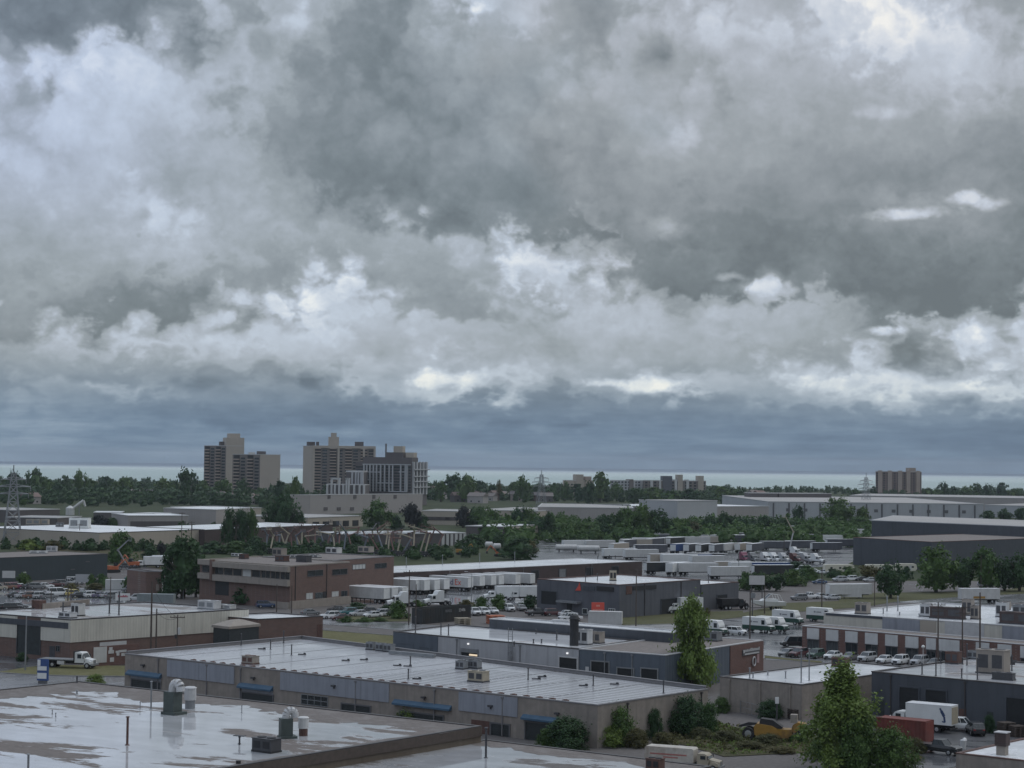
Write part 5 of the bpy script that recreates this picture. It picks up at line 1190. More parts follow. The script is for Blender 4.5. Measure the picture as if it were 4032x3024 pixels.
place('box_truck', on('r', 2080, 372, .06), rad(195), 'white box truck nearest the light pole in the truck yard', 'box trucks in the truck yard')
place('box_truck', on('r', 2330, 372, .06), rad(195), 'white box truck close to the grey workshop corner', 'box trucks in the truck yard')
place('box_truck', on('h', 660, 822, .06), rad(208), 'white box truck parked at the grey workshop bay')
bt = place('box_truck', on('n', 1010, 985, .06), rad(146), 'white moving truck with a blue mark behind the red container')
mb = MB(); 
for q, (x0, z0, x1, z1, r) in enumerate(((-5.6, 1.5, -5.5, 2.3, .16), (-5.5, 2.3, -5.1, 3.0, .24), (-5.1, 3.0, -4.9, 3.35, .14), (-5.6, 1.5, -5.2, 1.6, .1))): mb.tube((x0, 1.262, z0), (x1, 1.262, z1), r, n=6)
mb.v = [(x, 1.255 + (y - 1.262) * .05, z) for x, y, z in mb.v]; mb.build('side_emblem', PAINT['blue'], bt)
car('n', 1540, 1000, -25, 'pickup', 'white', 'white pickup nose showing past the moving truck tail')
for n, (x, y, dg, lb) in enumerate(((1010, 1035, -38, 'half hidden by the slim tree'), (1470, 1005, -38, 'third from the slim tree, side on'), (1600, 1000, -38, 'tucked close behind the side-on one'), (1750, 930, -38, 'standing alone in front of the grass'), (2080, 905, -38, 'beside the pale showroom wall'))):
    place('step_van', on('h', x - 20, y, .06), rad(dg), 'white and green delivery van %s' % lb, 'green skirted delivery vans')
trl('i', 575, 655, 18, 'white box trailer standing on the grass by the boulevard', None, 'trailer', .95)
trl('i', 1790, 700, 190, 'white trailer with a yellow stripe beyond the showroom roof', None, 'trailer', .8)
mb = MB(); mb.bx(-1.5, 2.6, 1.30, 1.33, 1.3, 1.9); mb.build('yellow_stripe', 'yellow_plant', [o for o in COL.objects if o.get('label', '').startswith('white trailer with a yellow')][0])

# storage yard behind the depot: rows of trailers
def tint(o, n, kd):
    nm, mt = ('dark', None) if kd[0] == 'd' else [('white', 'white_paint'), ('pale grey', None), ('tan', 'far_tan'), ('white', 'white_paint'), ('blue', 'blue_sign'), ('white', None), ('black', 'bin_dark')][n % 7]
    o['label'] = o['label'] % (nm, ORD[n])
    if mt: repaint(o, 'box', mt)
ydw = [('o', 640, 300, 25, 'trailer'), ('o', 960, 300, 25, 'trailer'), ('o', 1240, 345, 60, 'trailer'), ('o', 1700, 370, 15, 'dark_trailer'), ('o', 2130, 350, 60, 'trailer'), ('p', 330, 245, 62, 'dark_trailer'), ('p', 455, 248, 62, 'trailer'), ('p', 590, 248, 62, 'dark_trailer'), ('p', 690, 240, 62, 'trailer'), ('p', 850, 235, 62, 'trailer'), ('p', 970, 240, 62, 'dark_trailer'),
       ('p', 1180, 215, 15, 'dark_trailer'), ('p', 1430, 210, 15, 'dark_trailer'), ('p', 1700, 230, 15, 'dark_trailer'), ('p', 1800, 145, 12, 'trailer'), ('p', 1960, 75, 10, 'trailer'), ('p', 1180, 135, 12, 'dark_trailer'), ('p', 1500, 135, 12, 'dark_trailer'), ('p', 1850, 190, 12, 'dark_trailer'), ('p', 850, 120, 10, 'dark_trailer'), ('p', 500, 120, 10, 'trailer')]
for n, (k, x, y, dg, kd) in enumerate(ydw):
    tint(trl(k, x, y + 12, dg, '%s box trailer, %s from the white light mast in the back storage yard', 'trailers in the back rows of the storage yard', kd), n, kd)
for n, (k, x, y, dg, kd) in enumerate([('o', 1250, 445, 20, 'trailer'), ('o', 1560, 460, 20, 'trailer'), ('p', 60, 375, 20, 'trailer'), ('p', 190, 380, 20, 'trailer'), ('p', 340, 378, 20, 'trailer'), ('p', 480, 395, 25, 'trailer'), ('p', 40, 470, 20, 'trailer'), ('p', 180, 475, 60, 'trailer'), ('p', 380, 480, 15, 'trailer'), ('p', 740, 460, 20, 'trailer'), ('p', 900, 470, 20, 'trailer'), ('p', 1120, 470, 15, 'trailer'), ('p', 700, 520, 20, 'trailer'), ('p', 1150, 500, 15, 'trailer')]):
    tint(trl(k, x, y, dg, '%s box trailer, %s in the nearer rows above the workshop roof', 'trailers in the nearer rows of the storage yard', kd), n, kd)
for n, (x, y, c) in enumerate(((860, 345, 'red'), (950, 350, 'grey'), (1080, 350, 'white'), (1165, 352, 'white'), (1265, 355, 'silver'), (1380, 355, 'maroon'), (1490, 355, 'silver'), (1600, 360, 'white'), (1385, 285, 'white'))):
    o = place('tractor', on('p', x, y, .06), rad(-70 + n * 4), '%s truck cab, %s in the line of old cabs in the storage yard' % (c, ORD[n]), 'old truck cabs in the storage yard')
    repaint(o, 'cab', PAINT[c]); repaint(o, 'bonnet', PAINT[c])
rnd = random.Random(17)
for n in range(26):
    x, y = (-330 + n * 95, 205 - n * 4.5) if n < 14 else (-200 + (n - 14) * 150, 150 - (n - 14) * 9)
    trl('p', x + rnd.uniform(-30, 30), y + rnd.uniform(-8, 8), rnd.choice((12, 14, 62, 58, 10)), '%s trailer, %s along the tree edge of the storage yard', 'trailers along the tree edge of the storage yard', 'dark_trailer' if n % 3 == 0 else 'trailer')
    tint(COL.objects[-1] if False else LAST[0], n + 1, 'dark' if n % 3 == 0 else 'trailer')
# flat low-loader
t = thing('flat_trailer', 'long empty flat trailer with a pale deck in the storage yard', 'trailer', on('p', 480, 290, .06), rad(-12)); mb = MB(); mb.bx(-8, 8, -1.3, 1.3, 1.2, 1.4); mb.build('deck', 'coping_light', t); mb = MB(); mb.bx(-7.6, 6.5, -.5, .5, .8, 1.19); mb.build('chassis', 'chassis', t); rear_axles(t, (-6.3, -5)); 
# flatbed truck by the cream factory
t = thing('flatbed_truck', 'white-cab flatbed truck parked before the cream factory', 'truck', on('e', 760, 1625, .06), rad(-14))
cab(t, 3.0, 2.4, 2.7, 1.6); mb = MB(); mb.bx(-5.2, 1.2, -1.25, 1.25, 1.3, 1.45); mb.build('deck', 'steel', t); mb = MB(); mb.bx(1.25, 1.4, -1.25, 1.25, 1.3, 2.9); mb.build('headboard', 'chassis', t)
mb = MB(); mb.bx(-5.0, 4.4, -.5, .5, .7, 1.29); mb.bx(-5.15, -5.05, -1.2, 1.2, .4, 1.29); mb.build('chassis', 'chassis', t); mb = MB(); mb.bx(-1.8, -.5, -1.2, -.6, .6, 1.2); mb.build('tool_box', 'white_dirty', t); rear_axles(t, (-3.9, -2.7))
# dump truck
t = thing('dump_truck', 'dark dump truck standing at the grey metal wing', 'truck', on('h', 1215, 785, .06), rad(30)); cab(t, 2.0, 2.4, 2.6, 1.5, 0, 'chassis'); mb = MB(); mb.loft([[(-4.6, -1.1, 1.2), (0.1, -1.1, 1.2), (0.1, 1.1, 1.2), (-4.6, 1.1, 1.2)], [(-5.0, -1.3, 2.8), (0.3, -1.3, 2.8), (0.3, 1.3, 2.8), (-5.0, 1.3, 2.8)]]); mb.build('tipper_body', 'chassis', t); mb = MB(); mb.bx(-4.5, 3, -.45, .45, .7, 1.19); mb.build('chassis', 'chassis', t); rear_axles(t, (-3.6, -2.4))
# tank truck on the lot below
t = thing('cargo_truck', 'cream truck with a bonnet and a dirty red-striped box body', 'truck', on('m', 335, 1452, .06), rad(-22)); t.scale = (.82, .82, .82)
cab(t, 2.2, 2.4, 2.5, 1.7, 0, 'beige_boom'); mb = MB()
mb.side([(-7.2, 1.12), (.1, 1.12), (.1, 2.9), (-.1, 3.1), (-7.0, 3.1), (-7.2, 2.9)], -1.22, 1.22); mb.build('cargo_body', pmat('cream_dirty', (.46, .43, .38), .5, .15, .8, .4, dirt=(.25, .2, .16), dirt_amt=.7), t)
mb = MB()
for sy in (-1, 1): mb.bx(-6.4, -.9, sy * 1.225 - .012, sy * 1.225 + .012, 2.0, 2.22); mb.bx(-4.4, -2.2, sy * 1.225 - .012, sy * 1.225 + .012, 1.6, 1.8)
mb.build('red_stripe', pmat('faded_red', (.34, .14, .12), .6, .2), t); mb = MB(); mb.bx(-7.1, 3.4, -.5, .5, .7, 1.1); mb.build('chassis', 'chassis', t); rear_axles(t, (-6.1, -4.8))
# caravans
def camper(loc, rz, label, L=7.0):
    t = thing('camper', label, 'camper', loc, rz)
    mb = MB(); mb.side([(-L / 2, .7), (L / 2 - .6, .7), (L / 2, 1.4), (L / 2 - .3, 2.9), (L / 2 - .8, 3.1), (-L / 2 + .2, 3.1), (-L / 2, 2.9)], -1.2, 1.2); mb.build('body', pmat('camper_cream', (.55, .52, .43), .4, .05), t)
    g = MB()
    for x in (-L * .3, 0, L * .28):
        for sy in (-1, 1): g.bx(x - .4, x + .4, sy * 1.2 - .02, sy * 1.2 + .02, 1.7, 2.3)
    g.build('windows', 'glass', t); d = MB(); d.bx(L * .12, L * .12 + .7, -1.23, -1.19, .8, 2.6); d.build('door', 'white_dirty', t)
    for sy in (-1, 1): wheel(t, -.5, sy * 1.05, .36)
    return t
camper(on('i', 480, 425, .06), rad(15), 'cream motorhome parked behind bushes by the dark shed', 10.5); camper(on('i', 860, 425, .06), rad(5), 'white motorhome behind the round dark tree', 9.5); camper(on('i', 1110, 415, .06), rad(5), 'pale camper between the round tree and the roadside trees', 7)
# boat on a trailer
t = thing('motor_boat', 'white motor boat with a framed windscreen on a road trailer', 'boat', on('h', 1540, 790, .06), rad(195))
mb = MB(); mb.loft([[(x, -w, zt), (x, -w * .75, zb + .2), (x, 0, zb), (x, w * .75, zb + .2), (x, w, zt)] for x, w, zb, zt in ((-4.2, 1.25, .9, 2.0), (-1, 1.35, .8, 2.1), (1.8, 1.2, .9, 2.25), (3.6, .6, 1.3, 2.4), (4.6, .08, 2.0, 2.5))]); mb.build('hull', 'white_paint', t)
mb = MB(); mb.side([(-2.2, 2.05), (2.4, 2.25), (1.6, 2.7), (.8, 2.8), (-2.2, 2.7)], -.9, .9); mb.build('cabin', 'white_paint', t)
mb = MB()
for sy in (-1, 1): mb.tube((1.2, sy * .9, 2.7), (-.4, sy * .85, 4.0), .05, n=6); mb.tube((-.4, sy * .85, 4.0), (-2.6, sy * .9, 3.7), .05, n=6); mb.tube((-2.6, sy * .9, 3.7), (-3.4, sy * 1.0, 2.1), .05, n=6); mb.tube((-1.2, sy * .85, 3.9), (-1.6, sy * .9, 2.7), .05, n=6)
mb.tube((-.4, -.85, 4.0), (-.4, .85, 4.0), .05, n=6); mb.tube((-2.6, -.9, 3.7), (-2.6, .9, 3.7), .05, n=6); mb.build('arch', 'white_paint', t)
mb = MB(); mb.add([(1.2, -.88, 2.72), (1.2, .88, 2.72), (-.3, .84, 3.9), (-.3, -.84, 3.9), (1.1, -.88, 2.7), (1.1, .88, 2.7)], [(0, 1, 2, 3), (0, 4, 5, 1)]); mb.build('windscreen', 'glass', t)
mb = MB(); mb.bx(-3.8, 4.8, -.06, .06, .5, .62); mb.bx(-2.5, -2.3, -1.1, 1.1, .45, .6); mb.bx(-1.2, -1.0, -1.1, 1.1, .45, .6); 
for x in (-3, -.5, 1.5):
    for sy in (-.7, .7): mb.bx(x - .06, x + .06, sy - .06, sy + .06, .5, 1.1)
mb.build('boat_trailer', 'chassis', t)
for x in (-2.4, -1.1):
    for sy in (-1, 1): wheel(t, x, sy * 1.15, .35)
# containers
def container(nm, loc, rz, L, W, H, mat, label, cat='container', open_top=False):
    t = thing(nm, label, cat, loc, rz)
    n = int(L / .28)
    for sy in (-1, 1):                                   # corrugated long sides
        mb = MB()
        for q in range(n):
            x = -L / 2 + .1 + q * (L - .2) / n; d = .0 if q % 2 else .06
            mb.bx(x, x + (L - .2) / n, sy * (W / 2 - .12) - .05, sy * (W / 2 - .12) + .05 + 0 * d + (d if sy > 0 else 0), .16, H - .14) if sy > 0 else mb.bx(x, x + (L - .2) / n, -W / 2 + .07 - d, -W / 2 + .17, .16, H - .14)
        mb.build('side_panel', mat, t)
    e = MB()
    for sx in (-1, 1): e.bx(sx * L / 2 - .06 * (1 + sx), sx * L / 2 + .06 * (1 - sx), -W / 2 + .1, W / 2 - .1, .16, H - .14)
    e.build('end_panel', mat, t)
    f = MB()
    for sy in (-1, 1):
        for z in (.08, H - .07): f.bx(-L / 2, L / 2, sy * (W / 2 - .07) - .07, sy * (W / 2 - .07) + .07, z - .07, z + .07)
        for sx in (-1, 1): f.bx(sx * (L / 2 - .08) - .08, sx * (L / 2 - .08) + .08, sy * (W / 2 - .08) - .085, sy * (W / 2 - .08) + .085, .16, H - .15)
    f.build('frame', mat, t)
    b = MB(); b.bx(-L / 2 + .15, L / 2 - .15, -W / 2 + .15, W / 2 - .15, .1, .16) if open_top else b.bx(-L / 2 + .14, L / 2 - .14, -W / 2 + .14, W / 2 - .14, H - .1, H - .02)
    b.build('floor_plate' if open_top else 'roof_plate', mat, t); return t
container('shipping_container', on('n', 965, 1105, .06), rad(-36), 7.0, 2.6, 2.9, 'red_box', 'rusty red shipping container in front of the white moving truck')
cb = container('scrap_container', on('r', 1490, 600, .06), rad(52), 17.0, 3.0, 3.4, 'bin_dark', 'long dark open-topped container with white numbers on its side', open_top=True)
lettering(cb, '23486', .95, (5.2, -1.62, 2.1), (PI / 2, 0, 0), 'coping_light', 'number'); lettering(cb, '707022', .8, (.4, -1.62, 2.15), (PI / 2, 0, 0), 'steel', 'number')
container('teal_container', on('q', 1900, 392, .06), rad(10), 6, 2.5, 2.5, 'teal', 'teal container behind the white lettered sign')
container('office_cabin', on('q', 1650, 425, .06), rad(10), 6.5, 2.5, 2.6, 'white_dirty', 'cream site cabin among scrub behind the car lot', 'cabin')
container('grey_container', on('e', 1700, 945, .06), rad(-4), 9, 2.6, 2.7, pmat('cabin_grey', (.20, .23, .235), .6, .1), 'grey trailer body parked beside the cream factory roof', 'trailer')
container('white_bin', on('g', 1955, 925, .06), rad(-8), 7.5, 2.6, 2.9, 'white_dirty', 'white container under the red sign board')
# yellow scraper in the scrub
t = thing('earth_scraper', 'old yellow earth-moving scraper in the scrub, weathered', 'machine', on('m', 1130, 1165, .06), rad(-14)); t.scale = (.8, .8, .8)
mb = MB(); mb.side([(-3.6, .9), (-2.8, .5), (1.8, .5), (2.6, 1.1), (2.4, 1.9), (.2, 1.9), (-.8, 2.4), (-3.2, 2.7), (-3.7, 2.2)], -1.2, 1.2); mb.build('bowl', 'yellow_plant', t)
mb = MB(); mb.side([(-2.9, 2.4), (-1.2, 2.3), (.8, 1.92), (1.0, 2.2), (-.6, 3.3), (-2.6, 3.5)], -.9, .9); mb.build('load', 'chassis', t)
mb = MB(); mb.side([(2.3, 1.5), (4.4, 1.2), (4.8, 1.6), (4.7, 2.9), (3.4, 3.1), (2.6, 2.6)], -.85, .85); mb.build('engine_cover', 'yellow_plant', t)
mb = MB(); mb.bx(2.2, 3.3, -.7, .7, 3.0, 4.3); mb.build('cab', 'beige_band', t)
mb = MB(); mb.side([(-6.2, 1.9), (-3.4, 2.4), (-3.3, 2.7), (-4.6, 2.75), (-6.2, 2.2)], -.35, .35); mb.build('gooseneck', 'chassis', t)
for x, r in ((-4.6, 1.0), (3.9, .95)):
    for sy in (-1, 1): wheel(t, x, sy * 1.15, r, .6)
# boom lifts and orange machines
def boom_lift(loc, rz, label, mats, h=9.0, a1=70, a2=20, group='boom lifts stored behind the office'):
    t = thing('boom_lift', label, 'boom lift', loc, rz, group); mb = MB(); mb.bx(-1.4, 1.4, -1.0, 1.0, .55, 1.3); mb.bx(-1.0, .6, -.7, .7, 1.31, 2.0); mb.build('chassis', 'dark_steel', t)
    for sx in (-1, 1):
        for sy in (-1, 1): wheel(t, sx * 1.0, sy * .95, .42, .3)
    p0 = Vector((-.5, 0, 1.9)); p1 = p0 + Vector((math.cos(rad(a1)), 0, math.sin(rad(a1)))) * h * .62; p2 = p1 + Vector((-math.cos(rad(a2)), 0, math.sin(rad(a2)))) * h * .55
    mb = MB(); mb.tube(p0, p1, .34, .28, 6); mb.build('lower_boom', mats[0], t); mb = MB(); mb.tube(p1, p2, .27, .2, 6); mb.tube(p1 - Vector((0, .4, 0)), p1 + Vector((0, .4, 0)), .4, n=8); mb.build('upper_boom', mats[1], t)
    mb = MB(); mb.box(p2 + Vector((-.6, 0, -.2)), (1.1, 1.8, .12)); 
    for sx in (-1.1, -.1):
        for sy in (-.85, .85): mb.box(p2 + Vector((sx, sy, .35)), (.08, .08, 1.1))
    for z in (.3, .9):
        for sy in (-.85, .85): mb.box(p2 + Vector((-.6, sy, z)), (1.1, .07, .07))
        for sx in (-1.1, -.1): mb.box(p2 + Vector((sx, 0, z)), (.07, 1.8, .07))
    mb.build('basket', mats[1], t); return t
rnd = random.Random(11)
bl = [(330, 235, 'blue_boom', 8), (370, 245, 'beige_boom', 9), (440, 235, 'blue_boom', 8), (490, 240, 'beige_boom', 9.5), (545, 240, 'red_boom', 8.5), (600, 240, 'blue_boom', 8), (720, 245, 'red_boom', 9), (860, 240, 'red_boom', 9), (920, 245, 'beige_boom', 8.5), (960, 235, 'red_boom', 9.5), (1010, 255, 'blue_boom', 11), (1060, 240, 'red_boom', 8),
      (1190, 240, 'blue_boom', 7), (1290, 255, 'red_boom', 11), (1340, 260, 'blue_boom', 11), (1390, 265, 'beige_boom', 11), (1430, 260, 'red_boom', 11.5), (1480, 265, 'beige_boom', 8), (1540, 260, 'blue_boom', 9), (1610, 265, 'beige_boom', 12.5), (1680, 270, 'beige_boom', 13), (1720, 270, 'beige_boom', 12), (1820, 250, 'red_boom', 10)]
for n, (x, y, c, h) in enumerate(bl):
    boom_lift(on('t', x, y + 22, .06), rad(rnd.uniform(-40, 220)), '%s boom lift folded upright, %s from the big tree in the hire yard' % ({'b': 'blue-grey', 'r': 'rust red'}.get(c[0] if c != 'beige_boom' else 'e', 'beige'), ORD[n]), [c, rnd.choice(['beige_boom', 'red_boom', c])], h, rnd.uniform(58, 78), rnd.uniform(0, 40))
for n in range(24):
    x = 345 + n * 61 + rnd.uniform(-25, 25)
    boom_lift(on('t', x, 215 + rnd.uniform(-12, 22), .06), rad(rnd.uniform(0, 360)), 'boom lift standing crowded together, %s in the rear row of the hire yard' % ORD[n], [rnd.choice(['red_boom', 'rust', 'blue_boom', 'beige_boom']), rnd.choice(['rust', 'red_boom', 'dark_steel'])], rnd.uniform(7, 10.5), rnd.uniform(62, 82), rnd.uniform(-30, 35), 'boom lifts in the rear row of the hire yard')
boom_lift(on('p', 1335, 270, .06), rad(-10), 'tall straight boom lift with its basket raised over the storage yard', ['coping_light', 'beige_boom'], 12, 78, 62, None)
boom_lift(on('q', 1740, 150, .06), rad(190), 'grey boom lift leaning over the orange machine by the scrub', ['steel', 'steel'], 8, 60, 45, None)
def loader(loc, rz, label, mat='orange'):
    t = thing('excavator', label, 'machine', loc, rz); mb = MB()
    for sy in (-1, 1): mb.side([(-1.9, .1), (1.9, .1), (2.2, .5), (1.9, .9), (-1.9, .9), (-2.2, .5)], sy * .7, sy * 1.25)
    mb.build('tracks', 'chassis', t); mb = MB(); mb.side([(-2.2, 1.0), (1.5, 1.0), (1.5, 1.9), (-.2, 2.1), (-2.2, 2.2)], -1.1, 1.1); mb.build('body', mat, t)
    mb = MB(); mb.bx(.2, 1.5, .1, 1.0, 2.0, 3.1); mb.build('cab', 'glass', t); mb = MB(); mb.tube((1.2, -.3, 1.8), (3.6, -.3, 4.2), .26, .2, 6); mb.tube((3.6, -.3, 4.2), (5.0, -.3, 2.0), .2, .14, 6); mb.build('arm', mat, t)
    mb = MB(); mb.side([(4.7, 2.1), (5.3, 2.0), (5.4, 1.2), (4.6, 1.1)], -.8, .2); mb.build('bucket', 'dark_steel', t); return t
loader(on('q', 1590, 195, .06), rad(20), 'orange excavator beside the dark teal warehouse'); loader(on('q', 1880, 130, .06), rad(160), 'orange excavator by the white trucks near the big dark tree')
loader(on('t', 2030, 275, .06), rad(10), 'yellow-orange excavator on the ground behind the depot roof', 'yellow_plant'); loader(on('g', 1035, 335, .06), rad(190), 'orange machine with white tanks behind the depot roof')
place('box_truck', on('q', 2020, 130, .06), rad(200), 'white truck next to the orange excavator near the big dark tree', None); place('box_truck', on('q', 2140, 115, .06), rad(200), 'second white truck close to the big dark tree', None)
# horizontal tanks
for n, (k, x, y) in enumerate((('o', 480, 345), ('o', 800, 360), ('g', 940, 270), ('g', 1010, 285))):
    t = thing('storage_tank', 'white cylindrical tank, %s behind the depot roof' % ORD[n], 'tank', on(k, x, y, .06), rad(8), 'white tanks behind the depot'); L = 9 if k == 'o' else 3.2
    mb = MB(); mb.loft([[(x_, math.cos(a) * r_, 1.9 + math.sin(a) * r_) for a in [q * PI / 7 for q in range(14)]] for x_, r_ in ((-L / 2, .6), (-L / 2 + .3, 1.15), (L / 2 - .3, 1.15), (L / 2, .6))]); mb.build('shell', 'white_dirty', t)
    mb = MB(); mb.bx(-L * .35, -L * .35 + .3, -.9, .9, 0, 1.0); mb.bx(L * .3, L * .3 + .3, -.9, .9, 0, 1.0); mb.build('cradle', 'dark_steel', t)

# ------------------------------------------------------------------ far buildings
def fblk(nm, label, cat, k, pts, z, wall='far_wall', roof='roof_far_dull', cop='coping_light', depth=None, par=0.2):
    """pts: two roof-front points, or three corners of the roof"""
    a = on(k, *pts[0], z); b = on(k, *pts[1], z)
    if len(pts) == 2:
        d = (b - a).normalized(); n = Vector((-d.y, d.x, 0)); n = n if n.y > 0 else -n
        q = [a, b, b + n * depth, a + n * depth]
    else:
        c = on(k, *pts[2], z); q = [a, b, c, a + c - b]
    return Bld(nm, label, cat, q, z, wall, roof, cop, par, 0.35, over=0.2)
def fwin(bd, i, n, w, z0, z1, mat='shade_black', nm='loading_door', off=0.05):
    L = bd.edge(i)[3]
    for q in range(n):
        s = L * (off + (1 - 2 * off) * (q + .5) / n); bd.panel(nm, i, (s - w / 2, s + w / 2, z0, z1), mat, 0.15)
D1 = fblk('distribution_warehouse', 'huge pale grey distribution warehouse below the brick lakeside block', 'warehouse', 'd', [(405, 348), (1925, 366)], 12, 'far_grey', 'roof_far_dull', depth=230)
for q in range(14): L = D1.edge(0)[3]; D1.panel('downpipe', 0, (L * (.02 + q * .072), L * (.02 + q * .072) + 1.0, 0, 11), 'frame', .4)
fwin(D1, 0, 11, 2.5, 5.5, 7.5, 'frame', 'window')
fblk('end_warehouse', 'pale warehouse past the distribution warehouse at the frame edge', 'warehouse', 'd', [(1935, 372), (2500, 385)], 9, 'far_grey', 'roof_far_dull', depth=120)
fblk('rear_warehouse', 'long low grey warehouse roof behind the distribution warehouse', 'warehouse', 'd', [(980, 305), (2500, 330)], 12, 'far_wall', 'roof_far_dull', depth=120)
fblk('tan_warehouse', 'tan warehouse end just beside the downpiped distribution warehouse', 'warehouse', 'd', [(-420, 385), (408, 381)], 10, 'far_wall', 'roof_far', depth=60)
fblk('tan_warehouse_wing', 'long tan warehouse wall behind the central woods', 'warehouse', 'c', [(640, 432), (1395, 442)], 10, 'far_wall', 'roof_far_dull', depth=95)
fblk('low_tan_warehouse', 'lower tan warehouse front beside the central pylon', 'warehouse', 'c', [(150, 455), (640, 465)], 8, 'far_tan', 'roof_far_dull', depth=80)
fblk('roof_box_building', 'small grey box building on the skyline edge behind the woods', 'building', 'c', [(1745, 385), (2060, 382)], 14, 'far_grey', 'roof_far_dull', depth=30)
G1 = fblk('blank_grey_block', 'big blank grey-brown building in front of the apartment towers', 'building', 'b', [(480, 548), (712, 548), (1690, 538)], 13, 'far_wall', 'roof_far_dull')
for x in (875, 1100, 1265, 1450): r = G1.rect(1, 'b', x - 12, 550, 582, x + 12); G1.panel('wall_vent', 1, r, 'far_dark', .3)
for x in (845, 960, 1075): r = G1.rect(1, 'b', x - 16, 657, 685, x + 16); G1.panel('loading_door', 1, r, 'far_dark', .3)
E1 = fblk('low_shop_row', 'low beige shop building under the big blank grey block', 'building', 'b', [(690, 745), (1170, 728)], 6, 'far_tan', 'roof_far_dull', depth=45); fwin(E1, 0, 5, 6, 0.5, 3.5)
E2 = fblk('tan_office', 'tan low office beside the dark round trees', 'building', 'b', [(1690, 685), (1990, 690)], 8, 'far_tan', 'roof_far_dull', depth=40); fwin(E2, 0, 4, 7, 2.5, 4.5, 'far_dark', 'window')
E3 = fblk('pavilion', 'brown flat-roofed pavilion with tan arches at the wood edge', 'building', 'c', [(70, 582), (360, 588), (640, 572)], 7, 'far_dark', 'roof_far', 'coping_light'); 
r = E3.rect(1, 'c', 362, 592, 690, 638); E3.panel('tan_front', 1, (r[0], r[1], 0, 6.4), 'far_tan', .3)
for x in (385, 460, 560): r = E3.rect(1, 'c', x - 25, 605, 690, x + 22); E3.panel('archway', 1, (r[0], r[1], 0, r[3]), 'far_dark', .5)
E4 = fblk('hire_yard_shed', 'low white-roofed shed with white columns behind the boom lifts', 'shed', 't', [(985, 92), (2065, 82)], 5.5, 'far_dark', 'roof_white', 'white_dirty', depth=26)
L = E4.edge(0)[3]
for q in range(6): E4.panel('column', 0, (L * (.80 + q * .036), L * (.80 + q * .036) + 1.2, 0, 5.0), 'white_dirty', .5)
E5 = fblk('white_roof_hall', 'low hall with a tan face and long pale roof beyond the tan warehouse', 'hall', 'a', [(1425, 662), (1882, 676), (2212, 660)], 9, 'far_wall', 'roof_far', 'coping_light')
E6 = fblk('grey_hall', 'low grey hall with a flat pale roof behind the white-roofed warehouse', 'hall', 'a', [(1115, 728), (1640, 728)], 7, 'far_wall', 'roof_far', depth=38); fwin(E6, 0, 8, 4, 1.5, 4.0, 'far_dark', 'window')
fblk('small_white_hall', 'small hall with a white strip roof near the smoke-white crane', 'hall', 'a', [(815, 700), (1060, 702)], 7, 'far_dark', 'roof_far', depth=25); fblk('strip_roof_hall', 'little low hall with broken white roof strips beside it', 'hall', 'a', [(1150, 708), (1340, 712)], 7, 'far_dark', 'roof_far', depth=20)
fblk('shed_row', 'long brown row of sheds at the left under the woods', 'shed', 'a', [(120, 680), (520, 672)], 7, 'far_dark', 'roof_far_dull', depth=40); fblk('brown_shed_row', 'nearer brown row of sheds with pale roof patches', 'shed', 'a', [(60, 740), (500, 748)], 6, 'far_dark', 'roof_far_dull', depth=30)
fblk('tan_row', 'pale tan row of workshops left of the two tall dark trees', 'building', 'b', [(-110, 665), (285, 660)], 8, 'far_tan', 'roof_far_dull', depth=40)
for n, (x0, x1, y) in enumerate(((280, 470, 290), (480, 850, 292))): fblk('long_roof_terrace', 'long dark-roofed terrace near the lake, %s' % ('shorter with red end' if n == 0 else 'longer and lower'), 'terrace', 'd', [(x0, y - 2), (x1, y)], 15, 'far_dark', 'roof_far_dull', depth=20)
fblk('red_store', 'small red store building before the long lakeside terrace', 'store', 'd', [(395, 306), (500, 308)], 12, 'red_box', 'red_box', depth=25)
# white smoke-like crane hopper at the far yard
t = thing('silo_conveyor', 'white silo with a slanting conveyor among the brown sheds', 'silo', on('a', 610, 725, 0)); t.scale = (.6, .6, .6); mb = MB(); mb.tube((0, 0, 0), (0, 0, 7), 4.5, n=12); mb.tube((0, 0, 7), (0, 0, 9.5), 4.5, 1.2, 12); mb.build('silo', 'white_dirty', t); mb = MB(); mb.tube((3, 0, 7), (13, 2, 15), 1.6, n=6); mb.tube((13, 2, 15), (15, 2, 9), 1.2, n=6); mb.build('conveyor', 'white_dirty', t); mb = MB(); mb.tube((9, 1, 0), (9, 1, 11), .5, n=6); mb.build('support', 'steel', t)

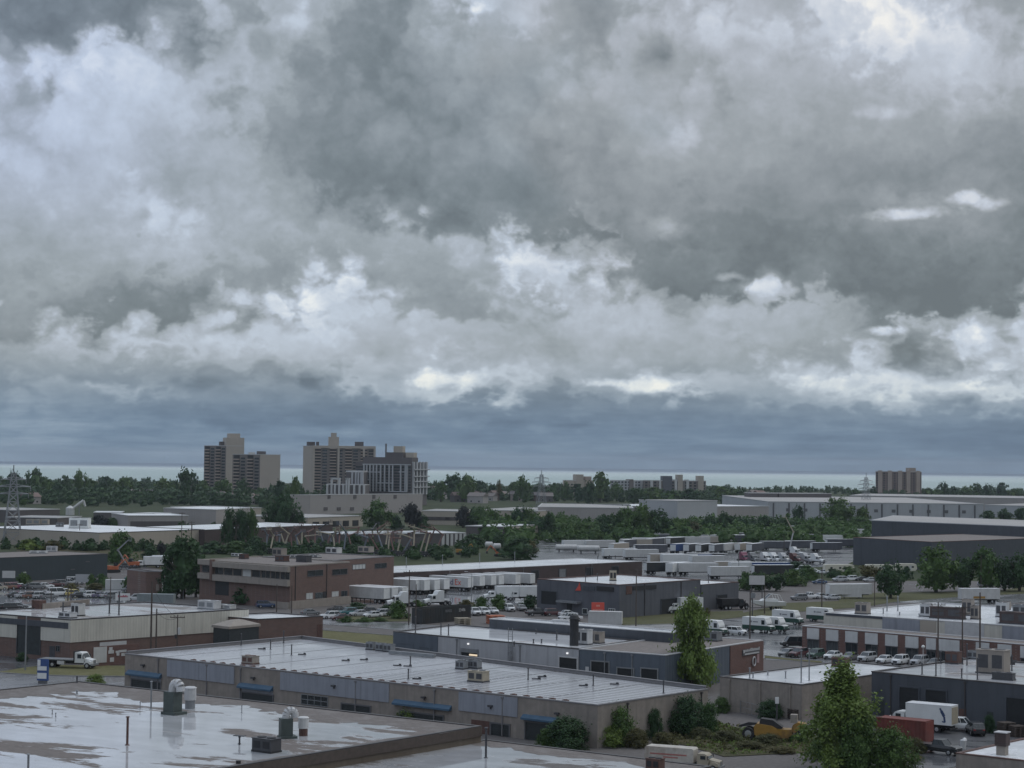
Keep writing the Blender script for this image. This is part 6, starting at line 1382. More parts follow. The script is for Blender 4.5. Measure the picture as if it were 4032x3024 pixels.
# ------------------------------------------------------------------ apartment towers by the lake
def tower(nm, label, k, Y, faces, ytop, mats, storey=2.85, roof='roof_far_dull', cat='apartment tower'):
    """faces: picture columns (x0, x1) of the visible faces left to right; built with true depth"""
    pass
def tower_block(nm, label, k, xl, xc, xr, ytop, Y, skew, left, right, storey=2.9, cat='apartment tower'):
    """left/right: ('balcony'|'blank', wall material); xl-xc is the left face, xc-xr the right face"""
    c = at_dist(k, xc, ytop, Y); H = c.z; m = Y / FPX / ZK[k][2]
    wl, wr = (xc - xl) * m, (xr - xc) * m
    al, ar = skew
    dl = Vector((-math.cos(rad(al)), math.sin(rad(al)))); dr = Vector((math.cos(rad(ar)), math.sin(rad(ar))))
    c2 = Vector((c.x, c.y)); p = [c2 + dl * (wl / math.cos(rad(al))), c2, c2 + dr * (wr / math.cos(rad(ar)))]
    p.append(p[0] + p[2] - p[1])
    b = Bld(nm, label, cat, [(q.x, q.y) for q in p], H, left[1], 'roof_far_dull', 'coping_light', 0.6, 0.5, over=0.15)
    for i, (kind, mt) in enumerate((left, right)):
        L = b.edge(i)[3]
        if i == 1 and mt != left[1]: b.panel('side_wall', 1, (0.02, L, 0, H - .6), mt, .12)
        n = int(H / storey)
        if kind == 'balcony':
            groups = max(2, int(L / 13)); gw = L / groups
            for g in range(groups):
                s0 = g * gw + gw * .1; s1 = s0 + gw * .42
                mb = MB()
                for q in range(1, n): z = q * storey; b.slab(mb, i, s0, s1, z, z + 1.1, .12, 1.5)
                b.fit('balcony', mb, mats_b(left[1])); mb = MB(); b.slab(mb, i, s0, s1, 1, H - 1, .1, .16); b.fit('balcony_shade_strip', mb, 'shade_black')  # near-black strip paints the shade behind the balconies onto the wall
                mb = MB()
                for q in range(1, n): z = q * storey; b.slab(mb, i, s1 + gw * .1, s1 + gw * .4, z + .7, z + 2.2, .1, .2)
                b.fit('window', mb, 'glass')
        if kind == 'windows':
            nw = max(2, int(L / 4))
            for g in range(nw):
                mb = MB()
                for q in range(1, n): z = q * storey; s = L * (g + .2) / nw; b.slab(mb, i, s, s + L / nw * .55, z + .7, z + 2.2, .1, .2)
                b.fit('window', mb, 'glass')
    return b
def mats_b(w): return 'tower_tan'
def mech(bd, fr, d, z0, mat, nm='penthouse'):
    c = Vector((0, 0, 0)); a = bd.pts[0] + (bd.pts[2] - bd.pts[0]) * fr; mb = MB(); e = bd.edge(1); mb.box((a.x, a.y, bd.z + z0 + d[2] / 2 - .3), d, math.atan2(e[1].y, e[1].x)); return bd.fit(nm, mb, mat)
T1 = tower_block('apartment_tower', 'tallest pale slab tower with a dark balconied side, leftmost of the lakeside towers', 'a', 1765, 1970, 2118, 120, 1820, (24, 24), ('balcony', 'tower_brown'), ('blank', 'tower_beige'))
c = T1; mb = MB(); c.slab(mb, 1, 0.0, c.edge(1)[3], T1.z - .3, T1.z + 7.5, -12, .14); c.fit('upper_slab', mb, 'tower_beige'); mb = MB(); L = c.edge(1)[3]; c.slab(mb, 1, L * .2, L * .8, T1.z + 7.5, T1.z + 11.5, -10, -2); c.fit('penthouse', mb, 'tower_beige')
mech(T1, .5, (9, 5, 4), 0, 'far_dark')
T2 = tower_block('apartment_tower', 'shorter tower with striped balconies and a plain beige end wall', 'b', 20, 275, 442, 196, 1700, (24, 24), ('balcony', 'tower_brown'), ('blank', 'tower_beige'))
mech(T2, .6, (7, 5, 3), 0, 'far_dark'); mech(T2, .4, (5, 4, 2), 0, 'white_dirty', 'roof_plant')
T3 = tower_block('apartment_tower', 'wide brown balconied tower with a beige end and roof boxes', 'b', 638, 735, 1268, 122, 1900, (50, 6), ('blank', 'tower_beige'), ('balcony', 'tower_brown'))
L = T3.edge(1)[3]; mb = MB(); T3.slab(mb, 1, L * .25, L * .42, T3.z, T3.z + 9, -12, -1); T3.slab(mb, 1, L * .29, L * .38, T3.z + 9, T3.z + 13, -11, -2); T3.fit('penthouse', mb, 'tower_beige')
mb = MB(); T3.slab(mb, 1, L * .68, L * .82, T3.z, T3.z + 4.5, -10, -2); T3.slab(mb, 1, L * .05, L * .1, T3.z, T3.z + 4, -9, -2); T3.slab(mb, 0, 3, 9, T3.z, T3.z + 4, -8, -2); T3.fit('roof_plant', mb, 'far_dark')
mb = MB()
for f in (0.0, .40, .81, .985): T3.slab(mb, 1, L * f, L * f + 2, 0, T3.z + .2, .1, 1.7)
T3.slab(mb, 1, 0, L, T3.z - 2.2, T3.z + .3, .1, 1.6); T3.fit('beige_pier', mb, 'tower_beige')
# modern mid-rise with white frames
cq = [at_dist('b', 1105, 268, 1560), at_dist('b', 1592, 268, 1540), at_dist('b', 1730, 262, 1580)]
T4 = Bld('modern_apartment_block', 'dark modern apartment block with a white grid of frames', 'apartment block', [(cq[0].x, cq[0].y), (cq[1].x, cq[1].y), (cq[2].x, cq[2].y), (cq[0].x + cq[2].x - cq[1].x, cq[0].y + cq[2].y - cq[1].y)], cq[1].z, 'far_dark', 'roof_far_dull', 'far_dark', .5, .5)
fm = MB(); gl = MB(); H4 = T4.z; rnd = random.Random(5)
def px_slab(mb, i, x0, x1, y0, y1, p0, p1):
    s0, z1 = T4.hit(i, 'b', x0, y0); s1, _ = T4.hit(i, 'b', x1, y0); _, z0 = T4.hit(i, 'b', x0, y1); T4.slab(mb, i, min(s0, s1), max(s0, s1), max(0, z0), z1, p0, p1)
for x in (1180, 1205, 1232, 1262, 1290, 1325, 1360, 1400, 1430, 1500, 1540, 1555): px_slab(fm, 0, x, x + 11, 285, 520, .2, 1.4)
for x0, x1, y in ((1175, 1590, 278), (1175, 1330, 345), (1175, 1240, 410), (1290, 1440, 440), (1490, 1560, 345), (1400, 1560, 515)): px_slab(fm, 0, x0, x1, y, y + 9, .2, 1.6)
T4.fit('white_frame', fm, 'far_grey')
for q in range(9): px_slab(gl, 0, 1110, 1588, 300 + q * 25, 311 + q * 25, .05, .25)
T4.fit('window_band', gl, 'glass')
fm = MB()
for q in range(5): px_slab(fm, 1, 1598 + q * 28, 1608 + q * 28, 262, 545, .2, 1.5)
for y in (325, 385, 430, 480): px_slab(fm, 1, 1598, 1732, y, y + 9, .2, 2.2)
T4.fit('white_frame', fm, 'far_grey')
mb = MB(); L = T4.edge(0)[3]; T4.slab(mb, 0, L * .1, L * .98, H4, H4 + 4, -14, -3); T4.slab(mb, 0, L * .5, L * .8, H4 + 4, H4 + 8, -12, -5); T4.fit('penthouse', mb, 'far_dark'); mb = MB(); T4.slab(mb, 0, L * .62, L * .78, H4 + 8, H4 + 13, -11, -6); T4.slab(mb, 0, L * .84, L * .98, H4 + 4, H4 + 8, -12, -6); T4.fit('roof_plant', mb, 'far_tan')
mb = MB(); T4.slab(mb, 0, L * .44, L * .46, H4 + 4, H4 + 15, -10, -9); T4.fit('mast', mb, 'frame')
c4q = [at_dist('b', 850, 455, 1500), at_dist('b', 1185, 455, 1490)]
T4b = Bld('modern_low_wing', 'low wing of white portal frames stepping down from the modern block', 'apartment block', [(c4q[0].x, c4q[0].y), (c4q[1].x, c4q[1].y), (c4q[1].x + 2, c4q[1].y + 25), (c4q[0].x + 2, c4q[0].y + 25)], c4q[0].z, 'far_dark', 'roof_far_dull', 'coping_light', .4, .5)
fm = MB(); L = T4b.edge(0)[3]; H = T4b.z
for f in (.02, .13, .22, .33, .44, .52, .58, .72, .86, .97): T4b.slab(fm, 0, L * f, L * f + 1.5, 0, H + (5 if f in (.13, .33, .52, .58) else -.5), .1, 1.2)
T4b.slab(fm, 0, L * .13, L * .35, H + 3.6, H + 5, .1, 1.2); T4b.slab(fm, 0, L * .52, L * .61, H + 3.6, H + 5, .1, 1.2); T4b.slab(fm, 0, 0, L, H * .5, H * .5 + 1, .1, 1.2); T4b.fit('white_frame', fm, 'coping_light')
c4q = [at_dist('b', 1022, 338, 1530), at_dist('b', 1180, 338, 1525)]
T4c = Bld('modern_step_block', 'middle step of the modern apartment block, white slab on posts', 'apartment block', [(c4q[0].x, c4q[0].y), (c4q[1].x - .5, c4q[1].y), (c4q[1].x + 1, c4q[1].y + 25), (c4q[0].x + 2, c4q[0].y + 25)], c4q[0].z, 'far_dark', 'roof_far_dull', 'coping_light', .4, 1.2)
fm = MB(); L = T4c.edge(0)[3]
for f in (.35, .55, .7, .86, .94): T4c.slab(fm, 0, L * f, L * f + 1.4, 0, T4c.z - 1.3, .1, 1.2)
T4c.fit('white_frame', fm, 'far_grey')
# brick block and low flats by the water
M['brick_flats'] = pmat('brick_flats', (.17, .12, .105), .85, .1, .1, .1)
T5 = tower_block('brick_apartment_block', 'square red-brown brick apartment block alone at the water', 'd', 1170, 1335, 1495, 137, 2350, (12, 12), ('windows', 'brick_flats'), ('windows', 'brick_flats'), cat='apartment block')
for i, fr in ((0, (.1, .5, .92)), (1, (.3, .75))):
    L = T5.edge(i)[3]
    for f in fr: T5.panel('pale_bay', i, (L * f, L * f + 5, 4, T5.z + 1), 'tower_tan', .8)
L = T5.edge(1)[3]; mb = MB(); T5.slab(mb, 1, L * .42, L * .75, T5.z, T5.z + 4.5, -10, -1); T5.fit('penthouse', mb, 'tower_tan')
def lowrise(label, k, x0, x1, y, Y, wall, n, tall=()):
    a, b = at_dist(k, x0, y, Y), at_dist(k, x1, y, Y + 15)
    bd = Bld('lakeside_flats', label, 'flats', [(a.x, a.y), (b.x, b.y), (b.x, b.y + 18), (a.x, a.y + 18)], a.z, wall, 'roof_far_dull', 'coping_light', .4, .5)
    L = bd.edge(0)[3]
    for q in range(n):
        mb = MB(); s = L * (q + .25) / n
        for z in range(1, int(a.z / 3)): bd.slab(mb, 0, s, s + L / n * .5, z * 3 + .6, z * 3 + 2.2, .05, .25)
        bd.fit('window', mb, 'glass')
    for f, w, h, mt in tall: mb = MB(); bd.slab(mb, 0, L * f, L * (f + w), 0, bd.z + h, -8, .9); bd.fit('stair_tower', mb, mt)
    return bd
lowrise('low tan lakeside flats at the near side of the round tree', 'c', 840, 1085, 222, 2000, 'far_tan', 9, ((.42, .22, 6, 'far_tan'), (.7, .2, 4, 'tower_tan')))
lowrise('pale middle part of the lakeside flats with white bays', 'c', 1215, 1480, 222, 2000, 'far_grey', 10, ((.55, .12, 1, 'tower_brown'), (.68, .05, 0, 'coping_light'), (.9, .05, 0, 'coping_light')))
lowrise('longest lakeside flats with a dark tower and pale end blocks', 'c', 1480, 1970, 222, 2000, 'tower_brown', 14, ((.30, .15, 4.5, 'slate'), (.10, .04, 0, 'coping_light'), (.24, .03, 0, 'coping_light'), (.49, .04, 1, 'coping_light'), (.54, .08, 6, 'far_tan'), (.68, .04, 1, 'coping_light'), (.87, .09, 5, 'far_tan')))

# ------------------------------------------------------------------ lattice transmission towers
def pylon(label, k, x, ytop, ybase):
    p = on(k, x, ybase, 0); top = at_dist(k, x, ytop, p.y).z
    t = thing('transmission_tower', label, 'pylon', p, rad(20), 'lattice transmission towers'); mb = MB(); r = .16
    hw = lambda z: 3.6 * (1 - z / top) ** 1.0 * .85 + .5
    zs = [top * f for f in (0, .16, .3, .43, .54, .64, .73, .82, .9)]
    cor = [(-1, -1), (1, -1), (1, 1), (-1, 1)]
    for z0, z1 in zip(zs, zs[1:]):
        for i in range(4):
            a, b = cor[i], cor[(i + 1) % 4]; w0, w1 = hw(z0), hw(z1)
            A, B, C, D = (a[0] * w0, a[1] * w0, z0), (b[0] * w0, b[1] * w0, z0), (b[0] * w1, b[1] * w1, z1), (a[0] * w1, a[1] * w1, z1)
            mb.tube(A, D, r, n=4); mb.tube(A, C, r * .6, n=4); mb.tube(B, D, r * .6, n=4); mb.tube(D, C, r * .6, n=4)
    mb.tube((0, 0, zs[-1]), (0, 0, top), r * 1.5, n=4); mb.build('lattice_mast', 'steel', t)
    for f, w in ((.64, 6.0), (.73, 6.8), (.82, 5.0)):
        mb = MB()
        for sx in (-1, 1):
            mb.tube((0, .4, top * f + 1.0), (sx * w, 0, top * f), r, n=4); mb.tube((0, -.4, top * f), (sx * w, 0, top * f), r, n=4); mb.tube((sx * w, 0, top * f), (sx * w, 0, top * f - 1.8), .12, n=4)
        mb.build('cross_arm', 'steel', t)
    return t
pylon('lattice transmission tower nearest the left edge of the view', 'a', 105, 290, 985); pylon('lattice transmission tower rising behind the central tan warehouse', 'c', 665, 142, 500); pylon('lattice transmission tower beside the red-brown lakeside block', 'd', 1095, 148, 452)

# ------------------------------------------------------------------ trees: crowns of many leaf clumps on tapered, limbed trunks
def crown_mesh(nm, seed, nclump, nleaf, leaf, shape='round', core=0.5):
    """unit crown: radius about 1, height 0..1 (scaled per tree). Leaves gather in clumps with gaps between."""
    rnd = random.Random(seed); mb = MB(); V_ = Vector
    def prof(h):
        if shape == 'cone': return (max(.05, (1 - h) ** .8) * (.6 + .4 * min(1, h * 6))) * (1 + .22 * math.sin(h * 23))
        if shape == 'spray': return (.55 + .4 * math.sin(h * 9)) * max(.1, 1 - h ** 3) + .15
        if shape == 'low': return math.sqrt(max(0.03, 1 - (h * 1.02) ** 2.4)) * (.8 + .2 * min(1, h * 4))
        if shape == 'tall': return math.sqrt(max(.02, 1 - ((h - .42) / .6) ** 2)) * .95
        return math.sqrt(max(.02, 1 - ((h - .45) / .57) ** 2))
    lob = [(rnd.uniform(0, 2 * PI), rnd.uniform(.05, .95), rnd.uniform(.55, 1.3)) for _ in range(16)]
    cl = []
    for c in range(nclump):
        h = rnd.random() ** .85; a = rnd.uniform(0, 2 * PI); r = prof(h) * (rnd.uniform(.55, 1.0) if rnd.random() < .8 else rnd.uniform(.1, .6))
        k = 1.0
        for la, lh, lk in lob:
            d = abs((a - la + PI) % (2 * PI) - PI) / 1.0 + abs(h - lh) * 2.2
            if d < .9: k *= 1 + (lk - 1) * (1 - d / .9)
        cl.append((V_((math.cos(a) * r * k, math.sin(a) * r * k, h * (1 + (k - 1) * .3))), rnd.uniform(.11, .24) * (.75 if shape == 'cone' else 1)))
    for _ in range(nleaf):
        c, cr = rnd.choice(cl)
        d = V_((rnd.gauss(0, 1), rnd.gauss(0, 1), rnd.gauss(0, .75)))
        p = c + d * cr * .55; p.z = max(-.02, p.z)
        s = leaf * rnd.uniform(.55, 1.25)
        n = (V_((p.x, p.y, (p.z - .4))) + V_((rnd.gauss(0, .7), rnd.gauss(0, .7), rnd.gauss(.35, .6)))).normalized()
        u = n.cross(V_((rnd.gauss(0, 1), rnd.gauss(0, 1), rnd.gauss(0, 1)))).normalized(); v = n.cross(u)
        zz = .62 if shape != 'cone' else .5
        f = lambda q: (q.x, q.y, q.z)
        u = V_((u.x, u.y, u.z * zz)) * s; v = V_((v.x, v.y, v.z * zz)) * s * rnd.uniform(.5, .9)
        mb.add([f(p - u), f(p + v * .9), f(p + u * 1.1), f(p - v)], [(0, 1, 2, 3)])
    if core:                                            # inner shaded mass, broken up
        ng = 9; rings = []
        for i in range(6):
            h = .08 + .8 * i / 5; ring = []
            for q in range(ng): a = 2 * PI * q / ng; rr = prof(h) * core * rnd.uniform(.65, 1.1); ring.append((math.cos(a) * rr, math.sin(a) * rr, h * .92))
            rings.append(ring)
        mb.loft(rings)
    me = bpy.data.meshes.new(nm); me.from_pydata(mb.v, [], mb.f)
    return me
def trunk_mesh(nm, seed, limbs=6):
    """unit trunk: height 1 to mid crown; tapered, with limbs reaching out"""
    rnd = random.Random(seed); mb = MB(); pts = [Vector((0, 0, 0)), Vector((.02, .01, .3)), Vector((-.01, .03, .62)), Vector((.02, 0, 1.0))]
    for a, b, r0, r1 in zip(pts, pts[1:], (.075, .058, .042), (.058, .042, .018)): mb.tube(a, b, r0, r1, 7)
    for q in range(limbs):
        z = rnd.uniform(.35, .85); a = rnd.uniform(0, 2 * PI); p = Vector((0, .015, z)); e = p + Vector((math.cos(a) * .5, math.sin(a) * .5, rnd.uniform(.15, .4)))
        m_ = p.lerp(e, .5) + Vector((0, 0, -.04)); mb.tube(p, m_, .03, .02, 5); mb.tube(m_, e, .02, .008, 5)
    me = bpy.data.meshes.new(nm); me.from_pydata(mb.v, [], mb.f); me.materials.append(M['bark']); return me
CR = {}
for q in range(4):
    CR['far', q] = crown_mesh('crown', 10 + q, 34, 620, .13); CR['mid', q] = crown_mesh('crown', 20 + q, 60, 2000, .085)
    CR['low', q] = crown_mesh('foliage', 40 + q, 50, 1700, .085, 'low', .6)
for q in range(2):
    CR['tall', q] = crown_mesh('crown', 60 + q, 46, 900, .10, 'tall'); CR['nearlow', q] = crown_mesh('foliage', 70 + q, 95, 7000, .045, 'low', .5)
CR['near', 0] = crown_mesh('crown', 81, 120, 15000, .036, 'cone', .3); CR['near', 1] = crown_mesh('crown', 85, 90, 11000, .045, 'spray', .25)
TR = [trunk_mesh('trunk', s) for s in (1, 2, 3)]
MESHMAT = {}
def with_mat(me, mt):
    key = (me.name, mt)
    if key not in MESHMAT:
        c = me if not me.materials else me.copy()
        if not c.materials: c.materials.append(M[mt])
        else: c.materials[0] = M[mt]
        MESHMAT[key] = c
    return MESHMAT[key]
tr_n = [0]
def plant(p, H, W, label, proto='mid', mt='leaf_mid', bare=0.18, nm=None, group=None, cat=None):
    i = tr_n[0]; tr_n[0] += 1
    low = proto in ('low', 'nearlow')
    nv = {'far': 4, 'mid': 4, 'low': 4, 'tall': 2, 'nearlow': 2, 'near': 2}[proto]
    t = thing(nm or ('shrub' if low else 'broadleaf_tree'), label, cat or ('shrub' if low else 'tree'), p, (i * 2.399) % (2 * PI), group)
    q = i % nv if proto != 'near' else (0 if 'slim' not in label else 1)
    c = bpy.data.objects.new('foliage' if low else 'crown', with_mat(CR[proto, q], mt)); COL.objects.link(c); c.parent = t
    b = H * (0.02 if low else bare); c.location = (0, 0, b); c.scale = (W / 2, W / 2, H - b)
    k = bpy.data.objects.new('stem' if low else 'trunk', TR[i % 3]); COL.objects.link(k); k.parent = t
    th = H * (.45 if low else .8); tw = min(th, W * 1.3) * (.45 if proto == 'near' else 1); k.scale = (tw * .8, tw * .8, th); return t
def tree_at(k, x, ytop, w, Y, label, **kw):
    """tree whose top shows at (x, ytop), w picture units wide, standing at depth Y"""
    p = at_dist(k, x, ytop, Y); H = p.z; return plant(Vector((p.x, p.y, 0)), H, w / ZK[k][2] * Y / FPX, label, **kw)
def tree_on(k, x, ybase, ytop, w, label, **kw):
    g = on(k, x, ybase, 0); H = at_dist(k, x, ytop, g.y).z; return plant(g, max(.5, H), w / ZK[k][2] * g.y / FPX, label, **kw)

# skyline by the lake
adj = ['rounded', 'broad', 'uneven', 'full', 'ragged', 'domed', 'bushy', 'squat']
def skyline(k, spec, where, group, Y0, mts=('leaf_mid', 'leaf_dark', 'leaf_dark', 'leaf_mid')):
    rnd = random.Random(len(spec))
    for n, (x, y, w) in enumerate(spec):
        tree_at(k, x, y, w, Y0 + rnd.uniform(-120, 160), '%s dark green tree, %s %s' % (adj[(n * 3 + len(where)) % 8], ORD[n], where), proto='far', mt=mts[n % 4], bare=.08, group=group)
skyline('a', [(0, 418, 150), (120, 372, 140), (230, 432, 120), (310, 342, 190), (425, 425, 140), (500, 470, 120), (560, 398, 130), (690, 362, 160), (790, 430, 130), (860, 470, 100), (930, 403, 140), (1010, 450, 110), (1100, 412, 150), (1210, 450, 150), (1290, 480, 110), (1410, 418, 200), (1510, 450, 120), (1620, 358, 190), (1700, 378, 70), (1790, 440, 150), (1950, 432, 200), (2110, 440, 160)],
        'treetop along the lake skyline towards the pale towers', 'skyline trees before the towers', 1650)
skyline('b', [(270, 500, 130), (360, 478, 120), (445, 442, 120), (520, 490, 110), (585, 416, 105), (660, 510, 110)], 'treetop in the gap between the two tower pairs', 'skyline trees between the towers', 1450)
skyline('b', [(1850, 440, 120), (1960, 396, 260), (2080, 405, 240)], 'treetop past the modern block', 'skyline trees past the modern block', 1750)
skyline('c', [(60, 205, 180), (180, 236, 160), (275, 265, 110), (450, 248, 130), (535, 212, 180), (620, 265, 120), (690, 275, 100), (775, 255, 100), (850, 250, 100), (960, 262, 150), (1050, 250, 120), (1135, 176, 165), (1270, 258, 140), (1400, 292, 150), (1480, 300, 130), (1560, 290, 190), (1700, 310, 160), (1850, 300, 170), (1960, 310, 130), (2090, 283, 150), (2190, 290, 130)],
        'treetop along the woods before the lakeside flats', 'skyline trees before the lakeside flats', 1780)
skyline('d', [(1010, 268, 100), (1080, 278, 80), (1150, 248, 60), (1530, 258, 110), (1600, 270, 90), (1640, 225, 90), (1710, 250, 90), (1800, 250, 110), (1870, 228, 100), (1960, 240, 100), (2060, 226, 110), (2130, 270, 90), (2190, 262, 90)], 'treetop beside the red-brown block at the water', 'skyline trees by the water', 2250)
tree_at('c', 335, 228, 55, 1800, 'thin nearly bare tree standing above the woods by the middle pylon', proto='tall', mt='leaf_olive', bare=.3)
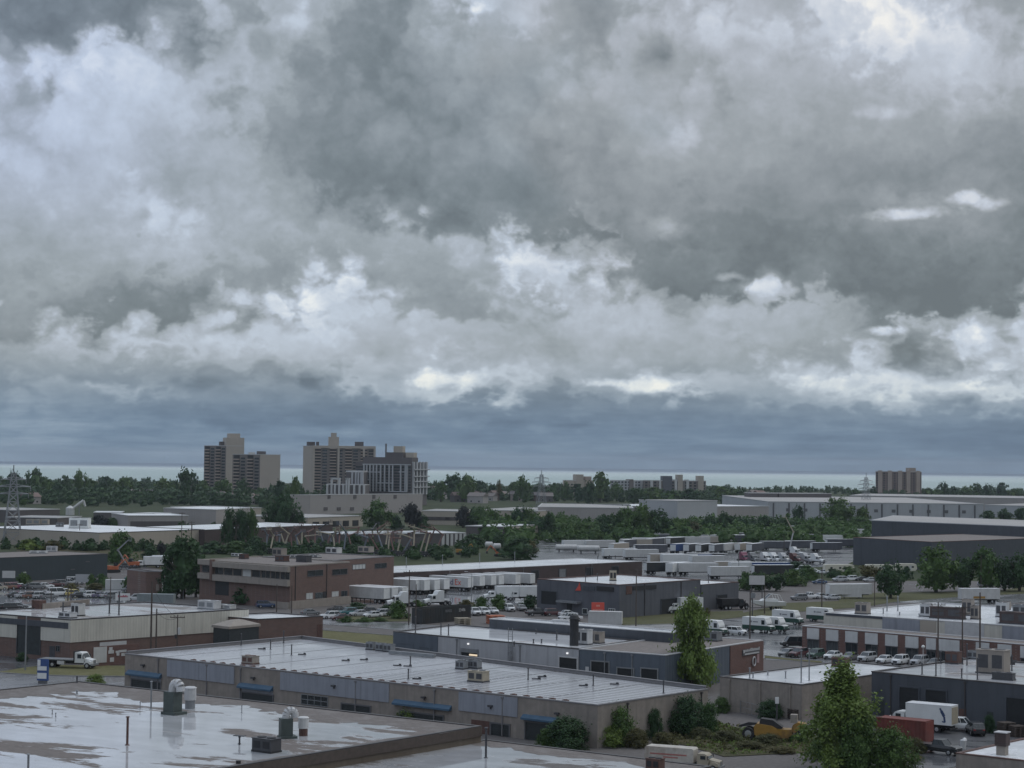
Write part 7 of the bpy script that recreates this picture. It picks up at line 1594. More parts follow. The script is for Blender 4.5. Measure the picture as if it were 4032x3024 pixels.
# trees of the middle distance
for k, x, yb, yt, w, mt, pr, lb in (
    ('b', 480, 905, 548, 250, 'leaf_dark', 'mid', 'largest dark tree of the middle distance, before the blank grey block'), ('b', 380, 900, 640, 180, 'leaf_dark', 'mid', 'dark tree leaning against the largest dark tree'), ('b', 600, 905, 690, 150, 'leaf_dark', 'mid', 'lower dark tree on the other flank of the largest dark tree'),
    ('b', 1300, 850, 620, 280, 'leaf_mid', 'mid', 'broad green tree before the blank grey block vents'), ('b', 1590, 850, 630, 180, 'leaf_purple', 'mid', 'round purple-black tree next to the broad green tree'), ('b', 2045, 830, 668, 125, 'leaf_purple', 'mid', 'small purple-black tree near the pavilion'), ('b', 2165, 830, 655, 150, 'leaf_dark', 'mid', 'green tree just past the small purple-black tree'),
    ('b', 1450, 850, 740, 160, 'leaf_dark', 'low', 'shrub between the broad green and the round purple trees'), ('b', 1690, 850, 740, 180, 'leaf_dark', 'low', 'shrub under the round purple tree'), ('b', 100, 850, 695, 140, 'leaf_dark', 'mid', 'small dark tree by the pale workshop row'), ('b', 175, 850, 700, 90, 'leaf_mid', 'mid', 'slim small tree by the pale workshop row'), ('b', 1090, 790, 735, 120, 'leaf_dark', 'low', 'shrub before the low beige shops'),
    ('a', 860, 835, 735, 200, 'leaf_purple', 'low', 'dark purple shrub before the grey hall'), ('a', 990, 835, 755, 150, 'leaf_mid', 'low', 'light green shrub next to the dark purple one'), ('a', 1840, 800, 700, 200, 'leaf_dark', 'mid', 'rounded tree at the end of the grey hall'), ('a', 1990, 1000, 692, 150, 'leaf_dark', 'mid', 'tall dark tree before the brown warehouse'), ('a', 2100, 1000, 697, 140, 'leaf_dark', 'mid', 'second tall dark tree before the brown warehouse'), ('a', 2190, 1000, 705, 110, 'leaf_mid', 'mid', 'third tall tree before the brown warehouse'),
    ('a', 210, 650, 585, 90, 'leaf_mid', 'far', 'small tree by the far brown sheds'),
    ('d', 905, 520, 340, 250, 'leaf_mid', 'mid', 'tall broad tree before the downpiped warehouse wall'), ('d', 615, 520, 378, 80, 'leaf_dark', 'mid', 'small upright tree before the downpiped warehouse'), ('d', 1075, 520, 400, 110, 'leaf_mid', 'mid', 'tree at the foot of the pylon by the dark shed'), ('d', 700, 560, 470, 200, 'leaf_dark', 'mid', 'low tree under the small upright one'), ('d', 1030, 560, 465, 200, 'leaf_mid', 'mid', 'low bushy tree close to the dark shed wall'),
    ('d', 550, 570, 470, 220, 'leaf_dark', 'mid', 'spreading tree in the wood before the pale warehouse'), ('d', 380, 570, 460, 190, 'leaf_dark', 'mid', 'darker tree in the wood before the pale warehouse'), ('d', 250, 575, 470, 180, 'leaf_dark', 'mid', 'upright tree behind the storage yard wood'), ('d', 100, 575, 465, 190, 'leaf_dark', 'mid', 'spiky dark tree behind the storage yard wood'), ('d', 1960, 500, 420, 130, 'leaf_dark', 'far', 'dark tree before the pale end warehouse'), ('d', 2090, 500, 410, 130, 'leaf_dark', 'far', 'second dark tree before the pale end warehouse'), ('d', 2190, 500, 400, 110, 'leaf_dark', 'far', 'third dark tree before the pale end warehouse'),
    ('c', 45, 600, 448, 120, 'leaf_purple', 'mid', 'dark purple tree by the pavilion'), ('c', 210, 600, 440, 220, 'leaf_mid', 'mid', 'leafy tree behind the pavilion'), ('c', 130, 600, 490, 120, 'leaf_dark', 'mid', 'low dark tree behind the pavilion end'), ('c', 490, 640, 445, 150, 'leaf_dark', 'mid', 'dark tree behind the pavilion arches'), ('c', 570, 640, 455, 140, 'leaf_mid', 'mid', 'green tree behind the pavilion arches'),
    ('c', 650, 690, 520, 180, 'leaf_dark', 'mid', 'dark tree at the pavilion corner'), ('c', 730, 690, 500, 130, 'leaf_dark', 'mid', 'pointed dark tree in the central wood'), ('c', 880, 695, 560, 200, 'leaf_mid', 'mid', 'rounded green tree in the central wood'), ('c', 1010, 695, 570, 200, 'leaf_mid', 'mid', 'lighter green tree in the central wood'), ('c', 1200, 700, 500, 230, 'leaf_dark', 'mid', 'tall dark tree in the central wood'),
    ('c', 1330, 700, 465, 220, 'leaf_mid', 'mid', 'tall green tree in the central wood'), ('c', 1460, 700, 425, 200, 'leaf_mid', 'mid', 'tallest tree of the central wood'), ('c', 1590, 700, 475, 240, 'leaf_dark', 'mid', 'broad dark tree next to the tallest wood tree'), ('c', 1740, 690, 530, 220, 'leaf_mid', 'mid', 'lower green tree past the broad dark one'), ('c', 1860, 690, 560, 200, 'leaf_olive', 'mid', 'olive tree in the wood above the storage yard'), ('c', 2000, 680, 510, 190, 'leaf_dark', 'mid', 'dark tree in the wood above the storage yard'), ('c', 2110, 680, 490, 120, 'leaf_dark', 'mid', 'narrow dark tree in the wood above the storage yard'), ('c', 2190, 680, 505, 110, 'leaf_dark', 'mid', 'last dark tree of the wood above the storage yard'),
    ('c', 800, 700, 600, 160, 'leaf_dark', 'low', 'dark undergrowth shrub in the central wood'), ('c', 1100, 705, 610, 180, 'leaf_mid', 'low', 'green undergrowth shrub in the central wood'), ('c', 1290, 710, 620, 200, 'leaf_dark', 'low', 'wide undergrowth shrub in the central wood'), ('c', 1780, 705, 620, 260, 'leaf_mid', 'low', 'wide green shrub above the storage yard'), ('c', 2060, 700, 600, 240, 'leaf_mid', 'low', 'light shrub above the storage yard'), ('c', 480, 850, 680, 320, 'leaf_dark', 'low', 'big dark thicket before the pavilion'), ('c', 130, 760, 660, 260, 'leaf_dark', 'low', 'thicket to the side of the pavilion'), ('c', 330, 760, 650, 160, 'leaf_dark', 'low', 'shrub at the pavilion arches'), ('c', 560, 800, 700, 200, 'leaf_olive', 'low', 'brownish thicket before the pavilion arches'),
    ('e', 320, 350, 235, 300, 'leaf_light', 'low', 'yellow-green bush by the left pylon'), ('e', 570, 350, 255, 280, 'leaf_olive', 'low', 'olive bush before the white roofed warehouse'), ('e', 960, 350, 285, 400, 'leaf_dark', 'low', 'long dark bush before the white roofed warehouse'), ('e', 1320, 480, 178, 290, 'leaf_mid', 'mid', 'round green tree at the end of the dark teal warehouse'), ('e', 1240, 490, 330, 190, 'leaf_mid', 'low', 'shrub under the round green tree by the warehouse'), ('e', 1640, 470, 330, 230, 'leaf_dark', 'low', 'shrub behind the white trucks'), ('e', 1760, 460, 275, 130, 'leaf_purple', 'mid', 'small purple tree behind the big dark tree'),
    ('e', 1990, 875, 258, 470, 'leaf_dark', 'mid', 'big dark tree in front of the brick office'), ('e', 1850, 870, 480, 260, 'leaf_dark', 'low', 'dark shrub at the foot of the big dark tree'), ('e', 2130, 860, 420, 200, 'leaf_dark', 'mid', 'dark tree between the big tree and the office'),
    ('f', 650, 838, 678, 290, 'leaf_dark', 'low', 'clipped dark bush at the brick office wall'), ('f', 100, 300, 235, 260, 'leaf_dark', 'low', 'hedge bush behind the office, nearest the big tree'), ('f', 330, 345, 225, 320, 'leaf_dark', 'low', 'hedge bush behind the office roof units'), ('f', 560, 350, 235, 300, 'leaf_mid', 'low', 'greener hedge bush behind the office roof'), ('f', 760, 350, 200, 260, 'leaf_dark', 'low', 'dark hedge bush at the first boom lifts'), ('f', 1000, 345, 240, 300, 'leaf_dark', 'low', 'dark thicket among the boom lifts'), ('f', 1300, 345, 235, 280, 'leaf_dark', 'low', 'thicket in the middle of the boom lifts'), ('f', 1700, 335, 175, 260, 'leaf_dark', 'low', 'thicket under the white hire shed roof'), ('f', 1950, 345, 260, 300, 'leaf_dark', 'low', 'thicket at the end of the boom lift line'),
    ('q', 330, 400, 215, 200, 'leaf_mid', 'mid', 'small green tree in the car lot by the dark teal wall'), ('q', 1000, 440, 345, 260, 'leaf_olive', 'low', 'olive bush in the car lot'), ('q', 1350, 430, 350, 330, 'leaf_olive', 'low', 'long olive bush by the car lot scrub'), ('q', 1280, 400, 235, 160, 'leaf_mid', 'low', 'green shrub by the dark teal warehouse corner'), ('q', 1440, 400, 225, 230, 'leaf_mid', 'low', 'scrub bush below the orange excavator'), ('q', 1800, 440, 250, 200, 'leaf_mid', 'low', 'scrub bush by the teal container'),
    ('r', 1010, 570, 395, 290, 'leaf_mid', 'low', 'leafy hedge bush before the white road tractor'), ('r', 880, 520, 430, 160, 'leaf_dark', 'low', 'dark hedge bush before the road tractor'), ('r', 450, 610, 545, 180, 'leaf_mid', 'low', 'low hedge by the street near the office'), ('r', 650, 605, 555, 220, 'leaf_mid', 'low', 'low hedge by the street, middle length'), ('r', 820, 600, 560, 200, 'leaf_mid', 'low', 'low hedge by the street close to the container'), ('r', 560, 470, 400, 260, 'leaf_dark', 'low', 'dark hedge under the office trailers'), ('r', 1230, 440, 370, 160, 'leaf_mid', 'low', 'shrub between the two road tractors'),
    ('r', 1760, 440, 365, 220, 'leaf_olive', 'low', 'yellowish shrub before the white box truck'), ('r', 1920, 470, 345, 200, 'leaf_mid', 'low', 'shrub in the truck yard hedge'), ('r', 2120, 480, 320, 230, 'leaf_mid', 'low', 'tallest shrub of the truck yard hedge'), ('g', 1290, 790, 680, 170, 'leaf_dark', 'low', 'dark shrub at the grey workshop garage opening'),
    ('h', 1320, 600, 430, 220, 'leaf_mid', 'low', 'green bush at the grey wing end'), ('h', 1450, 610, 440, 240, 'leaf_dark', 'mid', 'dark tree behind the white twin-post sign'), ('h', 1610, 610, 440, 240, 'leaf_dark', 'mid', 'dark tree above the boat'), ('h', 1780, 560, 415, 260, 'leaf_mid', 'low', 'wide green bush above the parked pale cars'), ('h', 1900, 470, 360, 200, 'leaf_mid', 'low', 'bush in front of the old truck cabs'), ('h', 1500, 380, 330, 300, 'leaf_dark', 'low', 'scrub below the red truck cab'), ('h', 1800, 390, 330, 300, 'leaf_dark', 'low', 'scrub below the pale truck cabs'), ('h', 945, 850, 775, 80, 'leaf_olive', 'low', 'small reddish bush by the grey metal wing'),
    ('i', 965, 655, 340, 290, 'leaf_dark', 'mid', 'round dark tree on the grass near the white box trailer'), ('i', 1390, 600, 205, 420, 'leaf_mid', 'mid', 'tallest roadside tree before the dark shed'), ('i', 1640, 590, 280, 280, 'leaf_dark', 'mid', 'dark roadside tree next to the tallest one'), ('i', 1850, 590, 225, 330, 'leaf_mid', 'mid', 'wide roadside tree before the dark shed'), ('i', 2030, 585, 290, 240, 'leaf_dark', 'mid', 'dark roadside tree past the wide one'), ('i', 2170, 590, 265, 260, 'leaf_dark', 'mid', 'roadside tree at the edge of the view'),
    ('i', 760, 470, 350, 230, 'leaf_olive', 'mid', 'brownish tree before the white motorhome'), ('i', 570, 460, 365, 200, 'leaf_mid', 'low', 'green bush before the cream motorhome'), ('i', 430, 460, 380, 170, 'leaf_dark', 'low', 'dark bush before the cream motorhome'), ('i', 60, 530, 395, 260, 'leaf_dark', 'low', 'big dark bush above the parked white cars'), ('i', 220, 500, 385, 180, 'leaf_mid', 'low', 'bush around the hidden white cars'), ('i', 1110, 480, 370, 140, 'leaf_dark', 'low', 'bush next to the round dark tree'), ('i', 685, 600, 545, 80, 'leaf_dark', 'mid', 'tiny tree against the white box trailer')):
    tree_on(k, x, yb, yt, w, lb, proto=pr, mt=mt, bare=.12)
# near trees and shrubs
tree_on('m', 300, 675, -120, 540, 'slim leafy tree in front of the dark blue-grey garage', proto='near', mt='leaf_light', bare=.05)
plant(on('n', 320, 1420, 0), 12.0, 13.2, 'big leafy pointed tree near the yellow scraper', proto='near', mt='leaf_light', bare=.03)
tree_on('n', 830, 1480, 1010, 620, 'dense bushy tree low beside the big pointed tree', proto='nearlow', mt='leaf_mid'); tree_on('n', 480, 1470, 900, 560, 'dense dark shrub at the foot of the big pointed tree', proto='nearlow', mt='leaf_mid')
for k, x, yb, yt, w, mt, lb in (('l', 950, 1130, 870, 470, 'leaf_dark', 'dark rounded shrub at the tan building front with the last blue awning'), ('l', 780, 1120, 960, 220, 'leaf_mid', 'paler shrub under the last blue awning'), ('l', 1390, 1090, 770, 360, 'leaf_mid', 'green shrub at the tan building corner'), ('l', 1480, 1000, 745, 200, 'leaf_light', 'yellow-green shrub top behind the corner shrub'), ('l', 1330, 1100, 930, 380, 'leaf_light', 'light low shrub beneath the corner shrub'), ('l', 1710, 1040, 790, 200, 'leaf_dark', 'shrub midway along the tan end wall'), ('l', 2010, 1010, 690, 400, 'leaf_dark', 'largest dark shrub by the tan end wall'), ('l', 2190, 980, 740, 200, 'leaf_mid', 'green shrub next to the largest dark shrub'), ('l', 1560, 1110, 960, 280, 'leaf_olive', 'olive scrub bush below the tan end wall'), ('l', 1800, 1110, 990, 260, 'leaf_olive', 'olive scrub bush before the largest dark shrub'),
    ('m', 735, 835, 680, 160, 'leaf_dark', 'small dark shrub against the plain tan block wall'), ('m', 1180, 910, 640, 420, 'leaf_olive', 'grey-olive shrub before the tan block wall'), ('m', 1060, 950, 790, 330, 'leaf_dark', 'dark green shrub behind the yellow scraper'), ('m', 590, 900, 760, 200, 'leaf_mid', 'shrub past the end of the tan building'), ('m', 870, 1100, 1040, 220, 'leaf_light', 'yellowish weed clump at the scraper gooseneck'), ('m', 1050, 1200, 1110, 300, 'leaf_olive', 'weed clump under the yellow scraper'), ('m', 1340, 1190, 1110, 240, 'leaf_mid', 'weed clump by the scraper rear wheel'), ('m', 640, 1180, 1080, 320, 'leaf_olive', 'brown weed clump before the dark shrub'), ('m', 850, 1250, 1180, 340, 'leaf_olive', 'weeds in the middle of the scrub'), ('m', 380, 1150, 1050, 260, 'leaf_olive', 'weeds next to the cream truck body'), ('m', 1180, 1290, 1230, 300, 'leaf_olive', 'weeds at the edge of the gravel'), ('m', 1560, 1350, 1150, 300, 'leaf_mid', 'shrub under the big pointed tree'),
    ('k', 1620, 905, 738, 330, 'leaf_light', 'light green shrub before the middle blue awning'), ('j', 835, 425, 348, 190, 'leaf_light', 'small light green shrub by the driveway'), ('n', 1080, 1240, 1090, 240, 'leaf_olive', 'reddish scrub before the red container'), ('n', 1850, 1025, 850, 150, 'leaf_dark', 'dark bush against the charcoal garage wall'), ('n', 700, 1120, 990, 170, 'leaf_olive', 'scrub at the near end of the red container'), ('e', 75, 1440, 1375, 130, 'leaf_olive', 'little reddish bush at the cream factory wall'), ('e', 240, 1560, 1470, 160, 'leaf_dark', 'small dark bush by the light pole base')):
    tree_on(k, x, yb, yt, w, lb, proto='nearlow', mt=mt)
# dense far woodland between the houses: one mass nobody could count
import numpy as np
def far_wood(nm, boxes, seed, hmin, hmax, mt, leafs=90, ls=.20):
    me = crown_mesh('tmp', seed, 22, leafs, ls, 'round', .62)
    nv = len(me.vertices); co = np.empty(nv * 3); me.vertices.foreach_get('co', co); co = co.reshape(-1, 3)
    fs = [tuple(p.vertices) for p in me.polygons]; bpy.data.meshes.remove(me)
    rnd = random.Random(seed); V2 = []; F2 = []; base = 0
    for (x0, x1, Ya, Yb, n) in boxes:
        for _ in range(n):
            Y = rnd.uniform(Ya, Yb); X = ((rnd.uniform(x0, x1)) - 2016) / FPX * Y; h = rnd.uniform(hmin, hmax); w = h * rnd.uniform(.5, .85); a = rnd.uniform(0, 6.28)
            c, s = math.cos(a), math.sin(a)
            q = np.stack([(co[:, 0] * c - co[:, 1] * s) * w + X, (co[:, 0] * s + co[:, 1] * c) * w + Y, co[:, 2] * h], 1)
            V2.append(q); F2 += [tuple(i + base for i in f) for f in fs]; base += nv
    m2 = bpy.data.meshes.new(nm); m2.from_pydata(np.concatenate(V2).tolist(), [], F2); m2.materials.append(M[mt])
    o = bpy.data.objects.new(nm, m2); COL.objects.link(o)
    return tag(o, 'mass of far-off woods and gardens reaching to the lake' if 'far' in nm else 'low scrub around the hire yard and the white roofed warehouse' if 'scrub' in nm else 'tangled wood and undergrowth behind the storage yard', 'woodland', kind='stuff')
far_wood('far_woodland', [(-150, 1180, 1430, 2000, 260), (-150, 1180, 1400, 1700, 120), (1000, 1750, 1650, 2100, 40), (1680, 2950, 1760, 2150, 230)], 7, 5, 11, 'leaf_dark')
far_wood('far_lakeside_woodland', [(-150, 1180, 2000, 2750, 240), (1000, 1750, 2000, 2750, 70), (1680, 2950, 2150, 2750, 220), (2850, 3450, 2350, 2750, 60), (3440, 4200, 2250, 2750, 120)], 14, 4, 8.5, 'leaf_dark')
far_wood('hire_yard_scrub', [(950, 1900, 700, 800, 90), (20, 760, 735, 752, 50), (700, 1150, 900, 960, 24)], 12, 2, 4.5, 'leaf_dark')
far_wood('yard_woodland', [(1900, 3420, 860, 1090, 330), (1950, 2100, 760, 900, 20)], 9, 4, 9, 'leaf_mid', 160, .15)

def weeds(nm, k, pts, n, seed, mt, label, hmin=.3, hmax=1.1):
    rnd = random.Random(seed); P_ = [on(k, *p) for p in pts]; mb = MB()
    x0, x1 = min(p.x for p in P_), max(p.x for p in P_); y0, y1 = min(p.y for p in P_), max(p.y for p in P_)
    def inside(x, y):
        c = False
        for a, b in zip(P_, P_[1:] + P_[:1]):
            if (a.y > y) != (b.y > y) and x < (b.x - a.x) * (y - a.y) / (b.y - a.y) + a.x: c = not c
        return c
    g = 0
    while g < n:
        x, y = rnd.uniform(x0, x1), rnd.uniform(y0, y1)
        if not inside(x, y) or mnoise.noise(Vector((x * .12, y * .12, seed))) < -.25: g += .34; continue
        g += 1; h = rnd.uniform(hmin, hmax); w_ = h * rnd.uniform(.7, 1.6)
        for q in range(14):
            a = rnd.uniform(0, 6.28); r = rnd.random() * w_ * .5; l = h * rnd.uniform(.3, .6); c = Vector((x + math.cos(a) * r, y + math.sin(a) * r, h * rnd.uniform(.05, .9) * (1 - r / w_)))
            u = Vector((rnd.gauss(0, 1), rnd.gauss(0, 1), rnd.gauss(0, .6))).normalized() * l * .4; v = u.cross(Vector((rnd.gauss(0, 1), rnd.gauss(0, 1), rnd.gauss(0, 1)))).normalized() * l * .3
            mb.add([c - u, c + v, c + u, c - v], [(0, 1, 2, 3)])
    me = bpy.data.meshes.new(nm); me.from_pydata([tuple(v) for v in mb.v], [], mb.f); me.materials.append(M[mt]); o = bpy.data.objects.new(nm, me); COL.objects.link(o); tag(o, label, 'weeds', kind='stuff')
SCR = [(100, 1080), (560, 1010), (860, 1060), (1500, 1100), (2000, 1130), (2050, 1200), (1450, 1270), (640, 1320), (100, 1190)]
weeds('weeds', 'm', SCR, 420, 3, 'leaf_olive', 'rough brown and green weeds over the scrub by the scraper'); weeds('green_weeds', 'm', SCR, 800, 5, 'leaf_light', 'low green weeds over the scrub by the scraper', .2, .7)
weeds('yard_weeds', 'n', [(700, 1150), (1100, 1180), (1150, 1300), (1000, 1400), (700, 1400), (900, 1250)], 150, 11, 'leaf_olive', 'brown weeds along the gravel before the red container', .2, .9)
weeds('verge_weeds', 'e', [(1180, 350), (1650, 360), (2000, 360), (1750, 560), (1200, 520)], 160, 8, 'leaf_mid', 'scrubby weeds by the orange excavators', .5, 2.0)

# ------------------------------------------------------------------ houses among the far trees
def house(p, rz, w, d, h, wall, roof, label):
    t = thing('house', label, 'house', p, rz, 'houses among the far trees')
    mb = MB(); mb.bx(-w / 2, w / 2, -d / 2, d / 2, 0, h); mb.build('wall', wall, t)
    mb = MB(); e = .5; r = h + d * .33
    mb.add([(-w / 2 - e, -d / 2 - e, h - .2), (w / 2 + e, -d / 2 - e, h - .2), (w / 2 + e, d / 2 + e, h - .2), (-w / 2 - e, d / 2 + e, h - .2), (-w / 2 - e, 0, r), (w / 2 + e, 0, r)], [(0, 1, 5, 4), (2, 3, 4, 5), (0, 4, 3), (1, 2, 5), (3, 2, 1, 0)])
    rf = mb.build('roof', roof, t); mb = MB(); mb.bx(w * .2, w * .2 + .8, -.4, .4, r - 1.2, r + 1); mb.build('chimney', 'brick_flats', rf)
    for sx in (-1, 1): mb = MB(); mb.bx(sx * w * .25 - .7, sx * w * .25 + .7, -d / 2 - .06, -d / 2 + .02, 1, 2.3); mb.build('window', 'glass', t)
    return t
rnd = random.Random(21)
hs = [('c', 15, 330), ('c', 60, 345), ('c', 110, 340), ('c', 150, 360), ('c', 205, 350), ('c', 255, 365), ('c', 310, 360), ('c', 400, 355), ('c', 470, 365), ('c', 560, 350), ('c', 640, 365), ('c', 700, 372), ('b', 1760, 530), ('b', 1830, 560), ('b', 1930, 545), ('b', 2010, 590), ('b', 2100, 570), ('b', 2170, 600),
      ('a', 1150, 545), ('a', 1210, 560), ('a', 1320, 565), ('a', 260, 605), ('a', 1640, 590), ('a', 1890, 590), ('a', 2010, 600), ('a', 2150, 610), ('b', 40, 590), ('b', 290, 610), ('a', 330, 560), ('d', 300, 310), ('d', 340, 312)]
ws = ['beige_band', 'far_wall', 'brick_flats', 'far_dark']
for n, (k, x, y) in enumerate(hs):
    house(on(k, x, y + 22, 0), rad(rnd.uniform(-50, 50)), rnd.uniform(11, 16), 9, rnd.uniform(4.5, 6.5), ws[n % 4], ['far_dark', 'tower_brown'][n % 2] if n % 3 else 'brick_flats', '%s-walled house with a pitched roof, %s among the far trees' % (['tan', 'greyish', 'red brick', 'dark'][n % 4], ORD[n % 30] if n < 30 else 'last'))

# ------------------------------------------------------------------ poles, lamps, signs, fences
def pole(k, x, yb, yt, label, arms=1, r=.16, mat='wood', gadget=False, group=None, rz=0.0):
    g = on(k, x, yb, 0); H = at_dist(k, x, yt, g.y).z
    t = thing('utility_pole', label, 'utility pole', g, rz, group); mb = MB(); mb.tube((0, 0, 0), (0, 0, H), r, r * .62, 8); mb.build('post', mat, t)
    for q in range(arms):
        z = H - .5 - q * 1.1; mb = MB(); mb.box((0, -r, z), (2.6, .12, .14))
        for sx in (-1.2, -.6, .6, 1.2): mb.tube((sx, -r, z + .07), (sx, -r, z + .3), .05, n=6)
        mb.build('cross_arm', mat, t)
    if gadget:
        mb = MB(); mb.tube((.35, -.1, H - 3.4), (.35, -.1, H - 2.3), .28, n=10); mb.build('transformer', 'white_dirty', t)
        mb = MB(); mb.tube((-.3, .1, H - 4.2), (-.3, .1, H - 3.5), .18, n=8); mb.build('junction_box', 'dark_steel', t)
    return t
def lamp_post(k, x, yb, yt, label, arm=2.2, ang=0.0, glow=False, kind='arm'):
    g = on(k, x, yb, 0); H = at_dist(k, x, yt, g.y).z
    t = thing('street_lamp', label, 'street lamp', g, ang); mb = MB(); mb.tube((0, 0, 0), (0, 0, H - .6), .12, .07, 8); mb.build('post', 'steel' if kind == 'arm' else 'coping_light', t)
    if kind == 'arm':
        mb = MB(); mb.tube((0, 0, H - .62), (arm * .6, 0, H - .1), .05, n=6); mb.tube((arm * .6, 0, H - .1), (arm, 0, H), .05, n=6); mb.build('arm', 'steel', t)
        mb = MB(); mb.loft([[(arm - .2, -.12, H - .06), (arm - .2, .12, H - .06), (arm - .2, .12, H + .08), (arm - .2, -.12, H + .08)], [(arm + .6, -.16, H - .05), (arm + .6, .16, H - .05), (arm + .6, .12, H + .1), (arm + .6, -.12, H + .1)]]); mb.build('lamp_head', 'coping_light', t)
    else:
        mb = MB(); mb.loft([[(math.cos(a) * r_, math.sin(a) * r_, H - .6 + z) for a in [q * PI / 5 for q in range(10)]] for r_, z in ((.08, 0), (.27, .12), (.32, .3), (.25, .48), (.06, .6))]); mb.build('globe', 'lamp_glow' if glow else 'lamp_glass', t, smooth=True)
    return t
for a in (('j', 220, 310, -165, 'tall pole on the verge by the blue and white sign', 0, .16, 'steel'), ('e', 1638, 1600, 690, 'taller of the two close poles before the cream factory', 0, .2), ('e', 1695, 1605, 985, 'shorter of the two close poles before the cream factory', 0, .18), ('e', 1925, 1580, 1050, 'pole with crossarm and transformer at the cream factory', 1, .15),
          ('r', 1132, 640, 40, 'pole with a crossarm beside the lettered container', 1, .16), ('r', 1207, 690, 195, 'dark shorter pole before the lettered container', 0, .14), ('h', 255, 950, 390, 'pole on the verge before the grey workshop', 1, .15), ('h', 1358, 1075, 595, 'pole carrying the white sign by the delivery vans', 0, .16), ('h', 1500, 830, 555, 'pole next to the white boat', 0, .15), ('i', 322, 760, 360, 'pole on the grass by the white box trailer', 0, .17), ('i', 815, 730, 440, 'thin pole on the grass past the round tree', 0, .13), ('i', 1810, 600, 250, 'pole between the roadside trees', 0, .14),
          ('i', 1408, 1300, 690, 'first tall pole before the pale showroom wall', 2, .16), ('i', 1635, 1310, 715, 'second tall pole before the pale showroom wall', 2, .16), ('i', 1800, 1330, 600, 'tallest pole before the pale showroom wall', 0, .19), ('f', 955, 930, 640, 'pole at the brick office corner', 0, .14), ('f', 1100, 940, 650, 'pole with wires at the brick office wall', 0, .14), ('a', 690, 1000, 800, 'pole before the white roofed warehouse', 1, .16), ('a', 1580, 1000, 700, 'pole near the end of the white roofed warehouse', 1, .18), ('a', 1670, 990, 800, 'second pole near the end of that warehouse', 1, .18),
          ('e', 555, 930, 770, 'pole in the car lot between the cars', 0, .14), ('e', 738, 915, 700, 'pole by the white van in the car lot', 0, .16), ('e', 772, 910, 740, 'pole twin beside it in the car lot', 0, .16), ('e', 1200, 940, 640, 'pole beside the white sign with red lettering', 0, .14), ('p', 105, 260, 110, 'mast among the storage yard trailers', 0, .2), ('p', 800, 470, 260, 'pole before the storage yard rows', 0, .15), ('p', 1075, 500, 390, 'pole between the bushes and yard trailers', 0, .15), ('p', 1268, 260, 80, 'slender mast in the storage yard', 0, .15), ('f', 560, 350, 60, 'dark pole in the trees behind the office', 1, .18), ('f', 130, 270, 30, 'dark pole behind the big dark tree', 1, .18)):
    pole(*a, gadget='transformer' in a[4])
lamp_post('e', 1995, 880, 560, 'curved street lamp before the big dark tree', 5.2, rad(20)); lamp_post('r', 1815, 400, 60, 'tall yard light at the depot trailers', 1.5, rad(150)); lamp_post('o', 905, 690, 520, 'yard light with a white head at the depot end', 1.2, rad(150)); lamp_post('o', 235, 325, 165, 'white light mast at the corner of the storage yard', 1.0, rad(180)); lamp_post('o', 330, 300, 175, 'white light mast next to the corner one', 1.0, rad(160)); lamp_post('o', 510, 300, 180, 'third white light mast by the yard trailers', 1.0, rad(160)); lamp_post('h', 1250, 480, 250, 'street lamp arching over the storage yard', 4.0, rad(150))
lamp_post('n', 1155, 440, 105, 'white globe lamp post behind the charcoal garage', kind='globe'); lamp_post('m', 405, 640, 435, 'lit globe lamp in front of the slim tree', kind='globe', glow=True); lamp_post('n', 1590, 1180, 1075, 'short pale bollard lamp in the yard by the moving truck', kind='globe')
def board(k, x, yb, z0, w, h, rz, mat, label, legs=2, cat='sign', nm='sign_board', leg='dark_steel', frame='frame'):
    t = thing(nm, label, cat, on(k, x, yb, 0), rz); mb = MB(); mb.bx(-w / 2, w / 2, -.1, .1, z0, z0 + h); mb.build('panel', mat, t)
    for q in range(legs): sx = 0 if legs == 1 else (-w * .35, w * .35)[q]; mb = MB(); mb.tube((sx, 0.12, 0), (sx, .12, z0 + h * .3), .12, n=8); mb.build('post', leg, t)
    return t
def bars(t, nm, mat, rects):
    mb = MB()
    for x0, x1, z0, z1 in rects: mb.bx(x0, x1, -.135, -.101, z0, z1)
    return mb.build(nm, mat, t)
s = board('g', 1888, 915, 1.75, 2.9, 2.9, rad(4), 'red_sign', 'red sign board on posts above the white container')
bars(s, 'lettering', pmat('sign_pink', (.6, .25, .2), .5), [(-.4, .45, 3.7, 4.1)] + [(-1.15 + q * .33, -.92 + q * .33, 2.85, 3.15) for q in range(7)] + [(-1.0 + q * .29, -.82 + q * .29, 2.4, 2.58) for q in range(7)])
s = board('q', 1720, 700, 1.9, 3.4, 1.7, rad(6), 'white_paint', 'white sign with red lettering on posts at the car lot'); rnd = random.Random(3)
bars(s, 'lettering', pmat('letter_red', (.36, .03, .06), .5), [(-1.1 + q * .29, -1.1 + q * .29 + .22, 2.7, 3.0 + (.22 if q in (0, 4, 6) else rnd.uniform(0, .08))) for q in range(8)])
s = board('j', 372, 425, .5, 1.9, 3.4, rad(-10), 'blue_sign', 'blue and white directory sign on the driveway verge', 0, nm='directory_sign'); bars(s, 'white_field', 'white_paint', [(-.9, .65, 2.1, 2.75), (-.9, .65, .8, 1.7), (-.9, -.4, 2.8, 3.8)]); mb = MB(); mb.bx(-.7, .7, -.2, .2, 0, .5); mb.build('plinth', 'frame', s)
board('h', 1425, 700, 4.2, 4.2, 2.4, rad(8), 'white_dirty', 'white twin sign boards behind the boat', 2); s = board('h', 1383, 860, 4.5, 1.3, 1.2, 0, 'steel', 'small grey sign on the pole near the delivery vans', 1)
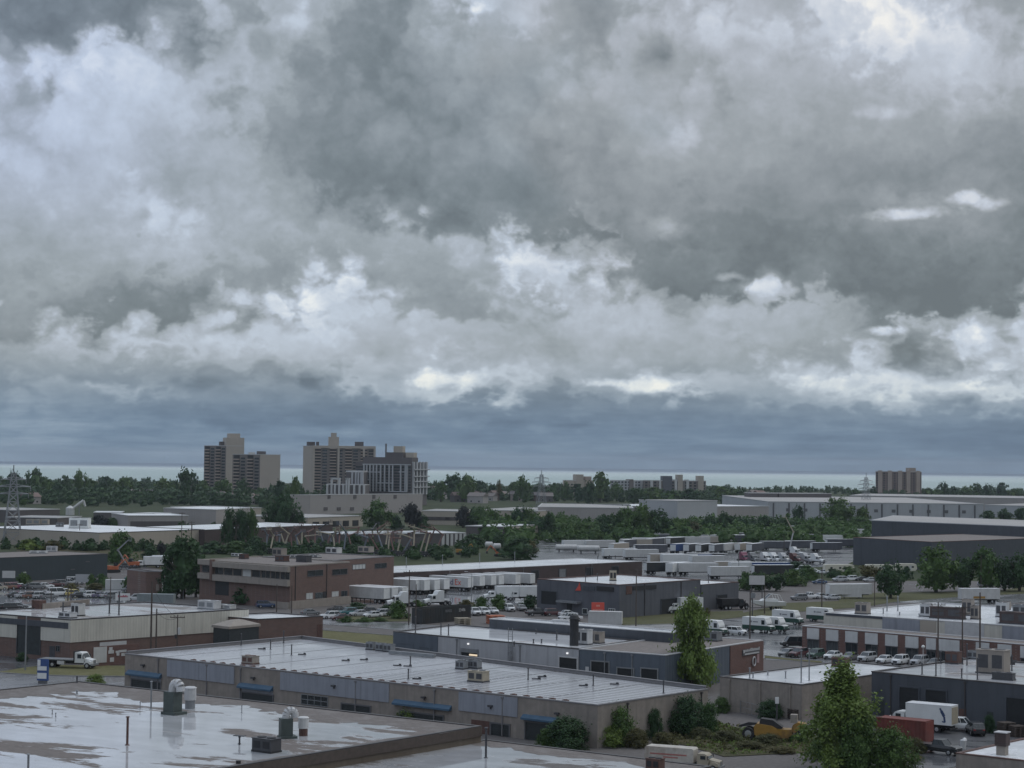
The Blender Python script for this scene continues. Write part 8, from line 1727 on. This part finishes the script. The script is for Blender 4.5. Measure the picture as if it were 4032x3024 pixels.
board('i', 600, 660, .5, 5.5, 2.6, rad(0), 'white_dirty', 'low grey-white sign in front of the white box trailer', 2); board('q', 1990, 420, 1.5, 3.6, 2.4, rad(5), 'white_dirty', 'white notice board by the small brick shed', 2); board('q', 1160, 380, 1.0, 4.0, 2.2, rad(5), 'far_grey', 'pale grey board leaning behind the car lot', 2); board('m', 1128, 985, 2.5, .5, .9, 0, 'white_paint', 'small white post sign among the shrubs', 1); board('f', 1018, 790, 3.4, 2.2, 1.6, rad(-35), 'white_dirty', 'white board on the office corner by the clipped bush', 2)
board('q', 120, 345, 1.5, 3.6, 2.0, 0, 'white_dirty', 'white board before the dark teal warehouse', 2)
# low fences and small clutter
def fence(k, p0, p1, h, label, n=None, mat='steel', nm='chain_fence'):
    a, b = on(k, *p0), on(k, *p1); d = b - a; L = d.length; t = thing(nm, label, 'fence', a, math.atan2(d.y, d.x)); n = n or int(L / 3)
    for q in range(min(n, 60) + 1): mb = MB(); mb.tube((L * q / n, 0, 0), (L * q / n, 0, h), .04, n=5); mb.build('post', mat, t)
    mb = MB()
    for z in (.1, h * .5, h - .05): mb.tube((0, 0.05, z), (L, 0.05, z), .02, n=4)
    x = 0
    while x < L - h: mb.tube((x, .05, .1), (x + h, .05, h - .05), .012, n=3); mb.tube((x + h, .05, .1), (x, .05, h - .05), .012, n=3); x += .9
    mb.build('mesh_panel', mat, t)
fence('m', (560, 850), (1000, 960), 1.8, 'wire fence between the tan block wall and the scrub'); fence('r', (240, 520), (900, 505), 1.6, 'wire fence in front of the depot trailers'); fence('e', (1190, 575), (1580, 600), 2.0, 'wire fence by the orange excavator'); fence('p', (-200, 330), (1650, 345), 2.2, 'long wire fence through the storage yard', 50)
def kerb(k, pts, nm='kerb'):
    P_ = [on(k, *p) for p in pts]; mb = MB()
    for a, b in zip(P_, P_[1:]): d = b - a; mb.box(((a.x + b.x) / 2, (a.y + b.y) / 2, .09), (d.length, .2, .17), math.atan2(d.y, d.x))
    tag(mb.build(nm, 'pavement'), kind='structure')
kerb('f', [(1400, 1088), (2090, 1140)]); kerb('j', [(0, 333), (300, 353), (700, 363), (1095, 366)]); kerb('m', [(1010, 352), (1300, 387), (1560, 406)]); kerb('h', [(100, 945), (700, 928)])
def drum_bin(k, x, y, mat, label, h=1.1, r=.4, cat='bin'):
    t = thing('waste_bin', label, cat, on(k, x, y, .01)); mb = MB(); mb.tube((0, 0, 0), (0, 0, h), r * .85, r, 10); mb.build('barrel', mat, t); mb = MB(); mb.tube((0, 0, h + .002), (0, 0, h + .1), r * 1.05, r * .8, 10); mb.build('lid', 'coping_light', t)
drum_bin('l', -545 + 0 + 800, 470 + 40, 'blue_sign', 'blue barrel at the white garage opening') if False else None
drum_bin('k', 1920, 372, 'blue_sign', 'blue barrel standing by the lit garage opening', 1.3, .5); drum_bin('n', 1575, 1195, 'white_dirty', 'pale barrel in the yard near the corner block'); drum_bin('n', 1335, 305, 'white_dirty', 'white barrel post by the pale parked SUV', 1.5, .3)
def pallet_pile(k, x, y, label, n=3, mat='wood', s=1.0):
    t = thing('pallet_stack', label, 'pallets', on(k, x, y, .01), rad(20)); mb = MB()
    for q in range(n):
        z = q * .16 * s
        for j in range(5): mb.bx(-.6 * s, .6 * s, (-.5 + j * .24) * s, (-.36 + j * .24) * s, z + .1 * s, z + .13 * s)
        for j in (-.55, -.05, .45): mb.bx(j * s, (j + .1) * s, -.5 * s, .6 * s, z, z + .1 * s)
    mb.build('boards', mat, t)
pallet_pile('n', 2030, 1050, 'stack of pallets by the big roller door', 7, 'wood', 1.6); pallet_pile('n', 2140, 1065, 'second stack of pallets nearer the frame edge', 6, 'wood', 1.6); pallet_pile('m', 1310, 960, 'stack of boards next to the scraper engine', 6, 'wood', 1.5); pallet_pile('g', 1000, 920, 'pile of timber behind the white garage', 4, 'orange', 3.0); pallet_pile('r', 1720, 640, 'stack of orange timber next to the lettered container', 4, 'beige_boom', 2.6)
# overhead lines
def cable(p, q, label, sag=.8):
    mb = MB(); n = 12; pts = [p.lerp(q, i / n) - Vector((0, 0, sag * 4 * (i / n) * (1 - i / n))) for i in range(n + 1)]
    for a, b in zip(pts, pts[1:]): mb.tube(a, b, .025, n=4)
    o = mb.build('overhead_cable', 'chassis'); tag(o, label, 'cable', 'overhead cables')
def tops(*ks): return [Vector((g.x, g.y, at_dist(k, x, yt, g.y).z - .3)) for k, x, yb, yt in ks for g in (on(k, x, yb, 0),)]
a = tops(('i', 1408, 1300, 690), ('i', 1635, 1310, 715), ('i', 1800, 1330, 640)); cable(a[0], a[1], 'cable between the first and second poles at the pale showroom'); cable(a[1], a[2], 'cable between the second and tallest poles at the pale showroom')
a = tops(('e', 1638, 1600, 720), ('e', 1695, 1605, 1000), ('e', 1925, 1580, 1065)); cable(a[0], a[2], 'cable from the taller close pole to the transformer pole'); cable(a[1], a[2], 'cable from the shorter close pole to the transformer pole')
# painted hoarding along the factory wall
t = thing('painted_hoarding', 'white and red painted hoarding along the cream factory wall', 'hoarding', on('e', 1225, 1600, 0), math.atan2(vv.y, vv.x)); mb = MB(); mb.bx(-4.2, 5.5, -.15, 0, 0, 3.4); mb.build('board', 'red_brick', t)
mb = MB(); rnd = random.Random(8)
for q in range(16):
    x = -4.1 + rnd.random() * 9; z = .3 + rnd.random() * 2.5; w_ = .5 + rnd.random() * 1.3; mb.bx(x, min(x + w_, 5.4), -.19 - .002 * q, -.152, z, z + .25 + rnd.random() * .5)
mb.bx(-4.1, -1.4, -.23, -.152, .6, 3.3); mb.build('white_patches', 'white_dirty', t)
# haze: one thin, even body of damp air round everything
mb = MB(); mb.bx(-9200, 9200, -320, 13400, -4.0, 75.0)
hm = bpy.data.materials.new('haze'); hm.use_nodes = True; w = NT(hm.node_tree)
v = w.node('ShaderNodeVolumePrincipled', ins={'Color': (.78, .86, .95, 1), 'Density': HAZE, 'Anisotropy': 0.0}); w.node('ShaderNodeOutputMaterial', ins={'Volume': v.outputs[0]})
M['haze'] = hm
if HAZE: tag(mb.build('haze', 'haze'), 'faint damp haze over the district', 'haze', kind='stuff')
